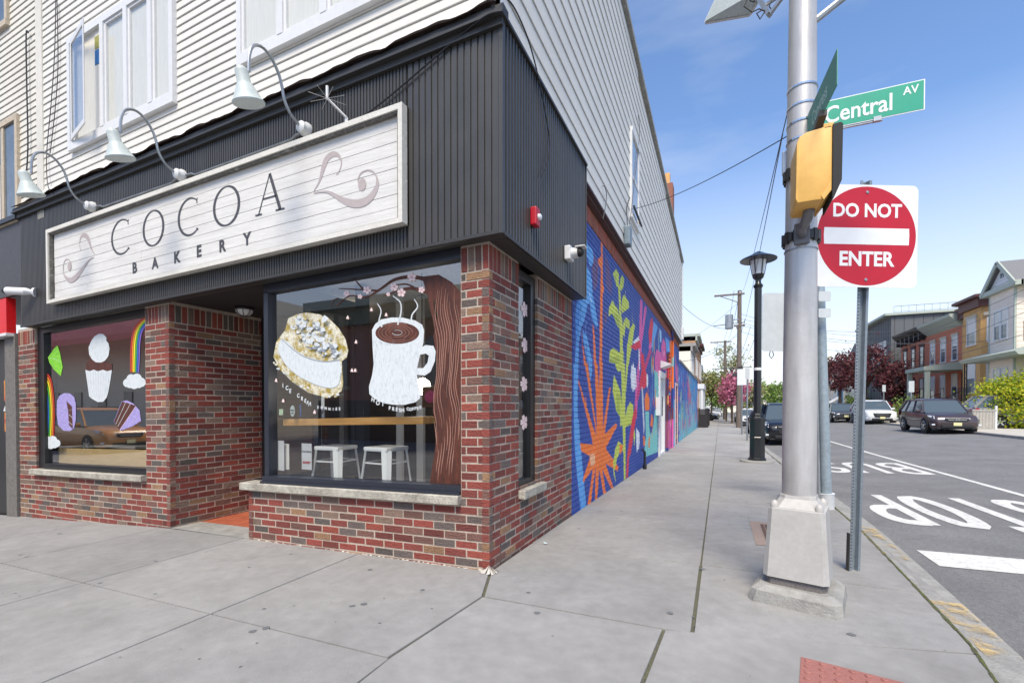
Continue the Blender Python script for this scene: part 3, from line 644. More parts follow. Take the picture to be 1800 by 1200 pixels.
mb = MB(); mb.box(FX-.01, FX+.006, FY+.03, 2.18, 2.525, 2.55); mb.box(FX-.01, FX+.006, 2.15, 2.18, 2.55, 4.1); mb.build('bottom_trim', mt['metal_dk2'], bld)
mb = MB(shear); mb.box(-7.16, FX+.03, -.19, -.08, 4.055, 4.075); mb.box(-7.16, FX+.03, -.175, -.08, 4.075, 4.12); mb.box(-7.16, FX+.01, -.15, FY-.001, 4.0, 4.055); mb.build('fascia_cap', mt['metal_dk2'], bld)
mb = MB(); mb.box(FX-.02, FX+.02, -.08, 2.17, 4.075, 4.10); mb.build('fascia_cap', mt['metal_dk2'], bld)
rg = random.Random(31)                       # wavy flashing and the flared skirt of the siding above it
def wavy(name, m, y0, z0, y1, z1, amp, step, xe=.16):
    mb = MB(shear); xs_ = np.arange(-6.5 if name != 'wavy_flashing' else -7.16, xe, step); v = []
    for i, x in enumerate(xs_):
        a_ = amp*(math.sin(x*9.3)+.6*math.sin(x*17.1+1)+.35*math.sin(x*31)); v += [(x, y0, z0), (x, y1+abs(a_)*.3, z1+a_)]
    mb.add(v, [(2*i, 2*i+2, 2*i+3, 2*i+1) for i in range(len(xs_)-1)]); mb.build(name, m, bld)
wavy('wavy_flashing', mt['brown_flash'], -.10, 4.19, -.205, 4.13, .007, .05)
wavy('siding_skirt', mt['siding'], -.104, 4.26, -.165, 4.185, .010, .05)
# siding --------------------------------------------------------------
SP, SPS = .0868, .205
def board_front(z, x0, x1):
    return MB(shear).add([(x, y, z+dz) for x in (x0, x1) for y, dz in ((-.086, 0), (-.108, 0), (-.110, .003), (-.100, SP*.90), (-.088, SP*.93), (-.086, SP+.004))],
        [(0, 1, 2, 3, 4, 5)[::-1], (6, 7, 8, 9, 10, 11)]+[(k, k+6, k+7, k+1) for k in range(5)])
z = 4.235; me = None
while z < 9.2:
    lx1 = .125
    if me is None: o = board_front(0, -6.46, lx1).build('siding_board', mt['siding'], bld); me = o.data; o.location = (0, 0, z)
    else: o = bpy.data.objects.new('siding_board', me); COL.objects.link(o); attach(o, bld); o.location = (0, 0, z)
    z += SP
def rooftop(y): return 8.13-.0400*y
z = 3.985
while z < 8.1:
    ye = min(18.0, (8.13-(z+SPS))/.0400)
    y0 = 2.2 if z+SPS < 4.2 else -.09
    MB().add([(x, y, z+dz) for y in (y0, ye) for x, dz in ((.08, 0), (.115, 0), (.117, .003), (.105, SPS*.96), (.094, SPS*.967), (.08, SPS+.004))],
        [(0, 1, 2, 3, 4, 5)[::-1], (6, 7, 8, 9, 10, 11)]+[(k, k+6, k+7, k+1) for k in range(5)]).build('siding_board', mt['siding'], bld)
    z += SPS
mb = MB(); mb.box(.118, .145, -.125, -.05, 4.12, 8.15); mb.box(.08, .145, -.125, -.104, 4.12, 8.15); mb.build('corner_post', mt['trim'], bld); MB().box(.09, .14, 17.95, 18.05, 3.95, 7.42).build('corner_post', mt['trim'], bld)
mb = MB(); mb.box(.0, .085, 2.18, 18.0, 3.93, 3.985); mb.box(.0, .135, 2.18, 18.0, 3.965, 3.99); mb.build('starter_strip', mt['brown_flash'], bld)
mb = MB(); mb.add([(.05, -.12, rooftop(0)), (.17, -.12, rooftop(0)), (.17, 18.1, rooftop(18)), (.05, 18.1, rooftop(18)), (.05, -.12, rooftop(0)+.09), (.17, -.12, rooftop(0)+.09), (.17, 18.1, rooftop(18)+.09), (.05, 18.1, rooftop(18)+.09)],
   [(0, 1, 2, 3), (4, 5, 6, 7), (0, 1, 5, 4), (1, 2, 6, 5), (2, 3, 7, 6), (3, 0, 4, 7)]); mb.build('roof_edge', mt['kerb'], bld)
mb = MB(); mb.add([(-6.46, .0, 3.95), (.079, -.0, 3.95), (.079, 17.99, 3.95), (-6.46, 17.99, 3.95), (-6.46, -.0, 8.2), (.079, -.0, 8.2), (.079, 17.99, 7.38), (-6.46, 17.99, 7.38)], [(0, 1, 5, 4), (1, 2, 6, 5), (2, 3, 7, 6), (3, 0, 4, 7), (4, 5, 6, 7)])
mb.box(-6.46, .079, -.084, 0, 4.1, 8.2); mb.build('upper_wall', mt['siding'], bld)
ch = MB(); ch.box(-.42, -.02, 15.0, 15.6, 7.2, 9.55); chm = ch.build('chimney', mnew('chimney_brick', S('8a5a4a'), .9, var=.3, scale=12), bld); MB().box(-.32, -.14, 15.15, 15.4, 9.55, 10.0).build('flue', mt['wood'], chm)
# upper windows
def pane_window(x0, x1, z0, z1, divs, open_first=False):
    mb = MB(shear); y0, y1 = -.155, -.10; t = .055
    mb.box(x0-.06, x1+.06, y0, y1, z0-.10, z0); mb.box(x0-.06, x1+.06, y0, y1, z1, z1+.08); mb.box(x0-.06, x0, y0, y1, z0, z1); mb.box(x1, x1+.06, y0, y1, z0, z1)
    for d in divs: mb.box(d-.035, d+.035, y0-.004, y1, z0, z1)
    fr = mb.build('upper_window_frame', mt['trim'], bld); ds = [x0]+list(divs)+[x1]
    for i in range(len(ds)-1):
        a, b = ds[i]+(.035 if i else 0), ds[i+1]-.035
        if i == len(ds)-2: b = ds[i+1]
        mb = MB(shear)
        for q in ((a, a+.03, z0, z1), (b-.03, b, z0, z1), (a+.03, b-.03, z0, z0+.03), (a+.03, b-.03, z1-.03, z1)):
            if not (open_first and i == 0): mb.box(q[0], q[1], -.14, -.112, q[2], q[3])
        if not (open_first and i == 0):
            mb.build('sash', mt['trim'], fr); glass_pane([shear(p) for p in ((a+.03, -.128, z0+.03), (b-.03, -.128, z0+.03), (b-.03, -.128, z1-.03), (a+.03, -.128, z1-.03))], 'window_pane', fr, 'uglass')
        MB(shear).add([(a, -.113, z0), (b, -.113, z0), (b, -.113, z1), (a, -.113, z1)], [(0, 1, 2, 3)]).build('curtain', mt['curtain'], fr)
    return fr
f1 = pane_window(-5.70, -3.70, 4.66, 5.86, [-4.98, -4.50, -4.04], True)
pane_window(-2.58, -.42, 4.70, 5.92, [-2.05, -1.52, -.98])
mb = MB(shear)                               # the first sash stands open, hinged on its right jamb side
H = Vector((-5.67, -.15, 0)); dv = Vector((math.cos(R(11)), -math.sin(R(11)), 0))
for (a, b, z0, z1) in ((0, .05, 4.66, 5.86), (.53, .58, 4.66, 5.86), (.05, .53, 4.66, 4.72), (.05, .53, 5.80, 5.86)):
    p, q = H+dv*a, H+dv*b; mb.add([(p.x, p.y, z0), (q.x, q.y, z0), (q.x+.03, q.y-.02, z0), (p.x+.03, p.y-.02, z0), (p.x, p.y, z1), (q.x, q.y, z1), (q.x+.03, q.y-.02, z1), (p.x+.03, p.y-.02, z1)], [(0, 3, 2, 1), (4, 5, 6, 7), (0, 1, 5, 4), (1, 2, 6, 5), (2, 3, 7, 6), (3, 0, 4, 7)])
mb.build('open_sash', mt['trim'], f1)
p, q = H+dv*.05, H+dv*.53; glass_pane([shear(v) for v in ((p.x+.015, p.y-.01, 4.72), (q.x+.015, q.y-.01, 4.72), (q.x+.015, q.y-.01, 5.80), (p.x+.015, p.y-.01, 5.80))], 'window_pane', f1)
mb = MB(shear); mb.box(-5.2, -5.02, -.118, -.114, 4.7, 5.84); mb.cur = 1; mb.box(-5.19, -5.03, -.123, -.119, 5.45, 5.62); mb.cur = 2; mb.box(-5.19, -5.03, -.123, -.119, 5.64, 5.78); mb.build('taped_packaging', [mt['curtain'], mnew('blue_print', S('2f6fae'), .6), mnew('green_print', S('9a9a52'), .6)], f1)
# side window in the siding
mb = MB(); mb.box(.10, .16, 5.36, 6.24, 4.68, 4.74); mb.box(.10, .16, 5.36, 6.24, 6.22, 6.30); mb.box(.10, .15, 5.36, 5.44, 4.74, 6.22); mb.box(.10, .15, 6.16, 6.24, 4.74, 6.22); mb.box(.10, .145, 5.44, 6.16, 5.44, 5.5)
sf = mb.build('side_window_frame', mt['trim'], bld); MB().add([(.125, 5.44, 4.74), (.125, 6.16, 4.74), (.125, 6.16, 6.22), (.125, 5.44, 6.22)], [(0, 1, 2, 3)]).build('curtain', mt['curtain'], sf)
glass_pane([(.135, 5.44, 4.74), (.135, 6.16, 4.74), (.135, 6.16, 6.22), (.135, 5.44, 6.22)], 'window_pane', sf)

# ================================================================== PAINTED SIDE WALL
def crop(ox, oy, s): return lambda p: (ox+p[0]/s, oy+p[1]/s)
cA, cB, cC = crop(1000, 380, 4.615), crop(1000, 640, 4.444), crop(1090, 500, 4.0)
class Canvas:                                # flat print: painted shapes rasterised to a small array
    def __init__(s, u0, u1, v0, v1, ppm):
        s.u0, s.v0, s.ppm = u0, v0, ppm; s.w, s.h = int((u1-u0)*ppm), int((v1-v0)*ppm); s.u1, s.v1 = u1, v1
        s.a = np.zeros((s.h, s.w, 3), np.float32); s.U, s.V = np.meshgrid(u0+(np.arange(s.w)+.5)/ppm, v0+(np.arange(s.h)+.5)/ppm)
    def poly(s, pts, col, al=1.0):
        P = np.array(pts, float); i0 = max(0, int((P[:, 0].min()-s.u0)*s.ppm)-1); i1 = min(s.w, int((P[:, 0].max()-s.u0)*s.ppm)+2)
        j0 = max(0, int((P[:, 1].min()-s.v0)*s.ppm)-1); j1 = min(s.h, int((P[:, 1].max()-s.v0)*s.ppm)+2)
        if i1 <= i0 or j1 <= j0: return
        U, V = s.U[j0:j1, i0:i1], s.V[j0:j1, i0:i1]; ins = np.zeros(U.shape, bool); n = len(P)
        for k in range(n):
            x0, y0 = P[k]; x1, y1 = P[(k+1) % n]
            if y0 == y1: continue
            c = ((y0 > V) != (y1 > V)) & (U < (x1-x0)*(V-y0)/(y1-y0)+x0); ins ^= c
        A = s.a[j0:j1, i0:i1]; A[ins] = A[ins]*(1-al)+np.array(S(col))*al
    def image(s, name):
        im = bpy.data.images.new(name, s.w, s.h, float_buffer=True); im.colorspace_settings.name = 'Non-Color'
        px = np.ones((s.h, s.w, 4), np.float32); px[..., :3] = s.a; im.pixels.foreach_set(px.ravel()); im.update(); return im
def print_mat(name, cv, im, axis):
    m = mat(name, (1, 1, 1), .6, var=.10, scale=5, bump=.5, bscale=70, dirt=.10); t = m.node_tree; N = t.nodes.new; L = t.links.new
    g = N('ShaderNodeNewGeometry'); sp = N('ShaderNodeSeparateXYZ'); L(g.outputs['Position'], sp.inputs[0]); cb = N('ShaderNodeCombineXYZ')
    for k, (o, a0, a1) in enumerate(((axis, cv.u0, cv.u1), ('Z', cv.v0, cv.v1))):
        mr = N('ShaderNodeMapRange'); mr.clamp = False; mr.inputs[1].default_value = a0; mr.inputs[2].default_value = a1; L(sp.outputs[o], mr.inputs[0]); L(mr.outputs[0], cb.inputs[k])
    ti = N('ShaderNodeTexImage'); ti.image = im; ti.extension = 'EXTEND'; L(cb.outputs[0], ti.inputs[0])
    rgb = [n for n in t.nodes if n.type == 'RGB'][0]
    for l in list(t.links):
        if l.from_node == rgb: to = l.to_socket; t.links.remove(l); t.links.new(ti.outputs[0], to)
    return m
MY0, MY1, MZ0, MZ1 = 2.15, 18.05, -.5, 3.95
cv = Canvas(MY0, MY1, MZ0, MZ1, 90)
BLUE = '2b4a9c'
cv.poly([(2, -1), (19, -1), (19, 5), (2, 5)], BLUE)
rgm = random.Random(9)
def W(pts, f): return [onside(*f(p)) for p in pts]
def mp_(pts, f, col, al=1.0): cv.poly(W(pts, f), col, al)
LB, LB2, OR, YL, YL2, PK, RD, WH, AQ, MG = '5fa3e0', '4a8fd6', 'ee7a30', 'c3cf58', 'a9b94c', 'd85fa5', 'd8304a', 'dfe3ea', '7fc9c4', 'c43a78'
for k in range(60):
    y = rgm.uniform(2.2, 18); z = rgm.uniform(-.2, 3.6); cv.poly([(y, z), (y+rgm.uniform(.1, .5), z+rgm.uniform(-.05, .05)), (y+.3, z+.15), (y-.02, z+.12)], rgm.choice(['2f529f', '274491', '2b4a9c']), .6)
# brick left bare in patches, light blue figure on the left
mp_([(195, 290), (240, 400), (230, 560), (200, 620), (185, 440)], cA, '7a4a52', .55); mp_([(290, 290), (330, 420), (350, 560), (340, 650), (300, 560)], cA, '7a4a52', .5); mp_([(285, 770), (310, 800), (305, 870), (285, 860)], cA, '7a4a52', .5)
mp_([(118, 60), (130, 90), (150, 240), (185, 265), (200, 330), (190, 400), (170, 410), (150, 340), (125, 300)], cA, LB)
mp_([(130, 400), (160, 430), (185, 520), (190, 640), (215, 760), (235, 890), (220, 905), (180, 820), (165, 700), (150, 720), (120, 860), (100, 900), (80, 1020), (75, 1195), (45, 1195), (60, 900), (80, 700), (120, 640)], cA, LB)
mp_([(60, 700), (90, 680), (100, 760), (75, 900), (55, 1100), (50, 800)], cA, LB2)
mp_([(110, 930), (140, 960), (190, 1195), (150, 1195), (115, 1020)], cA, LB)
mp_([(150, 540), (160, 600), (185, 700), (172, 690)], cA, 'a9cdf0')
mp_([(35, 0), (75, 0), (70, 120), (65, 330), (75, 480), (95, 700), (115, 900), (135, 1120), (90, 1145), (60, 850), (40, 600), (35, 300)], cB, LB)
mp_([(150, 0), (178, 0), (180, 60), (168, 130)], cB, LB)
# orange burst
mp_([(258, 205), (272, 215), (275, 390), (270, 420), (275, 560), (285, 590), (272, 640), (268, 1210), (245, 1210), (252, 640), (258, 430), (235, 380), (235, 350), (258, 330)], cA, OR)
mp_([(190, 870), (205, 930), (222, 1210), (200, 1210)], cA, OR); mp_([(105, 1020), (142, 1210), (120, 1210)], cA, OR)
mp_([(85, 615), (185, 628), (165, 520), (68, 130), (75, 130), (190, 500), (215, 560), (122, -5), (146, -5), (217, 520), (200, -5), (222, -5), (232, 200), (240, -5), (262, -5), (265, 500), (312, 180), (325, 185), (280, 545), (365, 460), (378, 480), (285, 655), (385, 800), (380, 835), (285, 775), (350, 970), (335, 985), (260, 820), (290, 1020), (270, 1035), (236, 820), (215, 1100), (200, 1105), (208, 800), (165, 1110), (140, 1120), (185, 815), (108, 925), (110, 890), (165, 720), (95, 680)], cB, OR)
mp_([(160, 710), (200, 690), (205, 780), (170, 800)], cB, 'f0c9a0', .7)
# yellow plant
for pth, f in (([(398, 560), (412, 560), (424, 760), (432, 1210), (414, 1210), (408, 800)], cA), ([(500, 900), (512, 905), (482, 1210), (464, 1210)], cA), ([(414, -5), (436, -5), (440, 480), (442, 905), (428, 915), (424, 520)], cB), ([(445, -5), (462, -5), (440, 300), (432, 300)], cB)): mp_(pth, f, YL)
for pth in ([(380, 430), (405, 470), (405, 520), (400, 580), (385, 570), (355, 470)], [(430, 480), (447, 510), (440, 580), (420, 610), (410, 560), (418, 500)], [(450, 640), (485, 700), (488, 745), (430, 790), (425, 740), (430, 670)],
            [(350, 685), (395, 760), (420, 870), (420, 930), (390, 890), (350, 790), (318, 815), (325, 740)], [(465, 820), (490, 860), (490, 920), (455, 890), (440, 960), (425, 1000), (430, 900), (450, 840)],
            [(525, 870), (535, 900), (510, 1030), (490, 1150), (465, 1200), (470, 1050), (495, 910)], [(360, 1070), (415, 1110), (420, 1200), (325, 1180), (330, 1090)]): mp_(pth, cA, YL)
mp_([(455, 690), (485, 745), (432, 785)], cA, YL2); mp_([(350, 790), (395, 800), (418, 925), (390, 890)], cA, YL2); mp_([(340, 1150), (400, 1130), (418, 1200), (330, 1190)], cA, YL2)
for pth in ([(350, 80), (400, 210), (415, 440), (370, 370), (340, 210)], [(475, 300), (500, 350), (490, 470), (440, 490), (425, 560), (430, 460), (450, 360)], [(385, 600), (430, 640), (430, 700), (405, 650), (375, 740), (355, 830), (365, 930), (348, 860), (345, 760), (360, 660)], [(360, -5), (405, -5), (405, 50), (385, 62), (368, 30)], [(505, 450), (517, 560), (510, 640), (500, 520)]): mp_(pth, cB, YL)
mp_([(370, 220), (410, 260), (414, 430), (372, 365)], cB, YL2); mp_([(455, 400), (490, 400), (485, 470), (440, 488)], cB, YL2)
for pth in ([(20, 75), (40, 90), (62, 160), (30, 190), (15, 150)], [(40, 230), (66, 260), (66, 300), (40, 270), (28, 380), (16, 330)], [(90, 270), (103, 290), (85, 420), (60, 560), (40, 640), (48, 460), (75, 330)], [(70, 825), (92, 850), (92, 960), (45, 985), (22, 1060), (30, 970), (50, 860)], [(-5, 800), (18, 860), (25, 980), (0, 1000)]): mp_(pth, cC, YL)
mp_([(0, 230), (14, 240), (24, 700), (34, 1195), (22, 1195), (8, 700)], cC, YL)
mp_([(-5, 1120), (20, 1130), (12, 1180), (-5, 1195)], cC, OR)
# magenta and red stems
mp_([(515, 330), (530, 340), (475, 640), (460, 880), (445, 890), (455, 700), (490, 450)], cB, RD)
mp_([(140, 105), (156, 115), (150, 480), (130, 470)], cC, PK); mp_([(172, 150), (187, 165), (152, 420), (127, 740), (117, 940), (100, 950), (108, 700), (138, 450)], cC, PK)
mp_([(205, 450), (222, 470), (190, 570), (150, 700), (125, 820), (112, 800), (140, 650), (180, 540)], cC, MG)
mp_([(225, 230), (234, 300), (226, 430), (205, 435), (199, 330), (212, 260)], cC, RD); mp_([(68, 440), (100, 415), (138, 392), (146, 440), (110, 462)], cC, RD); mp_([(84, 412), (130, 362), (136, 392), (100, 415)], cC, WH)
mp_([(145, 470), (165, 500), (175, 600), (192, 640), (182, 720), (150, 745), (138, 700), (150, 600)], cC, RD); mp_([(105, 850), (118, 900), (72, 1200), (50, 1200), (80, 960)], cC, RD)
mp_([(150, 715), (160, 730), (172, 1000), (165, 1060), (155, 860)], cC, 'c8ccd8'); mp_([(128, 455), (134, 455), (140, 600), (132, 600)], cC, WH)
for pth in ([(90, 545), (98, 580), (110, 620), (108, 690), (104, 750), (96, 730), (88, 757), (82, 720), (78, 740), (74, 640), (78, 590), (84, 590)], [(113, 1000), (120, 1020), (135, 1040), (136, 1110), (132, 1165), (124, 1150), (118, 1185), (112, 1100)], [(186, 625), (196, 640), (197, 700), (190, 735), (184, 700)]): mp_(pth, cC, WH)
mp_([(488, 5), (500, 20), (520, 30), (525, 110), (528, 180), (510, 190), (500, 215), (490, 160), (480, 100)], cB, WH)
mp_([(235, 260), (265, 300), (230, 430), (220, 445), (226, 340)], cC, LB); mp_([(275, 308), (290, 330), (290, 410), (280, 402)], cC, 'a4cdee'); mp_([(318, 368), (346, 400), (348, 500), (324, 470)], cC, LB); mp_([(212, 400), (224, 440), (205, 465), (200, 440)], cC, PK)
mp_([(255, 455), (288, 480), (298, 560), (292, 600), (265, 655), (245, 640), (244, 520)], cC, PK); mp_([(302, 378), (320, 418), (326, 600), (300, 600), (288, 440)], cC, PK)
mp_([(185, 752), (206, 800), (206, 882), (175, 888), (170, 810)], cC, OR); mp_([(220, 905), (232, 940), (228, 1000), (212, 995)], cC, OR); mp_([(158, 1060), (172, 1070), (178, 1120), (165, 1140)], cC, OR)
mp_([(176, 892), (202, 892), (204, 1000), (214, 1060), (232, 1000), (245, 880), (262, 870), (264, 1175), (180, 1210), (164, 1210), (180, 1080)], cC, AQ); mp_([(240, 600), (265, 620), (270, 760), (258, 830), (242, 820)], cC, AQ)
mp_([(200, 1080), (212, 1060), (207, 1150), (196, 1140)], cC, 'e58a4a')
# beyond the white door
for pth, c in (([(312, 640), (322, 640), (340, 1000), (330, 1150), (310, 1140)], '6b3556'), ([(326, 480), (342, 500), (342, 960), (326, 960)], '5b2f3b'), ([(348, 470), (358, 480), (360, 960), (348, 960)], '7a3b4a'), ([(348, 395), (378, 395), (370, 560), (364, 700), (356, 760), (348, 700)], OR), ([(372, 400), (392, 470), (392, 640), (372, 640)], '3558a8'),
               ([(340, 955), (360, 945), (362, 1160), (340, 1180)], PK), ([(318, 960), (336, 960), (336, 1140), (316, 1150)], 'b0577a'), ([(368, 830), (380, 800), (392, 820), (392, 1130), (368, 1150)], '5fb0d8'), ([(400, 500), (409, 560), (410, 640), (402, 700), (390, 660), (388, 570)], PK), ([(384, 470), (420, 480), (424, 560), (412, 800), (402, 620)], BLUE), ([(376, 480), (388, 500), (384, 820), (374, 780)], '3a68b8')): mp_(pth, cC, c)
for k in range(420):                          # dry brush strokes and small flecks
    y = rgm.uniform(2.3, 17.8); z = rgm.uniform(-.3, 3.6); j, i = int((z-cv.v0)*cv.ppm), int((y-cv.u0)*cv.ppm); base = cv.a[min(j, cv.h-1), min(i, cv.w-1)].copy(); f_ = rgm.choice([.8, .88, 1.12, 1.25])
    h = rgm.uniform(.06, .35); w_ = rgm.uniform(.01, .05); a = rgm.uniform(-.3, .3); q = [(y, z), (y+w_, z+.02), (y+w_+a*h, z+h), (y+a*h, z+h*.9)]
    P = np.array(q); col = base*f_; cv.poly(q, ''.join('%02x' % int(255*min(1, max(0, (c*12.92 if c <= .0031308 else 1.055*c**(1/2.4)-.055)))) for c in col), .7)
for k in range(130):
    y = rgm.uniform(9, 17.9); z = rgm.uniform(-.3, 3.0); c = rgm.choice([PK, OR, AQ, LB, RD, YL, MG, 'e8d7e0', '2f6fc0', 'f0b060']); h = rgm.uniform(.15, .8); w_ = rgm.uniform(.05, .22)
    if 10.2 < y < 10.6: continue
    cv.poly([(y, z), (y+w_, z+h*.3), (y+w_*.8, z+h), (y+w_*.2, z+h*.8)], c, .85)
imm = cv.image('mural_print'); mt['mural'] = print_mat('mural_paint', cv, imm, 'Y')
BKC = mt['brickj']
mb = MB(); mbt = MB(); rg = random.Random(17); z = 3.70; r = 0
holes = [(10.72, 12.05, -1, 2.23), (13.3, 14.2, 1.1, 3.2), (16.2, 17.1, -1, 2.1)]
while z > -.55:
    z1 = z; z0 = z-CH; k0 = int(2.18/CL)-1; u = k0*CL+(r % 2)*CL/2
    while u < 18.0:
        a, b = max(2.185, u+.004), min(18.0, u+CL-.004); u += CL
        if b-a < .02 or any(h[0] < (a+b)/2 < h[1] and h[2] < z < h[3] for h in holes): continue
        e = .003; x = .004+rg.uniform(-.002, .0025); g = .0045
        mb.add([(-.03, a, z0+g), (-.03, b, z0+g), (-.03, b, z1-g), (-.03, a, z1-g), (x-e, a, z0+g), (x-e, b, z0+g), (x-e, b, z1-g), (x-e, a, z1-g), (x, a+e, z0+g+e), (x, b-e, z0+g+e), (x, b-e, z1-g-e), (x, a+e, z1-g-e)],
               [(8, 9, 10, 11)]+[(4+i, 4+(i+1) % 4, 8+(i+1) % 4, 8+i) for i in range(4)]+[(i, (i+1) % 4, 4+(i+1) % 4, 4+i) for i in range(4)])
    z -= CH; r += 1
mb.build('painted_brickwork', mt['mural'], bld, kind='stuff')
mb = MB(); u = 2.19
while u < 17.98:                             # unpainted soldier course over the mural
    mb.tint = tuple(c*rg.uniform(.8, 1.2) for c in S('9c5a4a')); mb.box(-.03, .005+rg.uniform(-.002, .002), u, u+.058, 3.712, 3.925); u += .0677
mb.build('soldier_course', mt['brickj'], bld, kind='stuff')
mb = MB()
hs = sorted(holes)
prev = 2.18
for h in hs:
    mb.box(-.12, -.008, prev, h[0], -.9, 3.95); mb.box(-.12, -.008, h[0], h[1], h[3], 3.95)
    if h[2] > 0: mb.box(-.12, -.008, h[0], h[1], -.9, h[2])
    prev = h[1]
mb.box(-.12, -.008, prev, 18.0, -.9, 3.95); mb.build('mortar_painted', mt['mural'], bld)
MB().box(-6.4, 0.0, 17.85, 18.0, -.9, 3.9).build('rear_wall', mnew('rear_brick', S('6f4038'), .9, var=.2), bld)
# white door with hood, transom number plate, mailbox
gz = zs(0, 11.3)
mb = MB(); mb.box(-.10, .05, 10.72, 10.84, gz-.1, 2.30); mb.box(-.10, .05, 11.93, 12.05, gz-.1, 2.30); mb.box(-.10, .05, 10.84, 11.93, 2.12, 2.30); mb.box(-.1, .04, 10.84, 11.93, gz-.1, gz+.06)
df = mb.build('white_door_frame', mt['trim'], bld); mb = MB(); mb.box(-.09, -.045, 10.84, 11.93, gz+.06, 2.12)
for (a, b) in ((.18, .9), (1.05, 1.95)):
    for (c, d) in ((10.94, 11.34), (11.43, 11.83)): mb.box(-.05, -.035, c, d, gz+a, gz+b)
dd = mb.build('white_door', mt['trim'], bld); MB().ball((-.01, 10.93, gz+1.05), .03).build('door_knob', mt['alu'], dd)
mb = MB(); mb.prism([(0.01, 2.62), (.30, 2.52), (.30, 2.49), (.01, 2.40)], (11.1, 11.75), lambda u, v, w_: (u, w_, v)); mb.build('door_hood_lamp', mt['pvc'], bld)
text_obj('1', .12, mt['letter'], frame((.052, 11.38, 2.21), (0, 1, 0), (0, 0, 1), (1, 0, 0)), df, 'house_number')
mbx = tag(MB().box(.006, .13, 10.05, 10.42, 1.02, 1.52).build('wall_box', mt['trim'], bevel=.008), 'pale grey metal box on the mural wall, left of the white side door', 'mailbox')
MB().box(.12, .15, 10.42, 10.46, 1.0, 1.54).build('box_lid', mt['black'], mbx)
# window slot and rear door of the painted wall, pipes
MB().box(-.12, -.03, 13.3, 14.2, 1.1, 3.2).build('dark_side_window', mt['window_pane'], bld)
MB().box(-.12, -.02, 16.2, 17.1, -.5, 2.1).build('brown_side_door', mnew('brown_door', S('6e3428'), .6, var=.1), bld)
mb = MB(); mb.box(-.02, .03, 16.1, 16.2, -.5, 2.2); mb.box(-.02, .03, 17.1, 17.2, -.5, 2.2); mb.box(-.02, .03, 16.2, 17.1, 2.1, 2.2); mb.build('door_frame', mnew('pinkish_trim', S('d9b7b0'), .6), bld)
mb = MB(); mb.tube([(.05, 14.6, -.3), (.05, 14.6, 3.6), (.05, 14.2, 3.85), (.05, 14.2, 4.3)], .03, 8); mb.tube([(.05, 12.9, -.3), (.05, 12.9, 3.2)], .02, 6); mb.build('wall_pipe', mt['mural'], bld)
mb = MB(); gz = zs(0, 7.4); mb.tube([(.10, 7.4, gz-.02), (.10, 7.4, gz+.38), (.04, 7.4, gz+.45)], .028, 8); mb.tube([(.10, 7.4, gz+.01), (.10, 7.4, gz+.10)], .045, 8); mb.build('vent_pipe', mt['black'], bld)
# ---- low garden wall with the second mural
gwl = thing('garden_wall', 'low blue painted mural wall with dripping aqua paint, beyond the taller bakery wall', 'wall', (0, 27, -.4))
cv2 = Canvas(17.9, 36.3, -.9, 3.4, 60); cv2.poly([(17, -2), (37, -2), (37, 4), (17, 4)], '3568b8')
cv2.poly([(24, -2), (37, -2), (37, 4), (25, 4)], '4a9ad0'); cv2.poly([(34.2, -2), (37, -2), (37, 4), (34.8, 4)], '3a5fc0')
for k in range(90):
    y = 18+k*.19; h = rgm.uniform(.5, 1.6)*(1 if y < 33 else .5); c = rgm.choice(['6fc6cc', '7fd0cc', '5fb4d8', '8fd4c8']); cv2.poly([(y, -1), (y+.2, -1), (y+.17, h), (y+.05, h+.15)], c, .9)
for (cy_, cz_, r_, c) in ((19.2, 1.6, .55, 'a9c266'), (20.0, 1.1, .5, 'b9cf78'), (21.3, 2.5, .3, '2a3f86'), (24.5, 2.2, .8, 'd0587e'), (25.6, 1.9, .9, 'e0705a'), (26.8, 1.5, .9, 'd8506a'), (25.2, .6, .7, 'b048a0'), (26.8, .5, .6, 'c860a8'), (23.2, 2.7, .35, '2a3f86'), (32.5, .4, .5, 'c04a90')):
    for k in range(12):
        a = rgm.uniform(0, 6.28); b_ = a+.4; q = r_*rgm.uniform(.7, 1.3); cv2.poly([(cy_, cz_), (cy_+q*math.cos(a), cz_+q*.8*math.sin(a)), (cy_+q*.9*math.cos(b_), cz_+q*.7*math.sin(b_))], c)
for k in range(260):
    y = rgm.uniform(18, 36); z = rgm.uniform(-.4, 2.9)*(1 if rgm.random() < .6 else .5); c = rgm.choice(['d0587e', 'e0705a', 'b048a0', '8fd4c8', 'a9d0f0', 'a9c266', '2f4fa8', '5fb4e8', 'e8d0d8', '274a9c', 'c860a8']); h = rgm.uniform(.2, .9); w_ = rgm.uniform(.06, .35)
    cv2.poly([(y, z), (y+w_, z+h*.3), (y+w_*.8, z+h), (y+w_*.2, z+h*.8)], c, .8)
im2 = cv2.image('garden_mural_print'); mt['mural2'] = print_mat('garden_mural_paint', cv2, im2, 'Y')
mb = MB(); z = 3.2; r = 0
while z > -.8:
    u = 18.05+(r % 2)*.2
    while u < 36.2:
        b = min(36.2, u+.39); mb.box(-.25, rg.uniform(-.0, .006), u, b, z-.195, z); u += .4
    z -= .2; r += 1
mb.build('painted_block', mt['mural2'], gwl, kind='stuff'); MB().box(-.24, -.012, 18.02, 36.2, -.9, 3.2).build('mortar', mt['mural2'], gwl)
MB().box(-.3, .06, 18.02, 36.25, 3.2, 3.28).build('coping', mt['kerb'], gwl)

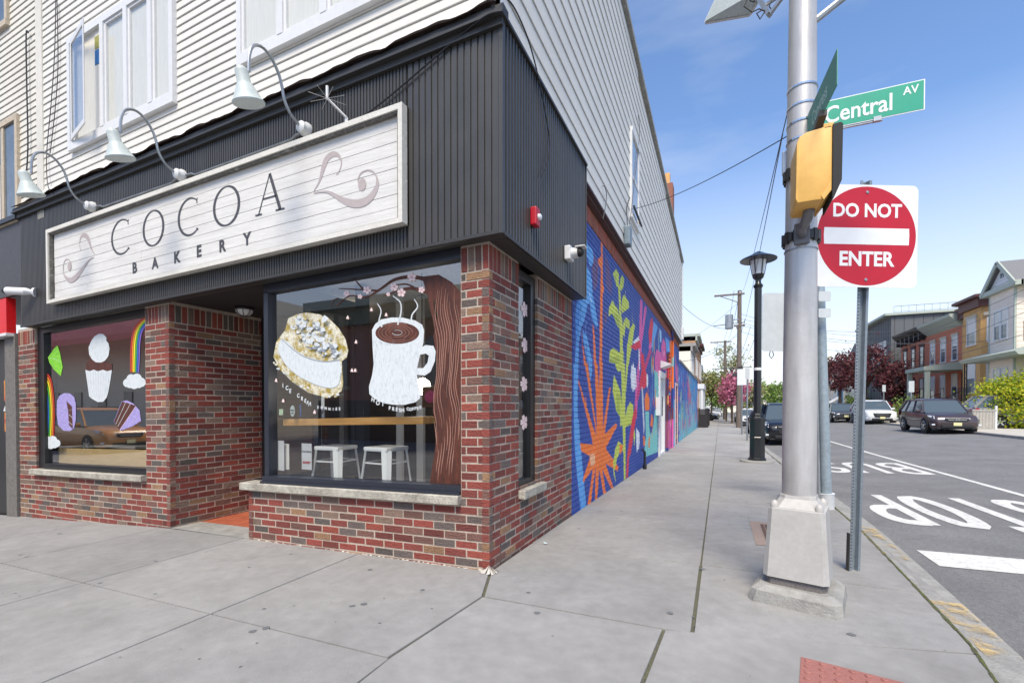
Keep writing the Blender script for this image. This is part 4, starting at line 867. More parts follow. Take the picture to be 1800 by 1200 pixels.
# ================================================================== WINDOW PAINTINGS (paint on the glass)
def paint_obj(name, label, layers, mats, parent):
    """layers: list of (kind, pts, mat index, extra) in photo-survey crops projected on the glass plane"""
    mb = MB(); lev = [0]
    yb_ = .066
    def f(u, v, w_): return (u, yb_-w_, v)
    for ly in layers:
        kind, pts, mi, fc = ly[0], ly[1], ly[2], ly[3]; mb.cur = mi; lev[0] += .00012; q = [onfront(*fc(p), yb_) for p in pts]
        if kind == 'p': flat(mb, q, f, lev[0])
        elif kind == 'r': add_ribbon(mb, q, ly[4], ly[5], f, lev[0], n=4)
    return mb.build(name, mats, parent, label=label)
cW, cL2 = crop(430, 430, 2.6675), crop(60, 560, 4.286)
mt['p_white'] = mat('window_paint_white', S('ccd2d5'), .6, var=.10, scale=14, stretch=(3, 1, .8), col2=S('a9b4bb'), lo=.52, hi=.78)
mt['p_brown'] = mat('window_paint_brown', S('5c3021'), .6, var=.25, scale=9, stretch=(3, 1, .5), col2=S('43231b'))
mt['p_bark'] = mat('window_paint_bark_line', S('9a7264'), .6, var=.2, scale=30)
mt['p_olive'] = mat('window_paint_olive', S('9c8838'), .6, var=.3, scale=13, col2=S('cfcbb8'), lo=.40, hi=.56)
mt['p_grey'] = mat('window_paint_grey', S('8b939b'), .6, var=.2, scale=25)
mt['p_pink'] = mat('window_paint_pink', S('efd3d0'), .6, var=.06, scale=30)
mt['p_pinkdk'] = mat('window_paint_rose', S('c98a8c'), .6)
mt['p_purple'] = mat('window_paint_purple', S('8f83bf'), .6, var=.2, scale=30, col2=S('a99fd0'))
mt['p_green'] = mat('window_paint_green', S('8fd23c'), .6, var=.15, scale=30, col2=S('5fae2c'))
PM = [mt['p_white'], mt['p_brown'], mt['p_bark'], mt['p_olive'], mt['p_grey'], mt['p_pink'], mt['p_pinkdk'], mt['p_purple'], mt['p_green']]
ly = [('p', [(830, 150), (910, 140), (970, 175), (1016, 225), (1018, 1122), (868, 1116), (890, 980), (905, 860), (882, 780), (900, 640), (900, 520), (885, 430), (905, 340), (895, 270), (850, 215)], 1, cW)]
for pth, a, b in (([(860, 165), (780, 150), (700, 165), (640, 205), (570, 245), (490, 240), (430, 290)], .036, .006), ([(880, 230), (790, 205), (720, 215), (650, 240)], .04, .008), ([(620, 215), (540, 210), (440, 205)], .018, .005), ([(560, 215), (530, 180), (510, 155)], .016, .006), ([(800, 205), (760, 185), (700, 190)], .018, .008), ([(440, 250), (415, 262), (408, 290)], .01, .004), ([(900, 160), (870, 200), (880, 300), (900, 380)], .06, .03)):
    ly.append(('r', pth, 1, cW, a, b))
rg = random.Random(77)
for k in range(11):
    x = 896+k*10.6; y = 200+rg.uniform(-10, 160); pth = []; ph = k*.16+rg.uniform(-.25, .25); am = rg.uniform(8, 13); wl_ = 66; ln = rg.uniform(220, 760)
    while y < 1108 and len(pth) < ln/38: pth.append((min(1008, max(888 if y < 800 else 880, x+am*math.sin(y/wl_+ph)+3*math.sin(y/31+k*.2))), y)); y += 38
    if len(pth) > 2: ly.append(('r', pth, 2, cW, (lambda t: .002+.005*math.sin(math.pi*t)), None))
for k in range(9):
    x = 890+k*13.2; pth = []; ph = k*.16; y = rg.uniform(640, 980); y2 = y+rg.uniform(120, 300)
    while y < min(1110, y2): pth.append((min(1008, x+10*math.sin(y/66+ph)), y)); y += 36
    if len(pth) > 2: ly.append(('r', pth, 2, cW, (lambda t: .002+.006*math.sin(math.pi*t)), None))
paint_obj('painted_tree', 'brown painted cherry tree on the right of the big shop window', ly, PM, wr)
ly = []
for (x, y, r_) in ((478, 228, 15), (541, 243, 12), (574, 213, 20), (702, 198, 20), (736, 225, 21), (785, 153, 22), (831, 212, 16), (675, 233, 10)):
    a0 = rg.uniform(0, 1.2)
    for k in range(5):
        a = a0+k*1.2566; c, s_ = math.cos(a), math.sin(a); ly.append(('p', [(x, y), (x+c*r_*.6-s_*r_*.38, y+s_*r_*.6+c*r_*.38), (x+c*r_-s_*r_*.22, y+s_*r_+c*r_*.22), (x+c*r_*.86, y+s_*r_*.86), (x+c*r_+s_*r_*.22, y+s_*r_-c*r_*.22), (x+c*r_*.6+s_*r_*.38, y+s_*r_*.6-c*r_*.38)], 5, cW))
    ly.append(('p', [(x+r_*.2*math.cos(t), y+r_*.2*math.sin(t)) for t in [i*1.047 for i in range(6)]], 6, cW))
for (x, y) in ((596, 306), (665, 330), (524, 457), (505, 590), (520, 590), (485, 343), (150, 637), (183, 732), (330, 785)): ly.append(('p', [(x-7, y+5), (x, y-12), (x+5, y-4), (x+6, y+8), (x, y+5)], 5, cW))
paint_obj('painted_blossom', 'pink and white painted blossoms and petals on the big window', ly, PM, wr)
mug = [(597, 400), (612, 372), (640, 350), (690, 341), (740, 342), (800, 355), (832, 375), (842, 400), (838, 460), (822, 520), (812, 560), (806, 600), (812, 640), (825, 685), (822, 720), (800, 738), (750, 750), (700, 750), (650, 742), (610, 722), (585, 700), (583, 665), (598, 610), (605, 560), (600, 480)]
ly = [('p', mug, 0, cW), ('p', [(826, 482), (850, 470), (885, 474), (896, 500), (892, 545), (872, 595), (845, 613), (806, 608), (808, 578), (838, 578), (858, 552), (864, 520), (850, 510), (824, 515)], 0, cW),
      ('p', [(716+103*math.cos(t), 414+51*math.sin(t)) for t in [i*math.pi/14 for i in range(28)]], 1, cW)]
for k, q in enumerate((.86, .7, .54, .38, .22)):
    ly.append(('r', [(716+103*q*math.cos(t+k), 412+51*q*math.sin(t+k)) for t in [i*math.pi/9 for i in range(16)]], 2 if k < 4 else 0, cW, .002, .004))
for pth in ([(622, 275), (640, 310), (630, 360), (645, 385)], [(695, 240), (730, 270), (733, 320), (718, 375)], [(795, 255), (812, 290), (785, 330), (782, 375)]): ly.append(('r', pth, 0, cW, .008, .016))
for k in range(46):
    x, y = rg.choice([(rg.uniform(606, 622), rg.uniform(440, 700)), (rg.uniform(800, 822), rg.uniform(440, 720)), (rg.uniform(620, 800), rg.uniform(700, 738)), (rg.uniform(620, 700), rg.uniform(448, 470))]); l = rg.uniform(6, 18); a = rg.uniform(1.2, 2.2) if x < 625 or x > 795 else rg.uniform(-.3, .3)
    ly.append(('r', [(x, y), (x+l*math.cos(a), y+l*math.sin(a))], 4, cW, .002, .001))
paint_obj('painted_mug', 'white painted mug of steaming coffee on the big window', ly, PM, wr)
ly = [('p', [(205, 345), (245, 326), (290, 318), (350, 326), (400, 350), (440, 390), (472, 440), (486, 495), (478, 530), (455, 545), (458, 600), (462, 650), (455, 685), (430, 702), (370, 712), (300, 694), (225, 645), (165, 585), (135, 525), (148, 455), (190, 400)], 3, cW),
      ('p', [(172, 440), (200, 452), (240, 495), (290, 525), (380, 548), (445, 540), (455, 590), (448, 640), (430, 668), (390, 672), (330, 655), (250, 615), (190, 560), (158, 505), (160, 470)], 0, cW), ('r', [(172, 440), (215, 480), (280, 525), (370, 548), (448, 540)], 4, cW, .008, .014), ('r', [(158, 500), (190, 560), (250, 615), (330, 655), (400, 672), (440, 655), (452, 600)], 4, cW, .004, .008)]
for k in range(190):
    a = rg.uniform(0, 6.28); q = rg.random()**.5*.93; x = 335+q*(118*math.cos(a)*.95+34*math.sin(a)); y = 432+q*(88*math.sin(a)+48*math.cos(a)); r_ = rg.uniform(5, 17)
    ly.append(('p', [(x+r_*rg.uniform(.6, 1.2)*math.cos(t), y+r_*rg.uniform(.5, 1.0)*math.sin(t)) for t in [i*math.pi/3+a for i in range(6)]], rg.choice([0, 0, 0, 0, 4, 3, 3]), cW))
for k in range(40):
    t = rg.random(); x = 150+300*t; y = 560+150*math.sin(t*1.7)+rg.uniform(-8, 8)-0; ly.append(('p', [(x+rg.uniform(4, 11)*math.cos(u), y+rg.uniform(3, 7)*math.sin(u)) for u in [i*math.pi/3 for i in range(6)]], rg.choice([0, 3, 3]), cW))
ly.append(('p', [(375, 345), (385, 332), (405, 346), (392, 362), (370, 370)], 0, cW))
paint_obj('painted_ice_cream_pie', 'painted ice cream sandwich with olive and white topping on the big window', ly, PM, wr)
for txt, pts, sz in (('ICE', [(180, 660), (199, 672), (214, 686)], .058), ('CREAM', [(252, 708), (270, 722), (285, 732), (297, 741), (305, 748)], .052), ('SUNNIES', [(344, 762), (362, 764), (380, 767), (398, 770), (415, 771), (430, 770), (445, 769)], .036), ('HOT', [(602, 727), (625, 742), (648, 746)], .055), ('FRESH', [(680, 766), (697, 770), (713, 772), (728, 776), (742, 776)], .044), ('COFFEE', [(765, 770), (778, 772), (789, 770), (800, 768), (812, 767), (824, 763)], .036)):
    for ch_, p in zip(txt, pts):
        x, z = onfront(*cW(p), .064); a = rg.uniform(-.18, .18); text_obj(ch_, sz, mt['p_white'], frame((x, .0635, z), (math.cos(a), 0, math.sin(a)), (-math.sin(a), 0, math.cos(a)), (0, -1, 0)), wr, 'painted_letter', bold=.0015, depth=.0003)
# flowers down the side window
for (px, py) in ((922, 544), (923, 607), (921, 675), (921, 742)):
    y, z = onside(px, py, -.068); mb = MB()
    for k in range(5):
        a = .6+k*1.2566; c, s_ = math.cos(a), math.sin(a); r_ = .075
        mb.add([(-.066, y+u*1.25, z+v) for u, v in ((0, 0), (c*r_*.6-s_*r_*.38, s_*r_*.6+c*r_*.38), (c*r_-s_*r_*.22, s_*r_+c*r_*.22), (c*r_*.84, s_*r_*.84), (c*r_+s_*r_*.22, s_*r_-c*r_*.22), (c*r_*.6+s_*r_*.38, s_*r_*.6-c*r_*.38))], [tuple(range(6))])
    mb.build('painted_blossom', mt['p_pink'], ws)
# left window
RB = [mat('rainbow_'+n, S(c), .6, var=.08, scale=40) for n, c in (('red', 'b8352c'), ('orange', 'e2852c'), ('yellow', 'ecd92f'), ('green', '4faa3a'), ('blue', '2f62b8'), ('violet', '7a62b0'))]
def rainbow(outer, inner, cloud, label):
    n = 6; ly = []
    for k in range(n):
        t = (k+.5)/n; pth = [(o[0]+(i[0]-o[0])*t, o[1]+(i[1]-o[1])*t) for o, i in zip(outer, inner)]
        ly.append(('r', pth, k, cL2, .0255*1.15, .0205*1.15))
    cx, cy, q = cloud
    for (dx, dy, r_) in ((-48, 12, 28), (-20, -12, 34), (18, -16, 34), (48, 8, 30), (0, 18, 34), (-30, 22, 24), (32, 22, 24)):
        ly.append(('p', [(cx+q*(dx+r_*math.cos(t)), cy+q*(dy+r_*1.05*math.sin(t))) for t in [i*math.pi/6 for i in range(12)]], 6, cL2))
    paint_obj('painted_rainbow', label, ly, RB+[mt['p_white']], wl)
rainbow([(78, 398), (105, 415), (132, 460), (148, 560), (156, 700), (152, 890)], [(60, 500), (66, 506), (78, 540), (88, 620), (92, 740), (85, 885)], (125, 930, .95), 'painted rainbow ending in a white cloud at the left edge of the left window')
rainbow([(842, -10), (800, 15), (755, 65), (730, 150), (722, 270), (722, 400)], [(848, 45), (832, 70), (812, 115), (800, 200), (798, 300), (792, 405)], (755, 470, 1.12), 'painted rainbow ending in a white cloud at the right edge of the left window')
ly = [('p', [(392, 335), (430, 296), (470, 330), (530, 320), (588, 342), (586, 392), (388, 388)], 1, cL2), ('p', [(386, 385), (420, 395), (450, 383), (480, 396), (520, 384), (550, 396), (586, 385), (575, 460), (560, 545), (548, 590), (520, 625), (480, 627), (440, 605), (415, 585), (400, 480)], 0, cL2),
      ('p', [(432, 165), (455, 132), (490, 113), (520, 116), (545, 140), (544, 165), (560, 185), (568, 225), (560, 280), (535, 315), (505, 330), (465, 328), (435, 305), (415, 270), (410, 215)], 0, cL2)]
for k in range(9): ly.append(('r', [(405+k*20, 400), (412+k*18, 500), (430+k*14, 590)], 4, cL2, .003, .002))
paint_obj('painted_cupcake', 'painted cupcake with white frosting on the left window', ly, PM, wl)
paint_obj('painted_lime_slice', 'bright green painted wedge on the left window', [('p', [(104, 292), (150, 225), (176, 200), (195, 260), (215, 365), (200, 432), (150, 385), (115, 330)], 8, cL2), ('p', [(120, 300), (160, 235), (180, 260), (186, 300)], 8, cL2), ('r', [(108, 300), (150, 300), (205, 330)], 0, cL2, .003, .003)], PM, wl)
paint_obj('painted_cake', 'purple painted round cake with a cut slice on the left window', [('p', [(172, 620), (190, 580), (225, 560), (270, 562), (302, 590), (314, 640), (314, 760), (300, 825), (270, 845), (220, 842), (180, 800), (170, 720)], 7, cL2), ('p', [(243, 618), (285, 660), (292, 832), (262, 800), (256, 700)], 1, cL2), ('r', [(180, 655), (220, 688), (280, 685), (312, 650)], 4, cL2, .004, .004), ('r', [(262, 720), (288, 745)], 0, cL2, .006, .006), ('r', [(260, 775), (288, 800)], 0, cL2, .006, .006)], PM, wl)
paint_obj('painted_cake_slice', 'painted chocolate cake slice with purple icing on the left window', [('p', [(660, 622), (700, 614), (750, 640), (795, 690), (805, 770), (740, 810), (650, 842), (600, 775)], 7, cL2), ('p', [(663, 622), (768, 655), (642, 838), (602, 775)], 1, cL2), ('r', [(690, 628), (615, 795)], 0, cL2, .006, .006), ('r', [(725, 640), (630, 812)], 0, cL2, .006, .006), ('r', [(768, 655), (645, 838)], 5, cL2, .004, .004)], PM, wl)

# ================================================================== SHOP INTERIOR
X3 = Vector((1, 0, 0)); Y3 = Vector((0, 1, 0)); Z3 = Vector((0, 0, 1))
mb = MB(shear); mb.box(-6.9, -.25, 5.0, 5.1, -.2, 2.9); mb.box(-7.1, -7.0, .2, 5.0, -.2, 2.9); mb.box(-.26, -.23, 1.04, 5.0, -.2, 2.9); mb.box(-4.1, -4.03, 1.25, 2.0, -.2, 2.9); mb.box(-4.45, -4.2, .2, 1.25, -.2, 2.9); mb.build('interior_wall', mt['interior'], bld)
MB(shear).box(-7.0, -.25, 1.25, 5.0, -.2, .02).build('interior_floor', mt['floor_in'], bld); MB(shear).box(-2.46, -.25, .2, 1.25, -.2, .02).build('interior_floor', mt['floor_in'], bld); MB(shear).box(-7.0, -.25, .2, 5.0, 2.72, 2.8).build('interior_ceiling', mt['ceil_in'], bld)
wd = tag(MB(shear).box(-2.42, -.72, .16, .46, 1.135, 1.20).build('window_counter', mt['wood'], bevel=.004), 'long light pine counter plank running behind the big painted window', 'counter')
lc = tag(MB(shear).box(-6.85, -4.5, .14, .5, .60, .88).build('wooden_bench', mnew('bright_pine', S('f0cf94'), .5, var=.1, scale=3, stretch=(.4, 5, 5))), 'light pine window seat along the foot of the left shop window', 'bench')
MB(shear).box(-6.75, -4.5, .14, .52, .86, .88).build('seat_edge', mt['trim'], lc)
mb = MB(shear); mb.box(-2.2, -2.08, .95, 1.05, 0, 2.7); mb.build('interior_post', mt['navy'], bld)
MB(shear).box(-2.06, -1.98, 1.5, 1.55, 0, 2.7).build('interior_post', mt['trim'], bld); MB(shear).box(-1.9, -1.8, 1.7, 1.75, 0, 2.7).build('interior_post', mt['trim'], bld)
def stool(label, px, y, rz):
    x = onfront(px, 785, y)[0]; zf = .02+K*x; t = thing('metal_stool', label, 'stool', (x, y, zf), 0, 'white metal stools at the window counter'); c = Vector((x, y, zf)); sh_ = .90
    ax = (Vector((math.cos(rz), math.sin(rz), 0)), Vector((-math.sin(rz), math.cos(rz), 0)), Z3)
    MB().cbox(c+Z3*(sh_-.02), .30, .30, .04, ax).build('seat', mt['white_metal'], t, bevel=.012)
    for a, b in ((1, 1), (1, -1), (-1, 1), (-1, -1)):
        p0 = c+(ax[0]*a+ax[1]*b)*.135+Z3*(sh_-.03); p1 = c+(ax[0]*a+ax[1]*b)*.215+Z3*.01; d = (ax[0]*a+ax[1]*b).normalized(); s_ = Vector((-d.y, d.x, 0)); mb = MB()
        v = []
        for p, wd_ in ((p0, .095), (p1, .042)): v += [p-s_*wd_/2, p+d*.008, p+s_*wd_/2, p+s_*wd_*.4-d*.012, p-s_*wd_*.4-d*.012]
        mb.add([tuple(q) for q in v], [(i, (i+1) % 5, 5+(i+1) % 5, 5+i) for i in range(5)]+[(4, 3, 2, 1, 0), (5, 6, 7, 8, 9)]); mb.build('leg', mt['white_metal'], t)
    mb = MB()
    for a, b, a2, b2 in ((1, 1, 1, -1), (1, -1, -1, -1), (-1, -1, -1, 1), (-1, 1, 1, 1)): mb.bar(c+(ax[0]*a+ax[1]*b)*.15+Z3*(sh_-.15), c+(ax[0]*a2+ax[1]*b2)*.15+Z3*(sh_-.15), .012)
    mb.build('brace', mt['white_metal'], t)
stool('white metal stool nearer the dark post, left of the other stool in the big window', 591, .42, R(4))
stool('white metal stool on the right, below the painted mug in the big window', 679, .40, R(-5))
gl = tag(MB(shear).lathe([(.002, -.09), (.05, -.075), (.085, -.035), (.09, 0), (.075, .05), (.03, .085), (.002, .09)], (onfront(742, 679, .9)[0], .9, onfront(742, 679, .9)[1]-K*onfront(742, 679, .9)[0]), 14).build('globe_lamp', emis('lamp_glow', (1, .93, .82), 22), smooth=True), 'lit white globe lamp seen through the big window beside the painted tree', 'lamp')
MB(shear).bar((onfront(742, 679, .9)[0], .9, 1.6), (onfront(742, 679, .9)[0], .9, 2.7), .008).build('cord', mt['wire'], gl)
for (px, d_, lbl) in ((607, 1.6, 'small lit ceiling lamp over the painted ice cream sandwich'), (640, 3.0, None)):
    if lbl:
        x, z = onfront(px, 556, d_); tag(MB().lathe([(.05, 0), (.09, -.02), (.03, -.05)], (x, d_, z), 12).build('ceiling_lamp', emis('lamp_glow2', (1, .9, .75), 9)), lbl, 'lamp')
def sticker(px, py, w_, h_, m, name, label, y=.10, cat='sticker', rnd=False):
    x, z = onfront(px, py, y); mb = MB()
    if rnd: mb.prism([(x+w_/2*math.cos(t), z+h_/2*math.sin(t)) for t in [i*math.pi/8 for i in range(16)]], (0, .002), lambda u, v, q: (u, y+q, v))
    else: mb.box(x-w_/2, x+w_/2, y, y+.002, z-h_/2, z+h_/2)
    return tag(mb.build(name, m), label, cat)
sticker(481, 724, .035, .085, mnew('st_blue', S('35568c'), .6), 'sticker', 'small blue sticker at the lower left of the big window'); sticker(494, 724, .055, .06, mnew('st_mint', S('b8d0b0'), .6), 'sticker', 'mint green paper sticker on the big window')
st = sticker(514, 722, .065, .11, mnew('st_pale', S('b6c4c2'), .6), 'round_sticker', 'pale oval sticker with dark printing on the big window', rnd=True); x, z = onfront(514, 722, .099)
text_obj('SHOP', .022, mt['letter'], frame((x, .0985, z+.005), X3, Z3, (0, -1, 0)), st, 'print', bold=.001, depth=.0002); text_obj('LOCAL', .014, mt['letter'], frame((x, .0985, z-.022), X3, Z3, (0, -1, 0)), st, 'print', bold=.001, depth=.0002)
sticker(528, 721, .02, .12, mt['st_blue'], 'sticker', 'narrow blue and white vertical sticker on the big window')
sticker(490, 800, .15, .30, mt['trim'], 'paper_notice', 'large white paper notice low in the left corner of the big window', y=.13, cat='notice'); sticker(502, 802, .10, .26, mt['curtain'], 'paper_notice', 'smaller white sheet behind the large notice in the big window', y=.16, cat='notice')
nb_ = sticker(539, 802, .135, .26, mt['pvc'], 'paper_notice', 'white notice with red print hanging low in the big window', y=.2, cat='notice'); x, z = onfront(539, 802, .198)
text_obj('Cocoa Bakery', .022, mt['letter'], frame((x, .197, z+.05), X3, Z3, (0, -1, 0)), nb_, 'print', bold=.0008, depth=.0002); text_obj('BAKERY', .03, mt['signred'], frame((x, .197, z-.06), X3, Z3, (0, -1, 0)), nb_, 'print', bold=.0015, depth=.0002)
# flower plaque, wooden hanger and small table inside
x, z = onfront(756, 697, .5); fp = thing('flower_frame', 'wood framed pink flower picture beside the painted tree in the big window', 'picture', (x, .5, z)); MB().box(x-.09, x+.09, .5, .51, z-.1, z+.1).build('board', mnew('dkbrown', S('5b3f2c'), .8), fp)
mb = MB()
for k in range(12): a = k*math.pi/6; mb.add([(x, .497, z), (x+.06*math.cos(a-.2), .497, z+.06*math.sin(a-.2)), (x+.06*math.cos(a+.2), .497, z+.06*math.sin(a+.2))], [(0, 1, 2)])
mb.build('flower', mt['signred'] if False else mnew('pink', S('c04a86'), .7), fp)
tb = thing('cafe_table', 'dark cafe table standing inside behind the stools', 'table', (-.95, 2.2, 0)); mb = MB(shear); mb.box(-1.6, -.5, 1.9, 2.6, .72, .76); mb.build('top', mnew('dark_wood', S('4a3a32'), .5, var=.2), tb); MB(shear).box(-1.1, -1.0, 2.2, 2.3, 0, .72).build('leg', mt['black'], tb)
ctr = thing('service_counter', 'brown wood panelled service counter deep inside the shop', 'counter', (-3, 4, 0)); MB(shear).box(-6.5, -1.2, 3.6, 4.2, 0, 1.05).build('body', mt['dark_wood'], ctr); MB(shear).box(-6.5, -1.15, 3.55, 4.25, 1.05, 1.1).build('worktop', mt['wood'], ctr)

# ================================================================== BAKERY SIGN
SX0, SX1, SZ0, SZ1 = -6.19, -.655, 2.725, 3.655
sg = thing('bakery_sign', 'long whitewashed plank sign reading COCOA BAKERY on the dark fascia', 'sign', (-3.4, -.14, 3.2))
mb = MB(shear); mb.box(SX0, SX1, -.118, -.138, SZ0, SZ1); mb.build('backing', mt['gap'], sg)
rg = random.Random(2); ph = (SZ1-SZ0-.10)/8; bx0, bx1 = SX0+.075, SX1-.075
for k in range(8):
    z0 = SZ0+.05+k*ph; cuts = [bx0, bx1] if k % 3 == 0 else [bx0, bx0+(bx1-bx0)*rg.choice([.2, .35, .62, .8]), bx1]
    for a, b in zip(cuts, cuts[1:]):
        y = -.150-rg.uniform(0, .003); MB(shear).box(a+.0015, b-.0015, y, -.138, z0+.003, z0+ph-.002).build('plank', mt['plank'], sg)
mb = MB(shear)
for q in ((SX0, SX1, SZ1-.045, SZ1), (SX0, SX1, SZ0, SZ0+.04), (SX0, SX0+.04, SZ0+.04, SZ1-.045), (SX1-.04, SX1, SZ0+.04, SZ1-.045)):
    MB(shear).box(q[0], q[1], -.205, -.118, q[2], q[3]).build('frame_board', mt['plankframe'], sg)
mb.box(SX0+.04, SX1-.04, -.19, -.14, SZ1-.062, SZ1-.045); mb.box(SX1-.058, SX1-.04, -.19, -.14, SZ0+.04, SZ1-.062); mb.box(SX0+.04, SX0+.058, -.19, -.14, SZ0+.04, SZ1-.062); mb.box(SX0+.058, SX1-.058, -.185, -.14, SZ0+.04, SZ0+.052); mb.build('frame_gap', mnew('peeling', S('6a6762'), .9, var=.3, scale=12, col2=S('a5a29a'), lo=.55, hi=.75), sg)
YS = -.1545
cS = crop(80, 180, 2.8125); cT = crop(400, 0, 2.667); cU = crop(0, 330, 4.445)
def sp(p, f=cS): return onfront(*f(p), YS)
def fsg(u, v, w_): return (u, YS-w_, v)
def ell(l, r_, t, b, cx, cyy, a0, a1, n, wf, serif=False):
    """letter bowl from its surveyed extents, stroke swelling with the angle"""
    x0 = sp((l, cyy))[0]; x1 = sp((r_, cyy))[0]; zt = sp((cx, t))[1]; zb = sp((cx, b))[1]; ox, oz = (x0+x1)/2, (zt+zb)/2; rx, rz_ = (x1-x0)/2, (zt-zb)/2
    slope = K
    pth = [(ox+rx*math.cos(R(a0+(a1-a0)*i/n)), oz+rz_*math.sin(R(a0+(a1-a0)*i/n))+slope*rx*math.cos(R(a0+(a1-a0)*i/n))) for i in range(n+1)]; return pth
def letter(paths):
    mb = MB()
    for pth, w0, w1 in paths: add_ribbon(mb, pth, w0, w1, fsg, 0, n=1, smooth=False)
    return mb.build('letter', mt['letter'], sg)
def swell(a, b): return lambda t: a+(b-a)*abs(math.cos(2*math.pi*t))
for (l, r_, t, b, cx, cyy) in ((328, 428, 580, 748, 378, 664), (658, 770, 475, 656, 712, 566)):
    p = ell(l, r_, t, b, cx, cyy, 52, 308, 26, None); d = (p[0][0]-p[1][0], p[0][1]-p[1][1])
    letter([(p, (lambda t: .013+.022*math.sin(math.pi*t)**2), None), ([(p[0][0]+.012, p[0][1]+.02), (p[0][0], p[0][1]), (p[0][0]+.004, p[0][1]-.035)], .014, .014), ([(p[-1][0]-.01, p[-1][1]+.012), (p[-1][0]+.02, p[-1][1]-.004)], .014, .02)])
for (l, r_, t, b, cx, cyy) in ((484, 582, 535, 707, 533, 621), (833, 956, 416, 607, 894, 512)):
    p = ell(l, r_, t, b, cx, cyy, 0, 360, 34, None); letter([(p, swell(.012, .036), None)])
A0, A1, A2 = sp((1053, 556)), sp((1108, 352)), sp((1160, 528)); dx = .0
L1 = (A1[0]+(A0[0]-A1[0])*.62, A1[1]+(A0[1]-A1[1])*.62); L2 = (A1[0]+(A2[0]-A1[0])*.62, A1[1]+(A2[1]-A1[1])*.62)
letter([([A0, A1], .013, .013), ([A1, A2], .034, .036), ([L1, L2], .016, .016), ([(A0[0]-.045, A0[1]), (A0[0]+.045, A0[1])], .015, .015), ([(A2[0]-.06, A2[1]), (A2[0]+.055, A2[1])], .015, .015)])
for ch_, p in zip('BAKERY', ((440, 820), (541, 797), (649, 768), (758, 738), (873, 712), (996, 678))):
    x, z = sp(p); text_obj(ch_, .165, mt['letter'], frame((x, YS, z), (1, 0, K), (-K, 0, 1), (0, -1, 0)), sg, 'letter', bold=.006, depth=.0005, sx=.95)
fl = [[(405, 895), (430, 850), (445, 800), (462, 750), (490, 725), (518, 728), (534, 760), (524, 800), (510, 818)], [(405, 905), (470, 900), (540, 938), (600, 955), (660, 935), (698, 880), (700, 835), (682, 805), (655, 798), (625, 812), (612, 845), (622, 875)]]
def flourish(f, pts, dot, dr, name='flourish'):
    mb = MB(); q = [sp(p, f) for p in pts[0]]; add_ribbon(mb, q, lambda t: .010+.048*math.sin(math.pi*min(1, t*1.25))**2 if t < .8 else .010, None, fsg, .0003, n=4)
    q = [sp(p, f) for p in pts[1]]; add_ribbon(mb, q, lambda t: .008+.062*math.sin(math.pi*min(1, t/.62))**2 if t < .62 else .012, None, fsg, .0006, n=4)
    c = sp(dot, f); flat(mb, [(c[0]+dr*math.cos(t), c[1]+dr*1.25*math.sin(t)) for t in [i*math.pi/8 for i in range(16)]], fsg, .0009); mb.build(name, mt['mauve'], sg)
flourish(cT, fl, (631, 866), .042)
flourish(cU, [[(738, 518), (715, 480), (700, 430), (680, 385), (655, 370), (632, 385), (622, 430), (626, 470), (634, 490)], [(732, 542), (690, 570), (640, 640), (590, 700), (545, 722), (505, 690), (494, 640), (498, 590), (515, 560), (538, 562), (553, 590)]], (543, 615), .045)
# ---- gooseneck lamps: one built, two copied
def gooseneck(label):
    j = Vector((-1.75, -.12, 3.755+K*-1.75)); t = thing('gooseneck_lamp', label, 'wall lamp', tuple(j), 0, 'gooseneck lamps above the bakery sign')
    MB().lathe([(.062, 0), (.062, .03), (.05, .045), (.05, .075), (.028, .09)], j, 14, ax=(X3, Z3, -Y3)).build('junction_box', mt['pvc'], t, smooth=True)
    pts = [(0, -.06, 0), (-.005, -.11, .02), (-.01, -.17, .06), (-.015, -.22, .14), (-.02, -.245, .25), (-.02, -.28, .34), (-.02, -.35, .42), (-.02, -.43, .445), (-.02, -.505, .40), (-.02, -.54, .30), (-.02, -.545, .17)]
    mb = MB()
    P = [Vector(p) for p in pts]; Q = []
    for i in range(len(P)-1):
        p0, p1, p2, p3 = P[max(i-1, 0)], P[i], P[i+1], P[min(i+2, len(P)-1)]
        for k in range(4): u = k/4; Q.append(j+.5*((2*p1)+(-p0+p2)*u+(2*p0-5*p1+4*p2-p3)*u*u+(-p0+3*p1-3*p2+p3)*u**3))
    Q.append(j+P[-1]); mb.tube(Q, .0125, 8); mb.build('gooseneck_arm', mt['galv'], t, smooth=True)
    c = j+Vector((-.02, -.545, -.08)); tl = R(16); ax = (X3, Vector((0, math.cos(tl), math.sin(tl))), Vector((0, -math.sin(tl), math.cos(tl))))
    mb = MB(); mb.lathe([(.117, -.01), (.120, 0), (.114, .006), (.092, .05), (.056, .125), (.049, .135), (.049, .215), (.043, .23), (.02, .25)], c+ax[2]*.01, 20, ax=ax); sh = mb.build('lamp_shade', mt['lampgrey'], t, smooth=True)
    MB().lathe([(.107, -.006), (.047, .10)], c+ax[2]*.008, 18, ax=ax).build('shade_inside', mt['galv'], sh)
    return t
g0 = gooseneck('gooseneck lamp over the right part of the sign, nearest the small antenna')
for (px, py, lb) in ((322, 310, 'middle gooseneck lamp over the letter C of the sign, below the open casement'), (165, 365, 'leftmost gooseneck lamp over the left end of the bakery sign')):
    c = copy_tree(g0); x, z = onfront(px, py, -.12); c.location = (x, -.12, z); c['label'] = lb
g0.location = (*[onfront(540, 230, -.12)[0]], -.12, onfront(540, 230, -.12)[1])
cd = MB(); pa, pb, pc = [Vector((onfront(*q, -.14)[0], -.14, onfront(*q, -.14)[1])) for q in ((165, 365), (322, 310), (540, 230))]
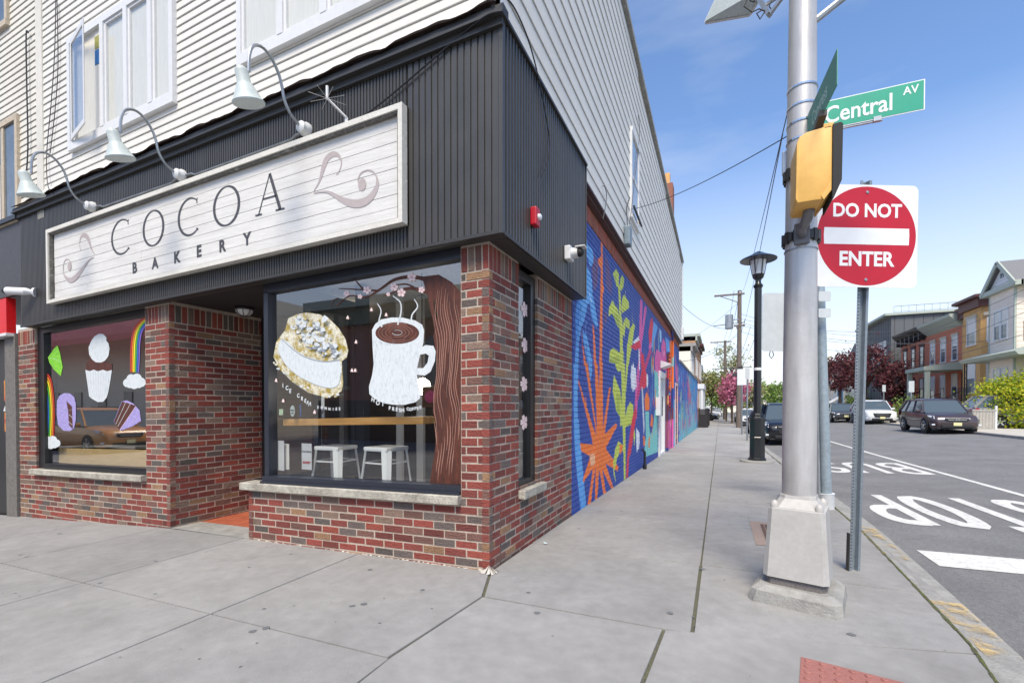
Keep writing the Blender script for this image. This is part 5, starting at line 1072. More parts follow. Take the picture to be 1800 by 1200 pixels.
for a, b in ((pa, pb), (pb, pc)):
    d = (b-a).normalized(); cd.tube([a+d*.05, a+d*.14+Z3*-.005, a+d*.2-Z3*.03, b-d*.2-Z3*.03, b-d*.14-Z3*.005, b-d*.05], .011, 7)
tag(cd.build('conduit', mt['galv'], smooth=True), 'thin grey conduit joining the three gooseneck lamps along the top of the sign', 'conduit')
# antenna on the sign
an = thing('small_antenna', 'small white antenna with thin spokes on a bracket above the sign', 'antenna', (-1.3, -.17, 3.6)); b0 = Vector((*[onfront(609, 222, -.17)[0]], -.17, onfront(609, 222, -.17)[1])); b1 = b0+Z3*.07; b2 = b1+Vector((-.11, -.10, .13))
mb = MB(); mb.bar(b0, b1, .03, .008); mb.bar(b1, b2, .028, .008); mb.build('bracket', mt['trim'], an); mb = MB()
for k in range(4):
    a = k*math.pi/4+.3; d = Vector((math.cos(a), math.sin(a), .1*math.cos(a))); mb.tube([b2-d*.15, b2+d*.15], .0025, 4)
mb.build('spokes', mt['alu'], an); MB().tube([b2-Z3*.01, b2+Z3*.10], .012, 8).build('whip', mt['trim'], an)
# fire alarm strobe, cameras
def boxrz(c, sx, sy, sz, m, name, parent=None, bevel=.004): return MB().cbox(c, sx, sy, sz).build(name, m, parent, bevel=bevel)
y, z = onside(941, 382, .20); fs = thing('alarm_strobe', 'red fire alarm strobe with a clear round lens on the side fascia', 'alarm', (.17, y, z))
MB().cbox((.20, y, z), .055, .10, .15).build('body', mt['signred'], fs, bevel=.012); MB().lathe([(.028, 0), (.026, .015), (.012, .026)], (.2275, y+.01, z), 12, ax=(Y3, Z3, X3)).build('lens', mt['frost'], fs, smooth=True)
y, z = onside(1003, 446, .22); sc = thing('security_camera', 'white dome security camera on the side fascia above the mural edge', 'security camera', (.2, y, z))
MB().cbox((.205, y, z), .06, .14, .14).build('camera_base', mt['trim'], sc, bevel=.01); MB().tube([(.235, y, z), (.30, y, z)], [.055, .052], 14).build('camera_collar', mt['trim'], sc, smooth=True); MB().ball((.315, y, z), .045, 12, 8).build('camera_dome', mt['rubber'], sc, smooth=True); MB().cbox((.33, y-.0, z+.05), .10, .11, .012).build('camera_hood', mt['trim'], sc, bevel=.004)
x, z = onfront(38, 514, -.2); s2 = thing('security_camera', 'white bullet camera at the left end of the dark fascia above the red sign', 'security camera', (x, -.2, z))
MB().tube([(x+.16, -.13, z), (x+.12, -.2, z), (x-.10, -.30, z+.01)], [.02, .05, .05], 12).build('camera_body', mt['trim'], s2, smooth=True); MB().tube([(x-.10, -.30, z+.01), (x-.14, -.318, z+.01)], [.04, .035], 12).build('camera_lens', mt['rubber'], s2); MB().tube([(x+.18, -.12, z), (x+.16, -.135, z)], .06, 12).build('camera_base', mt['trim'], s2)
# meter box and wires on the siding
y, z = onside(1103, 416, .16); mx = thing('meter_box', 'small blue grey electric box hanging on the white siding', 'meter', (.13, y, z)); MB().cbox((.17, y, z), .10, .22, .32).build('box', mnew('meter_grey', S('76858f'), .5, metal=.3), mx, bevel=.02); MB().tube([(.16, y, z+.16), (.14, y, z+.5), (.16, y+.2, z+.75)], .008, 5).build('lead', mt['wire'], mx)
tag(MB().bar(SV(1114, 362, .17), SV(1128, 398, .17), .03).build('wall_rod', mt['wire']), 'short dark rod hanging on the siding under the side window', 'bracket')
rq = random.Random(90)
for px, py, cc, lb in ((958, 952, 'b9cdd0', 'small pale blue scrap of paper by the brick corner on the sidewalk'), (1448, 1009, 'e0e0dc', 'crumpled white litter beside the base of the silver pole'), (1335, 1050, 'd8d8d4', 'thin white scrap at the front edge of the pole footing')):
    q = hit(px, py, 2, .004); mb = MB(); v = [(q[0]+.035*math.cos(a)*rq.uniform(.6, 1), q[1]+.022*math.sin(a)*rq.uniform(.6, 1), zs(q[0], q[1])+.003+rq.uniform(0, .012)) for a in [i*1.05 for i in range(6)]]; mb.add(v+[(q[0], q[1], zs(q[0], q[1])+.012)], [(i, (i+1) % 6, 6) for i in range(6)]); tag(mb.build('litter', mnew('litter_'+cc, S(cc), .8)), lb, 'litter')
tag(MB().cbox((.15, 17.8, 4.35), .09, .25, .5).build('junction_box', mt['pvc'], bevel=.01), 'pale utility box at the far end of the white siding', 'utility box')
def cable(pts, r_, label, m='wire', n=5, sub=6, name='cable', cat='cable', grp=None):
    P = [Vector(p) for p in pts]; Q = []
    for i in range(len(P)-1):
        p0, p1, p2, p3 = P[max(i-1, 0)], P[i], P[i+1], P[min(i+2, len(P)-1)]
        for k in range(sub): u = k/sub; Q.append(.5*((2*p1)+(-p0+p2)*u+(2*p0-5*p1+4*p2-p3)*u*u+(-p0+3*p1-3*p2+p3)*u**3))
    Q.append(P[-1]); return tag(MB().tube(Q, r_, n).build(name, mt[m]), label, cat, grp)
cable([FV(612, 212, -.15), FV(640, 203, -.15), FV(690, 165, -.14), FV(760, 105, -.14), FV(810, 62, -.15), FV(855, 28, -.20), FV(884, 20, -.22)], .007, 'black cable running from the sign top up to the building corner')
cable([(.18, -.24, 4.16), (.24, -.10, 4.15), SV(925, 60, .20), SV(940, 110, .19), SV(949, 150, .19), SV(957, 190, .19), SV(966, 250, .19), SV(962, 285, .19), SV(951, 312, .19)], .006, 'black cable hanging loose down the side of the dark fascia')
cable([FV(98, 0, -.13), FV(96, 90, -.13), FV(90, 180, -.13), FV(82, 270, -.13), FV(84, 325, -.16), FV(95, 345, -.2)], .005, 'thin black cable down the front siding left of the open window'); cable([FV(100, 0, -.13), FV(102, 110, -.13), FV(97, 190, -.13), FV(88, 270, -.13)], .005, 'second thin cable crossing the first on the front siding')
cable([FV(50, 58, -.12), FV(46, 62, -.12), FV(47, 150, -.12), FV(49, 260, -.12), FV(44, 330, -.12)], .008, 'dark vertical cable on the neighbour siding')
cable([SV(1060, 327, .14), SV(1064, 330, .14), SV(1066, 350, .14), SV(1060, 385, .14)], .006, 'short curled wire on the side siding', m='wirefar')
cable([SV(1122, 203, .15), SV(1124, 240, .15), SV(1114, 330, .15), SV(1110, 368, .17), SV(1106, 395, .15)], .006, 'thin wire down the siding beside the side window', m='wirefar')
# ================================================================== LEFT NEIGHBOUR
nbd = thing('neighbour_building', 'cream sided neighbour building with a dark shopfront and a red sign at the left edge', 'building', (-8, 0, -.3))
z = 3.96; me = None
while z < 9.0:
    if me is None: o = MB(shear).add([(x, y, dz) for x in (-16, -6.62) for y, dz in ((-.066, 0), (-.088, 0), (-.090, .003), (-.080, SP*.90), (-.068, SP*.93), (-.066, SP+.004))], [(0, 1, 2, 3, 4, 5)[::-1], (6, 7, 8, 9, 10, 11)]+[(k, k+6, k+7, k+1) for k in range(5)]).build('siding_board', mt['siding2'], nbd); me = o.data; o.location.z += z
    else: o2 = bpy.data.objects.new('siding_board', me); COL.objects.link(o2); attach(o2, nbd); o2.location = (0, 0, z)
    z += SP
MB(shear).box(-6.62, -6.46, -.12, 0, 3.9, 9.2).build('corner_post', mt['siding2'], nbd)
MB(shear).box(-16, -6.62, -.068, 8, 3.9, 9.2).build('upper_wall', mt['siding2'], nbd)
def nwin(x0, x1, z0, z1):
    mb = MB(shear); mb.box(x0, x1, -.13, -.06, z0-.08, z0); mb.box(x0, x1, -.12, -.06, z1, z1+.07); mb.box(x1-.07, x1, -.12, -.06, z0, z1); mb.box(x1-.5, x1-.42, -.11, -.06, z0, z1); fr = mb.build('window_frame', mnew('tan_trim', S('b9ab96'), .6), nbd)
    MB(shear).box(x0, x1-.07, -.095, -.08, z0, z1).build('window_pane', mt['window_pane'], fr); MB(shear).box(x0, x1-.55, -.105, -.096, z0, z1-.5).build('blind', mt['curtain'], fr)
nwin(-9.2, -7.17, 4.06, 5.38); nwin(-9.2, -7.42, 6.82, 8.2)
MB(shear).box(-16, -7.13, -.11, -.06, 3.0, 4.0).build('shop_fascia', mnew('dark_fascia', S('47484b'), .55, var=.12), nbd); MB(shear).box(-16, -7.13, -.16, -.06, 4.0, 4.06).build('fascia_cap', mt['black'], nbd)
mb = MB(shear); mb.box(-16, -7.60, -.10, .0, 2.50, 3.0); mb.build('red_sign_panel', mt['reddk'], nbd); MB(shear).box(-16, -7.59, -.11, .01, 2.46, 2.50).build('sign_edge', mt['trim'], nbd)
MB(shear).box(-7.88, -7.56, -.03, .1, -.4, 2.5).build('door_post', mnew('grey_post', S('6b6864'), .7, var=.2), nbd); MB(shear).box(-16, -7.88, .05, .1, -.4, 2.5).build('shop_door', mt['black'], nbd)
for z0, z1 in ((1.55, 1.85), (1.1, 1.38)): MB(shear).box(-8.0, -7.89, .0, .045, z0, z1).build('warning_sticker', mnew('orange_st', S('e0a02c'), .6, col2=S('c23a2a'), scale=9), nbd)
text_obj('4', .26, mt['trim'], frame((-8.08, .04, 1.42+K*-8), X3, Z3, (0, -1, 0)), nbd, 'house_number', bold=.004); text_obj('ATM', .05, mt['trim'], frame((-8.06, .04, .98+K*-8), X3, Z3, (0, -1, 0)), nbd, 'lettering') if False else None

# ================================================================== SIGNAL POLE
PX, PYY = 2.10, .44
def V(*a): return Vector(a)
FWv, RTv = Vector(FW), Vector(RT)
fwh = Vector((FW[0], FW[1], 0)).normalized()
pole = thing('signal_pole', 'large silver signal pole on a tapered aluminium base at the corner', 'signal pole', (PX, PYY, 0))
pc0 = V(PX, PYY, 0)
MB().lathe([(.100, .66), (.099, 1.5), (.092, 2.4), (.077, 4.2), (.055, 7.5)], pc0, 28).build('shaft', mt['alu'], pole, smooth=True)
ax = (RTv, fwh, Z3); rzp = R(10); ax = (Matrix.Rotation(rzp, 3, 'Z')@V(1, 0, 0), Matrix.Rotation(rzp, 3, 'Z')@V(0, 1, 0), Z3); ax = (Vector((math.cos(R(-14)), math.sin(R(-14)), 0)), Vector((-math.sin(R(-14)), math.cos(R(-14)), 0)), Z3)
def oct_ring(hw, ch, z, c=pc0, a=ax):
    p = [(hw, -hw+ch), (hw, hw-ch), (hw-ch, hw), (-hw+ch, hw), (-hw, hw-ch), (-hw, -hw+ch), (-hw+ch, -hw), (hw-ch, -hw)]; return [tuple(c+a[0]*x+a[1]*y+a[2]*z) for x, y in p]
mb = MB(); rings = [oct_ring(.185, .03, .155), oct_ring(.158, .025, .60), oct_ring(.143, .03, .605)]
mb.add(sum(rings, []), [(r*8+i, r*8+(i+1) % 8, r*8+8+(i+1) % 8, r*8+8+i) for r in range(2) for i in range(8)]+[tuple(range(16, 24))]); mb.build('pedestal', mt['alu2'], pole)
mb = MB(); rings = [oct_ring(.142, .04, .606), oct_ring(.104, .035, .665), oct_ring(.101, .035, .685)]
mb.add(sum(rings, []), [(r*8+i, r*8+(i+1) % 8, r*8+8+(i+1) % 8, r*8+8+i) for r in range(2) for i in range(8)]+[tuple(range(16, 24))]); mb.build('pedestal_collar', mt['alu2'], pole)
for a, b in ((-1, -1), (1, -1), (1, 1), (-1, 1)):
    p = pc0+ax[0]*a*.125+ax[1]*b*.125; MB().lathe([(.024, .60), (.025, .625), (.016, .645), (.003, .652)], p, 10).build('bolt_cover', mt['alu2'], pole, smooth=True)
mb = MB(); mb.add(oct_ring(.168, .03, .10)+oct_ring(.168, .03, .158), [(i, (i+1) % 8, 8+(i+1) % 8, 8+i) for i in range(8)]+[tuple(range(8, 16))]); mb.build('grout', mt['wood_dk'] if False else mnew('grout', S('6f6a68'), .95, var=.3, scale=30), pole)
mb = MB(); r0 = oct_ring(.262, .03, -.03); r1 = oct_ring(.25, .04, .07); r2 = oct_ring(.205, .04, .102)
rg = random.Random(6); r1 = [(x+rg.uniform(-.008, .008), y+rg.uniform(-.008, .008), z+rg.uniform(-.008, .004)) for x, y, z in r1]
mb.add(r0+r1+r2, [(r*8+i, r*8+(i+1) % 8, r*8+8+(i+1) % 8, r*8+8+i) for r in range(2) for i in range(8)]+[tuple(range(16, 24))])
mb.build('concrete_footing', mt['kerb'], pole)
def band(z, r_, h, m, name='band'):
    return MB().lathe([(r_, -h/2), (r_+.004, -h/2), (r_+.004, h/2), (r_, h/2)], pc0+Z3*z, 28).build(name, mt[m], pole, smooth=False)
for z in (3.36, 3.24, 3.13, 3.02): band(z, .0875-.006*(z-3), .012, 'chrome')
def chain_clamp(z, r_=.112):
    mb = MB()
    for k in range(22):
        a = k*2*math.pi/22; d = Vector((math.cos(a), math.sin(a), 0)); s_ = Vector((-math.sin(a), math.cos(a), 0)); h = .075 if k % 2 else .055
        mb.cbox(pc0+Z3*z+d*(r_+.010), .026, .016, h, (s_, d, Z3))
    mb.build('chain_clamp', mt['metal_dk2'], pole)
chain_clamp(2.38, .094); chain_clamp(2.80, .089)
band(2.30, .094, .008, 'galv')
# mast arm stub to the right and left luminaire arm
mb = MB(); mb.tube([V(PX+.05, PYY, 3.78), V(2.9, .52, 4.28), V(4.5, .7, 4.9), V(7, 1, 5.6)], [.022, .022, .022, .02], 8); mb.build('mast_arm', mt['galv'], pole)
# pedestrian signal housing seen from its back and side
ps = thing('pedestrian_signal', 'yellow pedestrian signal housing with a black hood, clamped to the silver pole', 'pedestrian signal', (2.12, .1, 2.75))
yf = -.02
x0, zt = onfront(1402, 232, yf); x1, zb = onfront(1462, 380, yf); x0 = onfront(1399, 300, yf)[0]
dx = x1-x0; zt, zb = onfront(1430, 226, yf)[1], onfront(1430, 352, yf)[1]
def hf(u, v, w_): return (x0+u*dx, yf+w_, zb+(zt-zb)*v)
prof = [(.0, .06), (.05, .0), (.75, .0), (1.0, .10), (1.0, .98), (.96, 1.0), (.30, .97), (.10, .93), (.02, .84)]
MB().prism(prof, (0, .26), hf).build('housing', mt['yellow'], ps, bevel=.010, smooth=True)
MB().prism([(.70, .04), (.78, -.02), (.98, .10), (.98, .22), (.90, .18)], (-.006, .27), hf).build('hinge_flange', mt['yellow'], ps, bevel=.003)
MB().prism([(1.0, -.03), (1.06, .0), (1.26, .22), (1.28, .98), (1.22, 1.01), (1.0, 1.0)], (-.008, .268), hf).build('hood', mt['rubber'], ps, bevel=.004)
MB().cbox(Vector(hf(.90, 1.0, .02)), .05, .04, .03).build('latch', mt['yellow'], ps, bevel=.004)
el = [Vector(hf(.50, .06, .15)), Vector(hf(.50, -.04, .15)), Vector(hf(.46, -.11, .17)), Vector(hf(.36, -.19, .24)), V(PX-.005, PYY-.10, 2.37)]
MB().tube(el, [.030, .032, .030, .026, .026], 12).build('elbow_pipe', mt['metal_dk2'] if False else mnew('grey_cast', S('77787c'), .5, metal=.5), ps, smooth=True)
MB().cbox(V(PX-.01, PYY-.112, 2.38), .085, .03, .13).build('clamp_plate', mt['grey_cast'], ps, bevel=.004)
MB().tube([Vector(hf(.5, .98, .17)), Vector(hf(.5, 1.05, .2)), V(PX, PYY-.09, 2.85)], .022, 8).build('upper_bracket', mt['grey_cast'], ps)
# street name blades
b1 = thing('street_name_sign', 'green street name blade reading Central AV, pointing right of the silver pole', 'street sign', (2.5, .5, 3.2))
zb_, zt_ = 3.10, 3.287; xa, xb = 2.215, 2.758; yb1 = .50
MB().box(xa, xb, yb1, yb1+.004, zb_, zt_).build('blade_edge', mt['signwhite'], b1); MB().box(xa+.0, xb-.006, yb1-.0015, yb1, zb_+.006, zt_-.006).build('blade_face', mt['signgreen'], b1)
text_obj('Central', .150, mt['signwhite'], frame((2.418, yb1-.0025, 3.185), X3, Z3, (0, -1, 0)), b1, 'lettering', bold=.0025, depth=.0004, sx=.80); text_obj('AV', .070, mt['signwhite'], frame((2.688, yb1-.0025, 3.235), X3, Z3, (0, -1, 0)), b1, 'lettering', bold=.0012, depth=.0004, sx=.85)
MB().box(2.15, 2.55, yb1+.004, yb1+.02, zb_-.010, zb_+.004).build('bracket', mt['galv'], b1); MB().box(2.50, 2.54, yb1-.008, yb1+.02, zb_-.012, zb_+.016).build('bracket_tip', mt['galv'], b1)
b2 = thing('street_name_sign', 'green street name blade reading Congress ST, seen almost edge on beside the silver pole', 'street sign', (2.15, .1, 3.05))
ya, yb2, xb2 = -.235, .36, 2.165; z0, z1 = 2.955, 3.145
def f2(y): return xb2-.045*(y-ya)/.6
mb = MB(); mb.add([(f2(ya), ya, z0), (f2(yb2), yb2, z0), (f2(yb2), yb2, z1), (f2(ya), ya, z1), (f2(ya)+.004, ya, z0), (f2(yb2)+.004, yb2, z0), (f2(yb2)+.004, yb2, z1), (f2(ya)+.004, ya, z1)], [(0, 1, 2, 3), (4, 5, 6, 7), (0, 1, 5, 4), (1, 2, 6, 5), (2, 3, 7, 6), (3, 0, 4, 7)]); mb.build('blade', mt['signgreen2'], b2)
dvy = Vector((-.045, .6, 0)).normalized()
text_obj('Congress', .115, mnew('faded_letter', S('a9c9c0'), .6), frame((xb2-.0225-.002, (ya+yb2)/2+.03, 3.045), -dvy, Z3, (-1, 0, 0)), b2, 'lettering', bold=.002, depth=.0004, sx=.72); text_obj('ST', .05, mt['faded_letter'], frame((xb2-.004, ya+.06, 3.10), -dvy, Z3, (-1, 0, 0)), b2, 'lettering', depth=.0004)
MB().box(2.125, 2.165, .0, .36, z0-.02, z0+.012).build('bracket', mt['metal_dk2'], b2)
# solar panel unit at the top of the frame
sp_ = thing('solar_panel', 'small solar panel with dangling wires high on the left of the silver pole', 'solar panel', (1.7, .6, 4.1))
q = [deep(1240, 40, 3.5), deep(1318, 26, 3.35), deep(1345, -20, 3.2), deep(1270, -25, 3.4)]
nrm = (q[1]-q[0]).cross(q[3]-q[0]).normalized(); 
mb = MB(); mb.add([tuple(p) for p in q]+[tuple(p+nrm*.02) for p in q], [(0, 1, 2, 3), (4, 5, 6, 7), (0, 1, 5, 4), (1, 2, 6, 5), (2, 3, 7, 6), (3, 0, 4, 7)]); mb.build('panel', mt['lampgrey'], sp_)
mb = MB()
for i in range(4): mb.bar(q[i]-nrm*.004, q[(i+1) % 4]-nrm*.004, .016)
mb.build('panel_frame', mt['trim'], sp_); mb = MB(); c_ = (q[0]+q[1]*1.2+q[2]+q[3])/4.2
c_ = q[0]*.42+q[1]*.28+q[2]*.10+q[3]*.20; mb.lathe([(.035, -.02), (.03, .0)], c_-nrm*.0, 10, ax=(RTv, nrm.cross(RTv).normalized(), nrm)); mb.build('junction', mt['rubber'], sp_)
mb = MB(); mb.bar(deep(1320, -25, 3.3), deep(1352, 27, 3.2), .05, .025); mb.bar(deep(1352, 27, 3.2), deep(1385, -18, 3.1), .022); mb.bar(deep(1345, 10, 3.25), deep(1372, -8, 3.15), .018); mb.build('mount_bracket', mt['galv'], sp_)
mb = MB()
for pts in ([(1318, -10), (1308, 12), (1322, 22), (1334, 16), (1345, 20)], [(1322, -20), (1318, 2), (1326, 4), (1330, -12)], [(1345, 20), (1336, 34), (1330, 24), (1340, 18)], [(1360, 22), (1352, 12), (1362, -10)]): mb.tube([deep(px, py, 3.2) for px, py in pts], .0045, 5)
mb.build('wires', mt['wire'], sp_)
# ---- DO NOT ENTER sign on a perforated post
dn = thing('do_not_enter_sign', 'red and white DO NOT ENTER sign on a leaning perforated steel post', 'traffic sign', (2.59, 1.23, -.02))
sc_ = deep(1523, 415, 3.45); side = .762; tx = Matrix.Rotation(R(1.2), 3, Vector(fwh))@RTv; tz = Vector(UP); tz = (tz-tx*tz.dot(tx)).normalized(); nf = tx.cross(tz)   # towards viewer
n_ = nf if nf.dot(Vector(CAM)-sc_) > 0 else -nf
def rrect(h, r_, n=6): 
    o = []
    for cx, cy, a0 in ((h-r_, h-r_, 0), (-h+r_, h-r_, 90), (-h+r_, -h+r_, 180), (h-r_, -h+r_, 270)): o += [(cx+r_*math.cos(R(a0+90*i/n)), cy+r_*math.sin(R(a0+90*i/n))) for i in range(n+1)]
    return o
def fs_(u, v, w_): return tuple(sc_+tx*u+tz*v+n_*w_)
MB().prism(rrect(.381, .045), (-.003, 0), fs_).build('plate', mt['signwhite'], dn); MB().prism([(.368*math.cos(t), .368*math.sin(t)) for t in [i*math.pi/32 for i in range(64)]], (.0002, .0008), fs_).build('red_disc', mt['signred'], dn)
MB().prism([(-.315, .048), (-.318, .0), (-.315, -.075), (.315, -.075), (.318, 0), (.315, .048)], (.0009, .0014), lambda u, v, w_: fs_(u, v+.012, w_)).build('white_bar', mt['signwhite'], dn)
fm = frame(fs_(0, .185, .0015), tx, tz, n_); text_obj('DO NOT', .138, mt['signwhite'], fm, dn, 'lettering', bold=.004, depth=.0003, sx=.92)
fm = frame(fs_(.0, -.175, .0015), tx, tz, n_); text_obj('ENTER', .148, mt['signwhite'], fm, dn, 'lettering', bold=.0045, depth=.0003, sx=.92)
for v in (.325, -.325): MB().lathe([(.012, 0), (.011, .004), (.004, .006)], fs_(0, v, .001), 10, ax=(tx, tz, n_)).build('bolt', mt['galv'], dn)
pt, pb = sc_+tz*.42-n_*.012, V(2.585, 1.235, zs(2.6, 1.2)-.02); pd = (pt-pb).normalized(); px_ = tx; py_ = pd.cross(px_).normalized(); px_ = py_.cross(pd)
if py_.dot(Vector(CAM)-pb) < 0: py_ = -py_
mb = MB(); ln = (pt-pb).length
prof = [(-.040, .0), (-.040, -.006), (-.022, -.006), (-.016, .026), (.016, .026), (.022, -.006), (.040, -.006), (.040, 0), (.026, 0), (.019, .030), (-.019, .030), (-.026, 0)]
prof = [(-.042, .002), (-.024, .002), (-.017, -.028), (.017, -.028), (.024, .002), (.042, .002), (.042, -.002), (.027, -.002), (.020, -.032), (-.020, -.032), (-.027, -.002), (-.042, -.002)]
nP = len(prof); vs = []
for k in (0, 1):
    c = pb+pd*ln*k; vs += [tuple(c+px_*a+py_*b) for a, b in prof]
mb.add(vs, [(i, (i+1) % nP, nP+(i+1) % nP, nP+i) for i in range(nP)]); mb.build('post', mnew('post_steel', S('8d979f'), .4, metal=.5, var=.1, scale=10, dirt=.2), dn)
mb = MB(); k = .05
while k < ln-.05: mb.lathe([(.0052, 0), (.005, .0006)], pb+pd*k-px_*.033+py_*.0022, 6, ax=(px_, pd, py_)); k += .0254
mb.build('post_hole', mt['rubber'], dn, kind='stuff')
mb = MB(); c = pb+pd*.17; mb.cbox(c-px_*.047-py_*.012, .008, .03, .30, (px_, py_, pd)); mb.build('base_stub', mt['metal_dk2'], dn)
# ---- galvanised riser pole with the backs of two small signs
rp_ = thing('leaning_steel_pole', 'leaning grey steel pole in a white plastic sleeve, right behind the silver pole', 'pole', (2.86, 4.0, -.07))
p0 = V(*[float(v) for v in hit(1453, 893, 2, zs(2.9, 4))]); p1 = deep(1440, 470, 6.0)
MB().tube([p0, p1], [.066, .055], 14).build('pole_tube', mnew('riser', S('98a6ae'), .45, metal=.4, var=.12, scale=6, dirt=.25), rp_, smooth=True); MB().tube([p0-Z3*.05, p0+(p1-p0).normalized()*.18, p0+(p1-p0).normalized()*.20], [.09, .092, .1], 14).build('sleeve', mt['pvc'], rp_, smooth=True)
MB().tube([p0+RTv*-.10+Z3*.0, p1+RTv*-.07], [.024, .024], 8).build('side_conduit', mt['galv'], rp_)
for (py0, py1, nm) in ((503, 538, 0), (534, 566, 1)):
    a = deep(1447, (py0+py1)/2, 5.85); h = (py1-py0)/815*5.85
    MB().prism([(u*.155/.5*1.0, v*h/2/.5) for u, v in rrect(.5, .12)], (0, .006), lambda u, v, w_: tuple(a+RTv*(u*.5+.02)+Z3*v*.5+fwh*w_)).build('sign_back', mt['signback'], rp_)
bs = thing('blank_sign_back', 'large pale back of a road sign half hidden behind the silver pole', 'traffic sign', (2.6, 4.6, -.1))
a = deep(1392, 566, 6.3); h = 102/815*6.3/2
MB().prism([(u, v) for u, v in [(x*.40/.5, y*h/.5) for x, y in rrect(.5, .05)]], (0, .006), lambda u, v, w_: tuple(a+RTv*u+Z3*v+fwh*w_)).build('sign_back', mt['signback'], bs); MB().tube([V(a.x, a.y, zs(2.8, 4)-.1), V(a.x, a.y, a.z+h)], .028, 8).build('post', mt['galv'], bs)
MB().tube([deep(1354, 617, 6.3), deep(1352, 624, 6.3), deep(1356, 630, 6.3), deep(1360, 624, 6.3), deep(1358, 617, 6.3)], .006, 5).build('hook', mt['wire'], bs)
bx = deep(1384, 288, 3.15); tag(MB().cbox(bx, .06, .05, .16, ax).build('sensor_box', mt['galv'], bevel=.006), 'small pale box on the left side of the silver pole above the clamp', 'utility box')
# ================================================================== STREET LAMP
def street_lamp(label, x, y, sc=1.0):
    g = zs(x, y); c = V(x, y, g); t = thing('street_lamp', label, 'street lamp', (x, y, g)); m = mt['lampblack']
    MB().lathe([(.40, 0), (.40, .04), (.38, .05)], c, 20).build('footing', mt['kerb'], t)
    mb = MB(); mb.lathe([(.22, .05), (.22, .10), (.19, .12), (.185, .62), (.195, .64), (.185, .66), (.185, 1.10), (.20, 1.12), (.19, 1.16), (.16, 1.18), (.165, 1.22), (.13, 1.26)], c, 8); mb.build('base', m, t)
    MB().lathe([(.095, 1.2), (.088, 4.55)], c, 12).build('shaft', m, t, smooth=True)
    MB().lathe([(.096, 0), (.096, .07)], c+Z3*2.37, 12).build('label_band', mt['trim'], t)
    MB().lathe([(.10, 4.5), (.12, 4.55), (.07, 4.62), (.07, 4.7), (.13, 4.76), (.15, 4.84)], c, 12).build('finial_socket', m, t, smooth=True)
    MB().lathe([(.13, 4.84), (.19, 5.22)], c, 12).build('lantern_glass', mt['frost'], t, smooth=True)
    mb = MB()
    for k in range(6): a = k*math.pi/3; d = V(math.cos(a), math.sin(a), 0); mb.bar(c+d*.14+Z3*4.84, c+d*.205+Z3*5.23, .018)
    mb.build('lantern_rib', m, t); MB().lathe([(.43, 5.20), (.44, 5.22), (.40, 5.25), (.20, 5.34), (.10, 5.40), (.02, 5.44)], c, 20).build('cap', m, t, smooth=True)
    return t
street_lamp('black cast street lamp with a flat cap on the sidewalk left of the silver pole', 2.5, 10.4)
# ================================================================== UTILITY POLES AND WIRES
def util(label, x, y, h, r_, arms, trans=False):
    g = zs(x, y); c = V(x, y, g); t = thing('utility_pole', label, 'utility pole', (x, y, g))
    MB().tube([c-Z3*.2, c+Z3*h], [r_, r_*.68], 10).build('pole_shaft', mt['wood_dk'], t, smooth=True)
    for (za, l, off) in arms:
        mb = MB(); mb.bar(c+V(off-l/2, -.12, za), c+V(off+l/2, -.12, za), .11, .12); mb.bar(c+V(0, -.1, za-.7), c+V(off-l*.3, -.12, za-.05), .05); ar = mb.build('cross_arm', mt['wood_dk'], t); mb = MB()
        for k in (-.45, -.15, .35): mb.lathe([(.04, 0), (.06, .05), (.03, .14)], c+V(off+l*k, -.12, za+.06), 8)
        mb.build('insulator', mt['pvc'], ar)
    if trans:
        MB().tube([c+V(-.75, -.1, h-3.0), c+V(-.75, -.1, h-1.9)], .30, 14).build('transformer', mt['galv'], t, smooth=True); MB().bar(c+V(-.6, -.1, h-2.3), c+V(0, -.1, h-2.3), .08).build('transformer_bracket', mt['galv'], t)
        mb = MB(); mb.bar(c+V(-1.9, -.1, h-2.7), c+V(.4, -.1, h-2.55), .05); mb.bar(c+V(-2.0, -.1, h-6.2), c+V(.9, -.1, h-6.1), .05); mb.cbox(c+V(.1, -.3, h-6.4), .3, .4, .7); mb.cbox(c+V(-.25, -.3, h-6.7), .5, .2, .25); mb.build('hardware', mt['metal_dk2'], t)
    return t
util('nearer tall wooden utility pole with cross arm and transformer beyond the street lamp', 3.0, 38.0, 10.9, .21, [(10.6, 2.2, -.75), (8.1, .8, 0)], True)
util('second wooden utility pole farther down the sidewalk above the pink tree', 2.2, 64.0, 10.4, .22, [(10.2, 2.6, -.5)])
util('thin distant wooden pole on the far side of the end of the street', 9.5, 120, 11, .2, [])
rgw = random.Random(40)
def wire(a, b, sag, label, r_=.012, n=16, m='wirefar'):
    a, b = Vector(a), Vector(b); pts = [a.lerp(b, i/n)-Z3*sag*4*(i/n)*(1-i/n) for i in range(n+1)]; return tag(MB().tube(pts, r_, 4).build('overhead_wire', mt[m]), label, 'wire')
wire(SV(1110, 368, .16), deep(1383, 240, 3.6), .08, 'wire slung from the side siding to the silver pole', .0045, m='wire')
wire(deep(1385, 195, 3.9), (3.0, 38, 10.2), .5, 'wire running from the silver pole down to the nearer utility pole', .0045); wire(deep(1376, 235, 4.0), (3.1, 38, 7.2), .4, 'lower wire from the silver pole to the nearer utility pole', .0045)
for k, (z, s_) in enumerate(((10.5, 1.0), (10.5, 1.3), (8.2, 1.0), (7.6, 1.1), (7.0, 1.2))): wire((2.6+.4*k, 38, z), (1.9+.3*k, 64, z-.6), s_, ['overhead line along the far cross arms', 'second overhead line along the cross arms', 'overhead line below the transformer', 'overhead service line between the wooden poles', 'lowest line between the wooden poles'][k], .014)
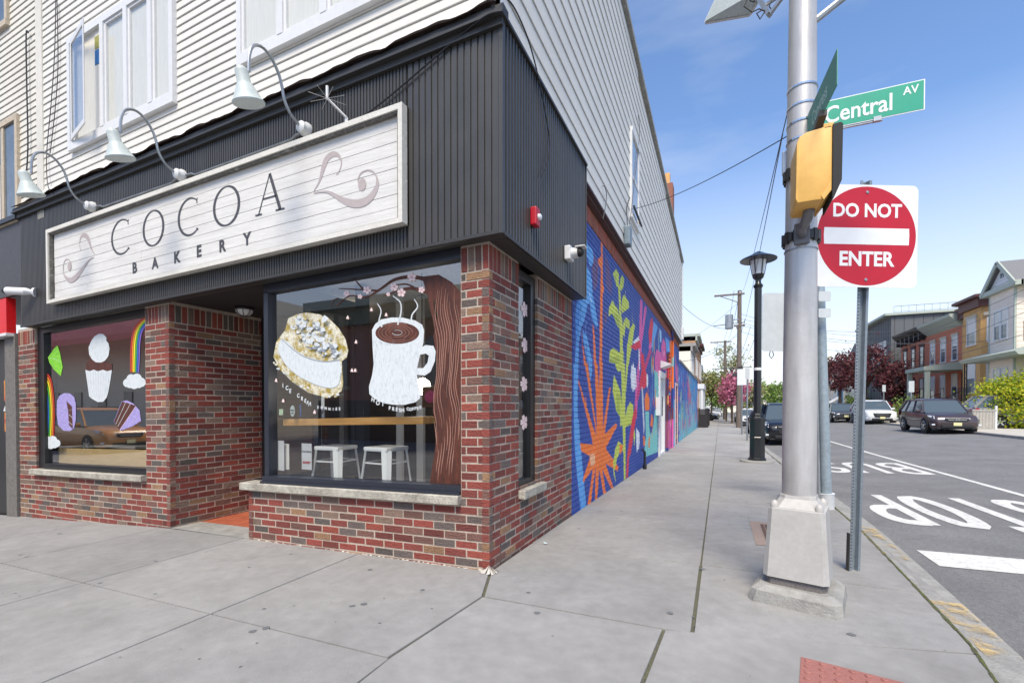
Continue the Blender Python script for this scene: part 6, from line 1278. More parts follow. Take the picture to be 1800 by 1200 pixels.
wire((3, 38, 7.9), (.1, 17.9, 5.6), .7, 'service wire from the utility pole to the far corner of the white siding', .012); wire((3, 38, 7.3), (0, 19.2, 3.3), .5, 'service wire from the utility pole to the low mural wall', .012); wire((3, 38, 9.6), (-2.5, 44, 7.0), .4, 'service wire to the houses behind the mural', .012); wire((3, 38, 7.0), (-3.5, 52, 6), .4, 'second service wire to the houses behind the mural', .012)
for k, (za, zb2, yb3) in enumerate(((8.2, 7.2, 41), (7.7, 6.4, 44), (7.2, 6.0, 48), (8.6, 8.0, 52), (7.9, 5.6, 37.5))): wire((3.1, 38, za), (18.4, yb3, zb2), .8, ['top wire crossing the street to the yellow brick house', 'second wire crossing the street', 'wire crossing the street to the red brick house', 'highest wire across to the far houses', 'lowest wire crossing to the pale gabled house'][k], .012)
for k, (x, za, ye, ze) in enumerate(((17.0, 8.4, 70, 7.6), (16.8, 7.7, 70, 6.9), (16.6, 7.0, 70, 6.2), (16.9, 6.0, 66, 5.2))): wire((x, 22, za), (15.5, ye, ze), 1.0, ['highest line passing in front of the row houses', 'second line in front of the row houses', 'third line in front of the row houses', 'lowest thick line in front of the row houses'][k], .014)
# small street sign posts along the left sidewalk
def post_sign(label, x, y, h, w_, sh_, cat='street sign', mm='signback', name='sign_post'):
    g = zs(x, y) if x < 8 else .1; t = thing(name, label, cat, (x, y, g)); MB().tube([(x, y, g-.05), (x, y, g+h)], .035, 6).build('post', mt['galv'], t); MB().box(x-w_/2, x+w_/2, y-.05, y-.035, g+h-sh_, g+h).build('sign_plate', mt[mm], t); return t
post_sign('thin grey parking sign post in front of the utility pole', 2.75, 20.5, 3.3, .18, .5); post_sign('slender metal post with white sign on the sidewalk before the utility pole', 2.75, 26, 3.7, .50, .9, mm='signwhite')
post_sign('grey street sign post in front of the purple tree across the street', 12.7, 39.5, 2.75, .2, .5); post_sign('grey sign post with a small plate behind the maroon car', 12.55, 33.6, 2.75, .28, .7)

# ================================================================== VEHICLES
def car(label, loc, rz, paint, kind='suv', L_=4.5, W_=1.84, H_=1.68, cat='car', grille='bar', group=None, name='parked_car', plate=True, emblem=False):
    t = thing(name, label, cat, (0, 0, 0), 0, group); hw = W_/2; f = -L_/2; r = L_/2
    suv = kind != 'sedan'; belt = H_*.60 if suv else H_*.64; hood = H_*.575 if suv else H_*.60; gcl = .22 if suv else .16
    wb = L_*.585; yf, yr = f+L_*.195, f+L_*.195+wb; wr_ = .345 if suv else .32
    st = [(f, .74, .50, gcl+.13, .60*hood+.06), (f+.06, .86, .0, gcl+.04, .78*hood), (f+.22, .95, 0, gcl, .90*hood), (f+.55, .985, 0, gcl, .955*hood), (f+1.0, 1.0, 0, gcl, hood*1.0), (f+L_*.27, 1.0, 0, gcl, belt*.985), (f+L_*.45, 1.0, 0, gcl, belt), (f+L_*.65, 1.0, 0, gcl, belt*1.02), (f+L_*.84, .99, 0, gcl, belt*1.05), (r-.18, .95, 0, gcl+.05, belt*(1.05 if suv else 1.0)), (r-.03, .88, 0, gcl+.12, belt*(.98 if suv else .93)), (r, .78, 0, gcl+.2, belt*.86)]
    mb = MB(); n = 0; rings = []
    for (y, wf, _, zl, zt) in st:
        w_ = hw*wf; zm = zl+(zt-zl)*.58
        half = [(0, zt+.015), (w_*.55, zt+.01), (w_*.86, zt-.02), (w_*.95, zt-.07), (w_, zm+.02), (w_*.985, zm-.12), (w_*.975, zl+.12), (w_*.90, zl), (0, zl)]
        rings.append([(x, y, z) for x, z in half]+[(-x, y, z) for x, z in half[-2:0:-1]])
    m = len(rings[0]); mb.add(sum(rings, []), [(i*m+k, i*m+(k+1) % m, (i+1)*m+(k+1) % m, (i+1)*m+k) for i in range(len(rings)-1) for k in range(m)]+[tuple(range(m)), tuple((len(rings)-1)*m+k for k in range(m-1, -1, -1))])
    mb.build('body', paint, t, smooth=True)
    # greenhouse
    y0, y1, y2, y3 = f+L_*.255, f+L_*.40, (r-L_*.13 if suv else r-L_*.28), (r-.10 if suv else r-L_*.13)
    bw, tw, zt, zb = hw*.93, hw*.72, H_, belt-.01; zr0, zr1 = H_-.09, H_-.06
    A = [(-bw, y0), (bw, y0)]
    g = MB(); def_ = lambda: None
    c = dict(fl=(-bw*.96, y0, zb-.02), fr=(bw*.96, y0, zb-.02), tl=(-tw, y1, zr0), tr=(tw, y1, zr0), rl=(-tw*.97, y2, zr1-.03), rr=(tw*.97, y2, zr1-.03), bl=(-bw*.94, y3, zb+.03), br=(bw*.94, y3, zb+.03))
    inn = lambda p, q, t_: tuple(p[i]+(q[i]-p[i])*t_ for i in range(3))
    mb = MB(); mb.add([c['fl'], c['fr'], c['tr'], c['tl']], [(0, 1, 2, 3)]); mb.build('windshield', mt['carglass'], t)
    mb = MB(); mb.add([c['bl'], c['br'], c['rr'], c['rl']], [(0, 1, 2, 3)]); mb.build('rear_window', mt['carglass'], t)
    for s, ks in ((-1, ('fl', 'tl', 'rl', 'bl')), (1, ('fr', 'tr', 'rr', 'br'))):
        P0, P1, P2, P3 = [c[k] for k in ks]; MB().add([P0, P1, P2, P3], [(0, 1, 2, 3)]).build('side_window', mt['carglass'], t)
    mb = MB()
    zc = H_; mb.add([(-tw-.02, y1-.03, zr0-.02), (tw+.02, y1-.03, zr0-.02), (tw+.01, y2+.05, zr1-.05), (-tw-.01, y2+.05, zr1-.05), (-tw*.8, y1+.12, zc-.02), (tw*.8, y1+.12, zc-.02), (tw*.8, y2-.1, zc-.01), (-tw*.8, y2-.1, zc-.01), (-tw*.6, (y1+y2)/2, zc), (tw*.6, (y1+y2)/2, zc)], [(0, 1, 5, 4), (1, 2, 6, 5), (2, 3, 7, 6), (3, 0, 4, 7), (4, 5, 9, 8), (6, 7, 8, 9), (5, 6, 9), (7, 4, 8)]); mb.build('roof', paint, t, smooth=True)
    for s in (-1, 1):
        mb = MB()
        a, b_, d, e = [V(*c[k]) for k in (('fl', 'tl', 'rl', 'bl') if s < 0 else ('fr', 'tr', 'rr', 'br'))]
        o = V(s*.012, 0, 0); mb.bar(a+o, b_+o, .05, .06); mb.bar(d+o, e+o, .09 if suv else .06, .12); mb.bar(b_+o, d+o, .04, .05)
        for q in ((.42, .40), (.74, .76)) if suv else ((.45, .45),): mb.bar(Vector(inn(a, e, q[0]))+o, Vector(inn(b_, d, q[1]))+o, .035, .06)
        mb.build('pillar', paint, t)
    for s in (-1, 1):
        mb = MB(); p = V(s*(hw+.06), y0+.28, belt+.05); mb.cbox(p, .20, .12, .13); mb.build('mirror', paint, t, bevel=.03)
        p = f+.02
        mb = MB(); mb.add([(s*hw*.46, f+.035, hood*.70), (s*hw*.85, f+.12, hood*.72), (s*hw*.985, f+.48, hood*.82), (s*hw*.99, f+.52, hood*.88), (s*hw*.84, f+.24, hood*.86), (s*hw*.46, f+.07, hood*.77)], [tuple(range(6))]); 
        q = MB().add([(x+(s*.012), y-.025, z) for x, y, z in mb.v], [tuple(range(6))]); q.build('headlight', mt['headlamp'], t)
        mb = MB(); mb.cbox(V(s*hw*.86, f+.10, gcl+.20), .20, .08, .07); mb.build('fog_lamp', mt['headlamp'] if suv else mt['plastic'], t, bevel=.015)
        mb = MB(); mb.add([(s*(hw*.70), r-.015, belt*.80), (s*hw*.95, r-.13, belt*.80), (s*hw*.985, r-.34, belt*.88), (s*hw*.96, r-.30, belt*1.0), (s*hw*.72, r-.02, belt*.96)], [tuple(range(5))]); q = MB().add([(x+s*.014, y+.03, z) for x, y, z in mb.v], [tuple(range(5))]); q.build('taillight', mt['taillamp'], t)
        for yy in (yf, yr):
            ax_ = (Y3, Z3, X3*s); ctr = V(s*(hw-.21), yy, wr_)
            MB().lathe([(wr_*1.17, .19), (wr_*1.17, .218)], ctr, 26, ax=ax_).build('wheel_arch', mt['plastic'], t)
            w0 = MB().lathe([(wr_*.7, -.02), (wr_*.97, -.01), (wr_, .03), (wr_, .19), (wr_*.96, .225), (wr_*.70, .23)], ctr, 22, ax=ax_).build('wheel', mt['tyre'], t, smooth=True)
            mb = MB(); mb.lathe([(wr_*.70, .222), (wr_*.66, .238), (wr_*.62, .222)], ctr, 20, ax=ax_)
            mb.lathe([(.05, .222), (.045, .245)], ctr, 10, ax=ax_)
            for k in range(5):
                a = k*1.2566+.3; d = Y3*math.cos(a)+Z3*math.sin(a); mb.bar(ctr+X3*s*.232+d*.04, ctr+X3*s*.236+d*wr_*.66, .065, .014, up=X3)
            mb.build('rim', mt['chrome'], w0); MB().lathe([(wr_*.62, .20), (.05, .20)], ctr, 16, ax=ax_).build('brake', mt['plastic'], w0)
    mb = MB()
    if grille == 'bar': mb.add([(-hw*.48, f+.0, hood*.74), (hw*.48, f+.0, hood*.74), (hw*.42, f-.0, hood*.60), (-hw*.42, f-.0, hood*.60)], [(0, 1, 2, 3)])
    else: mb.add([(-hw*.56, f+.0, hood*.78), (hw*.56, f+.0, hood*.78), (hw*.44, f-.0, hood*.48), (-hw*.44, f-.0, hood*.48)], [(0, 1, 2, 3)])
    q = MB().add([(x, y-.028, z) for x, y, z in mb.v]+[(x*.98, y+.05, z) for x, y, z in mb.v], [(0, 1, 2, 3), (0, 1, 5, 4), (1, 2, 6, 5), (2, 3, 7, 6), (3, 0, 4, 7)]); gr = q.build('grille', mt['plastic'], t)
    mb = MB(); mb.bar((-hw*.50, f-.035, hood*.745), (hw*.50, f-.035, hood*.745), .02, .03); mb.bar((-hw*.36, f-.035, hood*.67), (hw*.36, f-.035, hood*.67), .012, .03)
    mb.build('chrome_bar', mt['chrome'], gr)
    if emblem:
        mb = MB(); [mb.bar((x, f-.05, hood*.63), (x*1.15, f-.05, hood*.745), .018, .018) for x in (-.045, .045)]; mb.bar((-.045, f-.05, hood*.685), (.045, f-.05, hood*.685), .018, .018); mb.build('emblem', mt['chrome'], t)
    mb = MB(); mb.cbox(V(0, f-.005, gcl+.13), W_*.62, .10, .13); mb.cbox(V(0, f+.06, gcl+.03), W_*.80, .14, .06); mb.build('lower_bumper', mt['plastic'], t, bevel=.02); MB().cbox(V(0, r+.0, gcl+.20), W_*.78, .12, .20).build('rear_bumper', mt['plastic'] if suv else paint, t, bevel=.03)
    if plate: MB().cbox(V(0, f-.068, gcl+.235), .30, .012, .15).build('number_plate', mt['plate'], t)
    MB().cbox(V(0, r+.065, belt*.68), .30, .012, .15).build('number_plate', mt['plate'], t)
    mb = MB(); [mb.bar((s*tw*.88, y1+.15, H_+.03), (s*tw*.88, y2-.1, H_+.03), .03) for s in (-1, 1)]
    if suv: mb.build('roof_rail', mt['plastic'], t)
    t.location = loc; t.rotation_euler = (0, 0, rz)
    return t
def cp(n, c, metal=.35, rough=.3): return mat('car_paint_'+n, S(c), rough, metal=metal, var=.02, coat=.8, spec=.5)
P_maroon, P_white, P_black, P_grey, P_silver, P_tan, P_red = cp('maroon', '473a3d'), cp('white', 'd8dadb', 0, .35), cp('black', '17191f'), cp('grey', '46484c'), cp('silver', '9b9a9a'), cp('orange', 'c98a4a', 0), cp('red', '8a2a30')
p = deep(1664, 762, 22.6); car('maroon compact SUV facing the camera, parked across the street', (p.x-.1, p.y+1.0, -.01), R(1), P_maroon, emblem=True)
p = deep(1540, 748, 33.5); car('white SUV with a steel bull bar, parked behind the steel sign post across the street', (p.x+.25, p.y+2, -.0), 0, P_white, L_=4.85, W_=1.92, H_=1.76, grille='big')
car('dark grey hatchback parked across the street next to the white SUV', (11.15, 45.3, -.0), 0, P_grey, L_=4.4, H_=1.55); car('dark sedan parked far across the street at the end of the visible row', (11.1, 51.5, 0), 0, P_black, 'sedan', L_=4.6, H_=1.45)
p = deep(1376, 770, 21.0); car('black minivan with slim headlights parked along the near kerb behind the silver pole', (4.32, 21.4, zr(4.3, 19)), 0, P_black, L_=5.1, W_=1.98, H_=1.77, grille='big')
car('dark car parked behind the black minivan at the near kerb', (4.15, 28.5, zr(4, 28)), 0, P_black, 'sedan', L_=4.7, H_=1.46); car('white car far down the near kerb beyond the tree trunks', (4.1, 47, zr(4, 45)), 0, P_white, H_=1.6); car('pale car far down the near kerb, last one visible', (4.1, 56, zr(4, 50)), 0, P_silver, 'sedan', H_=1.45)
car('grey minivan seen from behind beside the maroon SUV, next to the hedge', (16.6, 30.9, .1), R(90), P_silver, L_=5.0, W_=1.95, H_=1.8)
car('dark sedan poking out over the left sidewalk behind the fence', (-.9, 59.0, -.47), R(80), P_black, 'sedan', L_=4.6, H_=1.45); car('dark red hatchback far along the left sidewalk driveways', (-.6, 68, -.47), R(80), P_red, L_=4.2, H_=1.5); car('white car in the farthest left driveway', (-.4, 75, -.47), R(84), P_white, H_=1.6)
car('orange tan minivan across the avenue, visible as a reflection in the left window', (-22.5, -7.4, zr(-20, -7)), R(90), P_tan, L_=5.0, W_=1.95, H_=1.8)

# ================================================================== TREES AND PLANTS
def leafmat(n, cols, tr=.25): return mat('leaves_'+n, 'ISL', .65, var=.25, scale=1.5, ramp=[S(c) for c in cols], trans=tr, spec=.3)
LM = dict(yellow=leafmat('yellow', ['86a02e', 'a9b52f', 'c4bf33', 'ccc238', '93ab30', '66882c']), green=leafmat('green', ['5d7a34', '7f9a4a', '92a85a', '4f6c30']), dark=leafmat('dark_green', ['3f5f2a', '55772f', '6d8a3c']), purple=leafmat('purple', ['4a2b33', '5f3138', '733c40', '3a2429', '80504e']), pink=leafmat('pink', ['c76d93', 'd88aa8', 'e0a3b8', 'b85a82', 'a8566f']), olive=leafmat('spring', ['8f9a5f', '7d8a4f', 'a3a36a', '9a8a6a']), redbush=leafmat('red', ['6f2a30', '85343a', '5a262b']))
def leaves(mb, rg, c, rx, ry, rz_, n, s, hollow=.35, gap=None):
    # clumped: cluster centres first, then leaves around them
    nc = max(5, n//45); cl = []
    for k in range(nc):
        d = Vector((rg.gauss(0, 1), rg.gauss(0, 1), rg.gauss(0, 1))).normalized(); q = hollow+(1-hollow)*rg.random()**.5
        cl.append((Vector((d.x*rx*q, d.y*ry*q, d.z*rz_*q)), rg.uniform(.16, .34)))
    for k in range(n):
        o, cr_ = rg.choice(cl); p = Vector(c)+o+Vector((rg.gauss(0, 1)*rx, rg.gauss(0, 1)*ry, rg.gauss(0, 1)*rz_))*cr_*.62
        a = Vector((rg.gauss(0, 1), rg.gauss(0, 1), rg.gauss(0, 1))).normalized(); b = a.cross(Vector((rg.gauss(0, 1), rg.gauss(0, 1), rg.gauss(0, 1)))).normalized(); ss = s*rg.uniform(.6, 1.3)
        mb.add([tuple(p-a*ss), tuple(p+b*ss*.55), tuple(p+a*ss), tuple(p-b*ss*.55)], [(0, 1, 2, 3)])
def tree(label, x, y, g, h, cr_, lm, n, s, cz=None, rz_=None, seed=1, tr=.12, sparse=0, cat='tree', name='tree', lean=0):
    rg = random.Random(seed); t = thing(name, label, cat, (x, y, g)); c = V(x, y, g); cz = cz or h-cr_*.9; rz_ = rz_ or (h-cz)
    mb = MB(); fork = cz-rz_*.6; mb.tube([c-Z3*.1, c+Z3*fork*.5+X3*.03, c+Z3*fork+X3*lean*.5], [tr, tr*.8, tr*.7], 8)
    for k in range(9):
        a = k*.7+rg.uniform(-.3, .3); d = V(math.cos(a), math.sin(a), 0); r_ = cr_*rg.uniform(.5, .95); e = c+X3*lean+Z3*(cz+rz_*rg.uniform(-.2, .8))+d*r_; s0 = c+Z3*fork*rg.uniform(.8, 1.02)+X3*lean*.5; mid = s0.lerp(e, .5)+Z3*.15*r_
        mb.tube([s0, mid, e], [tr*.5, tr*.3, tr*.08], 5)
        for j in range(2): e2 = mid+(e-mid)*rg.uniform(.2, .8)+V(rg.uniform(-1, 1), rg.uniform(-1, 1), rg.uniform(0, 1))*cr_*.4; mb.tube([mid, e2], [tr*.22, tr*.05], 4)
    mb.build('trunk', mt['bark'], t, smooth=True)
    mb = MB(); leaves(mb, rg, c+X3*lean+Z3*cz, cr_*.85, cr_*.85, rz_*.85, n, s); mb.build('crown', lm, t); return t
p = deep(1788, 700, 25.0)
rg = random.Random(50); hb = thing('golden_hedge', 'big yellow green rounded shrub at the right edge of the photo beside the far sidewalk', 'shrub', (p.x, p.y, .1))
mb = MB(); leaves(mb, rg, (p.x+.50, p.y, 1.50), 2.05, 1.6, 1.5, 15000, .08, hollow=.62); leaves(mb, rg, (p.x+1.3, p.y-.6, 2.1), 1.3, 1.2, 1.1, 4000, .085, hollow=.5); mb.build('foliage', LM['yellow'], hb)
mb = MB(); [mb.tube([(p.x+.5+rg.uniform(-.3, .3), p.y+rg.uniform(-.3, .3), 0), (p.x+.5+rg.uniform(-1, 1.2), p.y+rg.uniform(-1, 1), rg.uniform(1.2, 2.2))], [.05, .02], 5) for k in range(9)]; mb.build('stems', mt['bark'], hb)
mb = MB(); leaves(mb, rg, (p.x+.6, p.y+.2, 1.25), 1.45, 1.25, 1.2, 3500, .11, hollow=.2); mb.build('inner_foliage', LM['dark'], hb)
tree('large purple leaved tree in front of the red brick houses', 14.7, 53.0, .1, 7.4, 3.1, LM['purple'], 3000, .15, cz=4.9, rz_=2.5, seed=11, tr=.22)
tree('second purple leaved tree, denser, at the corner of the red brick house', 16.1, 49.2, .1, 5.1, 1.6, LM['purple'], 2400, .14, cz=3.3, rz_=1.9, seed=12, tr=.12)
tree('purple leaved tree farther back, left of the steel sign post', 14.0, 60.0, .1, 6.9, 2.2, LM['purple'], 2000, .17, cz=4.8, rz_=2.2, seed=13, tr=.2)
tree('pink blossoming street tree on the left sidewalk', 2.75, 49.5, fb(48), 5.6, 1.75, LM['pink'], 3200, .12, cz=3.6, rz_=1.9, seed=14, tr=.10)
tree('green young street tree in front of the pink tree', 2.3, 56, fb(50), 4.8, 1.6, LM['green'], 2000, .14, cz=3.2, rz_=1.9, seed=15, tr=.09); tree('olive green tree over the left sidewalk behind the fence', .6, 62, fb(50), 6.8, 2.6, LM['olive'], 2600, .16, cz=4.5, rz_=2.1, seed=16, tr=.12)
tree('thin leafed tall tree rising above the pink tree', 3.2, 72, fb(60), 11.5, 2.6, LM['olive'], 1000, .16, cz=8.4, rz_=3, seed=17, tr=.15)
tree('small green tree beyond the parked cars at the end of the street', 7.5, 110, -.3, 7.5, 4, LM['olive'], 1500, .3, seed=18); tree('pale green tree behind the leaning steel pole', 17.2, 92, 0, 10, 3.4, LM['olive'], 1600, .3, seed=19)
def shrub(label, x, y, g, rx, h, lm, n, s, seed): rg = random.Random(seed); mb = MB(); leaves(mb, rg, (x, y, g+h/2), rx*.9, rx*.9, h*.45, n, s, .3); return tag(mb.build('shrub', lm), label, 'shrub')
shrub('low olive green bush behind the white SUV', 14.9, 41.5, .1, 1.3, 1.9, LM['green'], 1600, .09, 21); shrub('dark red bush between the purple tree and the green bush', 15.2, 46.8, .1, 1.0, 1.6, LM['redbush'], 900, .09, 22); shrub('tall green bush beside the blue house', 17.0, 66, .1, 1.4, 3.2, LM['green'], 1300, .14, 23); shrub('small green conifer by the steps of the red brick house', 16.9, 44.6, .8, .6, 1.2, LM['dark'], 500, .08, 24)

# ================================================================== HOUSES
mt['paleclap'] = mat('cream_pink_siding', S('e6d9cb'), .7, var=.05, scale=2, dirt=.15); mt['redbrickf'] = mat('red_brick_facade', S('c4785c'), .9, var=.12, scale=5, col2=S('b86d54'), dirt=.15)
mt['yelbrick'] = mat('yellow_brick_facade', S('d0a46c'), .9, var=.12, scale=5, col2=S('c59a63'), dirt=.15); mt['brownmetal'] = mat('brown_cornice', S('5c3630'), .6, var=.08); mt['greentrim'] = mat('grey_green_trim', S('a9b1a6'), .6, var=.05); mt['shingle'] = mat('grey_shingles', S('77787a'), .95, var=.25, scale=20, bump=1, bscale=60)
mt['modern'] = mat('dark_grey_panels', S('5d6064'), .7, var=.06); mt['stonetrim'] = mat('stone_lintel', S('b9b2a4'), .8, var=.1); mt['dkstone'] = mat('brown_stone_base', S('5d4741'), .9, var=.25, scale=6); mt['bluew'] = mat('blue_siding', S('3f74a0'), .7); mt['cream'] = mat('cream_wall', S('e3ddcd'), .85, var=.08); mt['tan'] = mat('tan_brick', S('a98365'), .9, var=.15, scale=4)
def hwin(par, X, ya, yb, z0, z1, lintel=None, trim='trim', ac=False, face=-1, blind=.5):
    """double hung window on a wall facing -x (face=-1) or +x"""
    s = face; mb = MB(); t = .07
    def bx(mb, a, b, y0, y1, c, d): mb.box(min(X+s*a, X+s*b), max(X+s*a, X+s*b), y0, y1, c, d)
    bx(mb, -.02, .06, ya-t, ya, z0, z1); bx(mb, -.02, .06, yb, yb+t, z0, z1); bx(mb, -.02, .06, ya-t, yb+t, z1, z1+t); bx(mb, -.02, .10, ya-t-.04, yb+t+.04, z0-.08, z0); bx(mb, -.02, .045, ya, yb, (z0+z1)/2-.03, (z0+z1)/2+.03)
    fr = mb.build('window', mt[trim], par); mb = MB(); bx(mb, .004, .02, ya, yb, z0, (z0+z1)/2-.03); bx(mb, .012, .03, ya, yb, (z0+z1)/2+.03, z1); mb.build('pane', mt['window_pane'], fr)
    mb = MB(); bx(mb, .021, .031, ya+.02, yb-.02, z1-(z1-z0)*blind, z1-.01); mb.build('blind', mt['curtain'], fr)
    if lintel: mb = MB(); bx(mb, 0, .09, ya-t-.1, yb+t+.1, z1+t, z1+t+.22); mb.build('lintel', mt[lintel], fr)
    if ac: mb = MB(); bx(mb, .03, .35, ya+.05, yb-.05, z0, z0+.38); mb.build('air_conditioner', mt['trim'], fr)
def claps(par, X, ya, yb, z0, z1, m, st=.2, face=-1, axis='x'):
    z = z0; mb = MB()
    while z < z1:
        h = min(st, z1-z)
        if axis == 'x': mb.add([(X+face*.0, ya, z), (X+face*.022, ya, z), (X+face*.005, ya, z+h), (X+face*.0, yb, z), (X+face*.022, yb, z), (X+face*.005, yb, z+h)], [(0, 1, 4, 3), (1, 2, 5, 4), (0, 2, 1), (3, 4, 5)])
        else: mb.add([(ya, X+face*.0, z), (ya, X+face*.022, z), (ya, X+face*.005, z+h), (yb, X+face*.0, z), (yb, X+face*.022, z), (yb, X+face*.005, z+h)], [(0, 1, 4, 3), (1, 2, 5, 4), (0, 2, 1), (3, 4, 5)])
        z += st
    mb.build('clapboards', mt[m], par, kind='stuff')
def railing(par, a, b, h=.9, n=10):
    a, b = Vector(a), Vector(b); mb = MB(); mb.bar(a+Z3*h, b+Z3*h, .035); mb.bar(a+Z3*.12, b+Z3*.12, .025)
    for k in range(n+1): p = a.lerp(b, k/n); mb.bar(p, p+Z3*h, .018)
    mb.build('railing', mt['iron'], par)
def steps(par, X0, X1, ya, yb, zt, m='kerb', n=7):
    for k in range(n): x1 = X0+(X1-X0)*(k+1)/n; x0 = X0+(X1-X0)*k/n; z = zt*(k+1)/n; MB().box(min(x0, X1), max(x0, X1), ya, yb, z-zt/n+.1, z+.1).build('step', mt[m], par)
# --- pale gabled house
H1 = thing('gabled_house', 'cream pink clapboard house with a front gable and grey shingle roof at the right edge', 'house', (17, 34, .1))
x0, ya, yb = 17.0, 32.9, 35.6; ev = 8.5
MB().box(x0, 28, ya, yb, 0, ev).build('wall', mt['paleclap'], H1); MB().box(17.9, 28, 32.3, 36.3, 0, ev-.2).build('wall', mt['paleclap'], H1)
claps(H1, x0, ya, yb, 4.95, ev, 'paleclap', .26); claps(H1, x0, ya, yb, .6, 4.0, 'paleclap', .26); claps(H1, ya, x0, 17.9, .6, ev, 'paleclap', .26, axis='y'); claps(H1, 17.9, 35.6, 36.3, .6, ev-.3, 'paleclap', .26); claps(H1, 17.9, 32.3, 32.9, .6, ev-.3, 'paleclap', .26)
mb = MB(); mb.box(x0-.04, x0+.06, ya-.05, ya+.05, 0, ev); mb.box(x0-.04, x0+.06, yb-.05, yb+.05, 0, ev); mb.build('corner_board', mt['greentrim'], H1)
yc = (ya+yb)/2; MB().add([(x0, ya-.05, ev), (x0, yb+.05, ev), (x0, yc, ev+1.15)], [(0, 1, 2)]).build('gable_wall', mt['trim'], H1)
claps(H1, x0-.01, ya+.5, yb-.5, ev+.1, ev+.4, 'trim', .2)
rf = MB()
for s, ye in ((-1, ya-.55), (1, yb+.55)):
    rf.add([(x0-.22, ye, ev-.35), (x0+9, ye, ev-.35), (x0+9, yc, ev+1.3), (x0-.22, yc, ev+1.3), (x0-.22, ye, ev-.20), (x0+9, ye, ev-.20), (x0+9, yc, ev+1.45), (x0-.22, yc, ev+1.45)], [(0, 1, 2, 3), (4, 5, 6, 7), (0, 1, 5, 4), (3, 0, 4, 7)])
rf.build('roof', mt['shingle'], H1); mb = MB()
for ye in (ya-.55, yb+.55): mb.bar((x0-.25, ye, ev-.30), (x0-.25, yc, ev+1.38), .26, .08, up=X3)
mb.box(x0-.26, x0+.1, ya-.6, yb+.6, ev-.38, ev-.10); mb.box(x0, 20, ya-.6, ya-.1, ev-.38, ev-.1); mb.build('bargeboard', mt['greentrim'], H1)
MB().box(x0-.03, x0+.02, yc-.15, yc+.15, ev+.45, ev+.72).build('gable_vent', mt['window_pane'], H1)
for z0, z1 in ((5.3, 7.0), (1.9, 3.5)):
    hwin(H1, x0-.02, 33.55, 34.15, z0, z1); hwin(H1, x0-.02, 34.32, 34.92, z0, z1, ac=(z0 < 3))
mb = MB(); mb.add([(x0-1.0, 30.5, 4.25), (x0-1.0, 37.0, 4.25), (x0-.85, 37.0, 4.05), (x0-.85, 30.5, 4.05), (x0+1.2, 30.5, 4.95), (x0+1.2, 37.0, 4.95), (x0+1.2, 37.0, 4.05), (x0+1.2, 30.5, 4.05)], [(0, 1, 5, 4), (2, 3, 7, 6), (0, 1, 2, 3), (0, 3, 7, 4), (1, 2, 6, 5)]); mb.build('porch_roof', mt['greentrim'], H1)
mb = MB(); [mb.bar((x0-.7, y, .8), (x0-.7, y, 4.1), .05) for y in (36.6, 36.9)]; [mb.bar((x0-.7, 36.6, 1+k*.4), (x0-.7, 36.9, 1.2+k*.4), .02) for k in range(8)]; mb.build('iron_porch_post', mt['iron'], H1)
railing(H1, (x0+.2, 30.4, 4.95), (x0+.2, 32.5, 4.95), 1.1, 12)
# --- yellow brick house
H2 = thing('yellow_brick_house', 'yellow brick row house with a bay front and heavy brown cornice', 'house', (18.6, 40, .1))
xf = 18.6; MB().box(xf, 30, 36.4, 43.6, 1.5, 7.9).build('wall', mt['yelbrick'], H2); MB().box(xf, 30, 36.4, 43.6, 0, 1.5).build('base_wall', mt['dkstone'], H2)
bay = [(xf, 37.0), (xf-1.15, 37.9), (xf-1.15, 40.3), (xf, 41.4)]
def baywall(z0, z1, m, nm, par, o=0): MB().prism([(x-(o if 0 < i < 3 else 0), y+(o*(-1 if i < 2 else 1))) for i, (x, y) in enumerate(bay)], (z0, z1), lambda u, v, w_: (u, v, w_)).build(nm, mt[m], par)
baywall(1.5, 7.9, 'yelbrick', 'bay_wall', H2); baywall(0, 1.5, 'dkstone', 'bay_base', H2); baywall(7.9, 8.5, 'brownmetal', 'cornice', H2, .22); baywall(8.5, 8.68, 'brownmetal', 'cornice', H2, .5)
MB().box(xf-.3, 30, 36.2, 43.6, 7.9, 8.5).build('cornice', mt['brownmetal'], H2); MB().box(xf-.5, 30, 36.1, 43.6, 8.5, 8.68).build('cornice', mt['brownmetal'], H2)
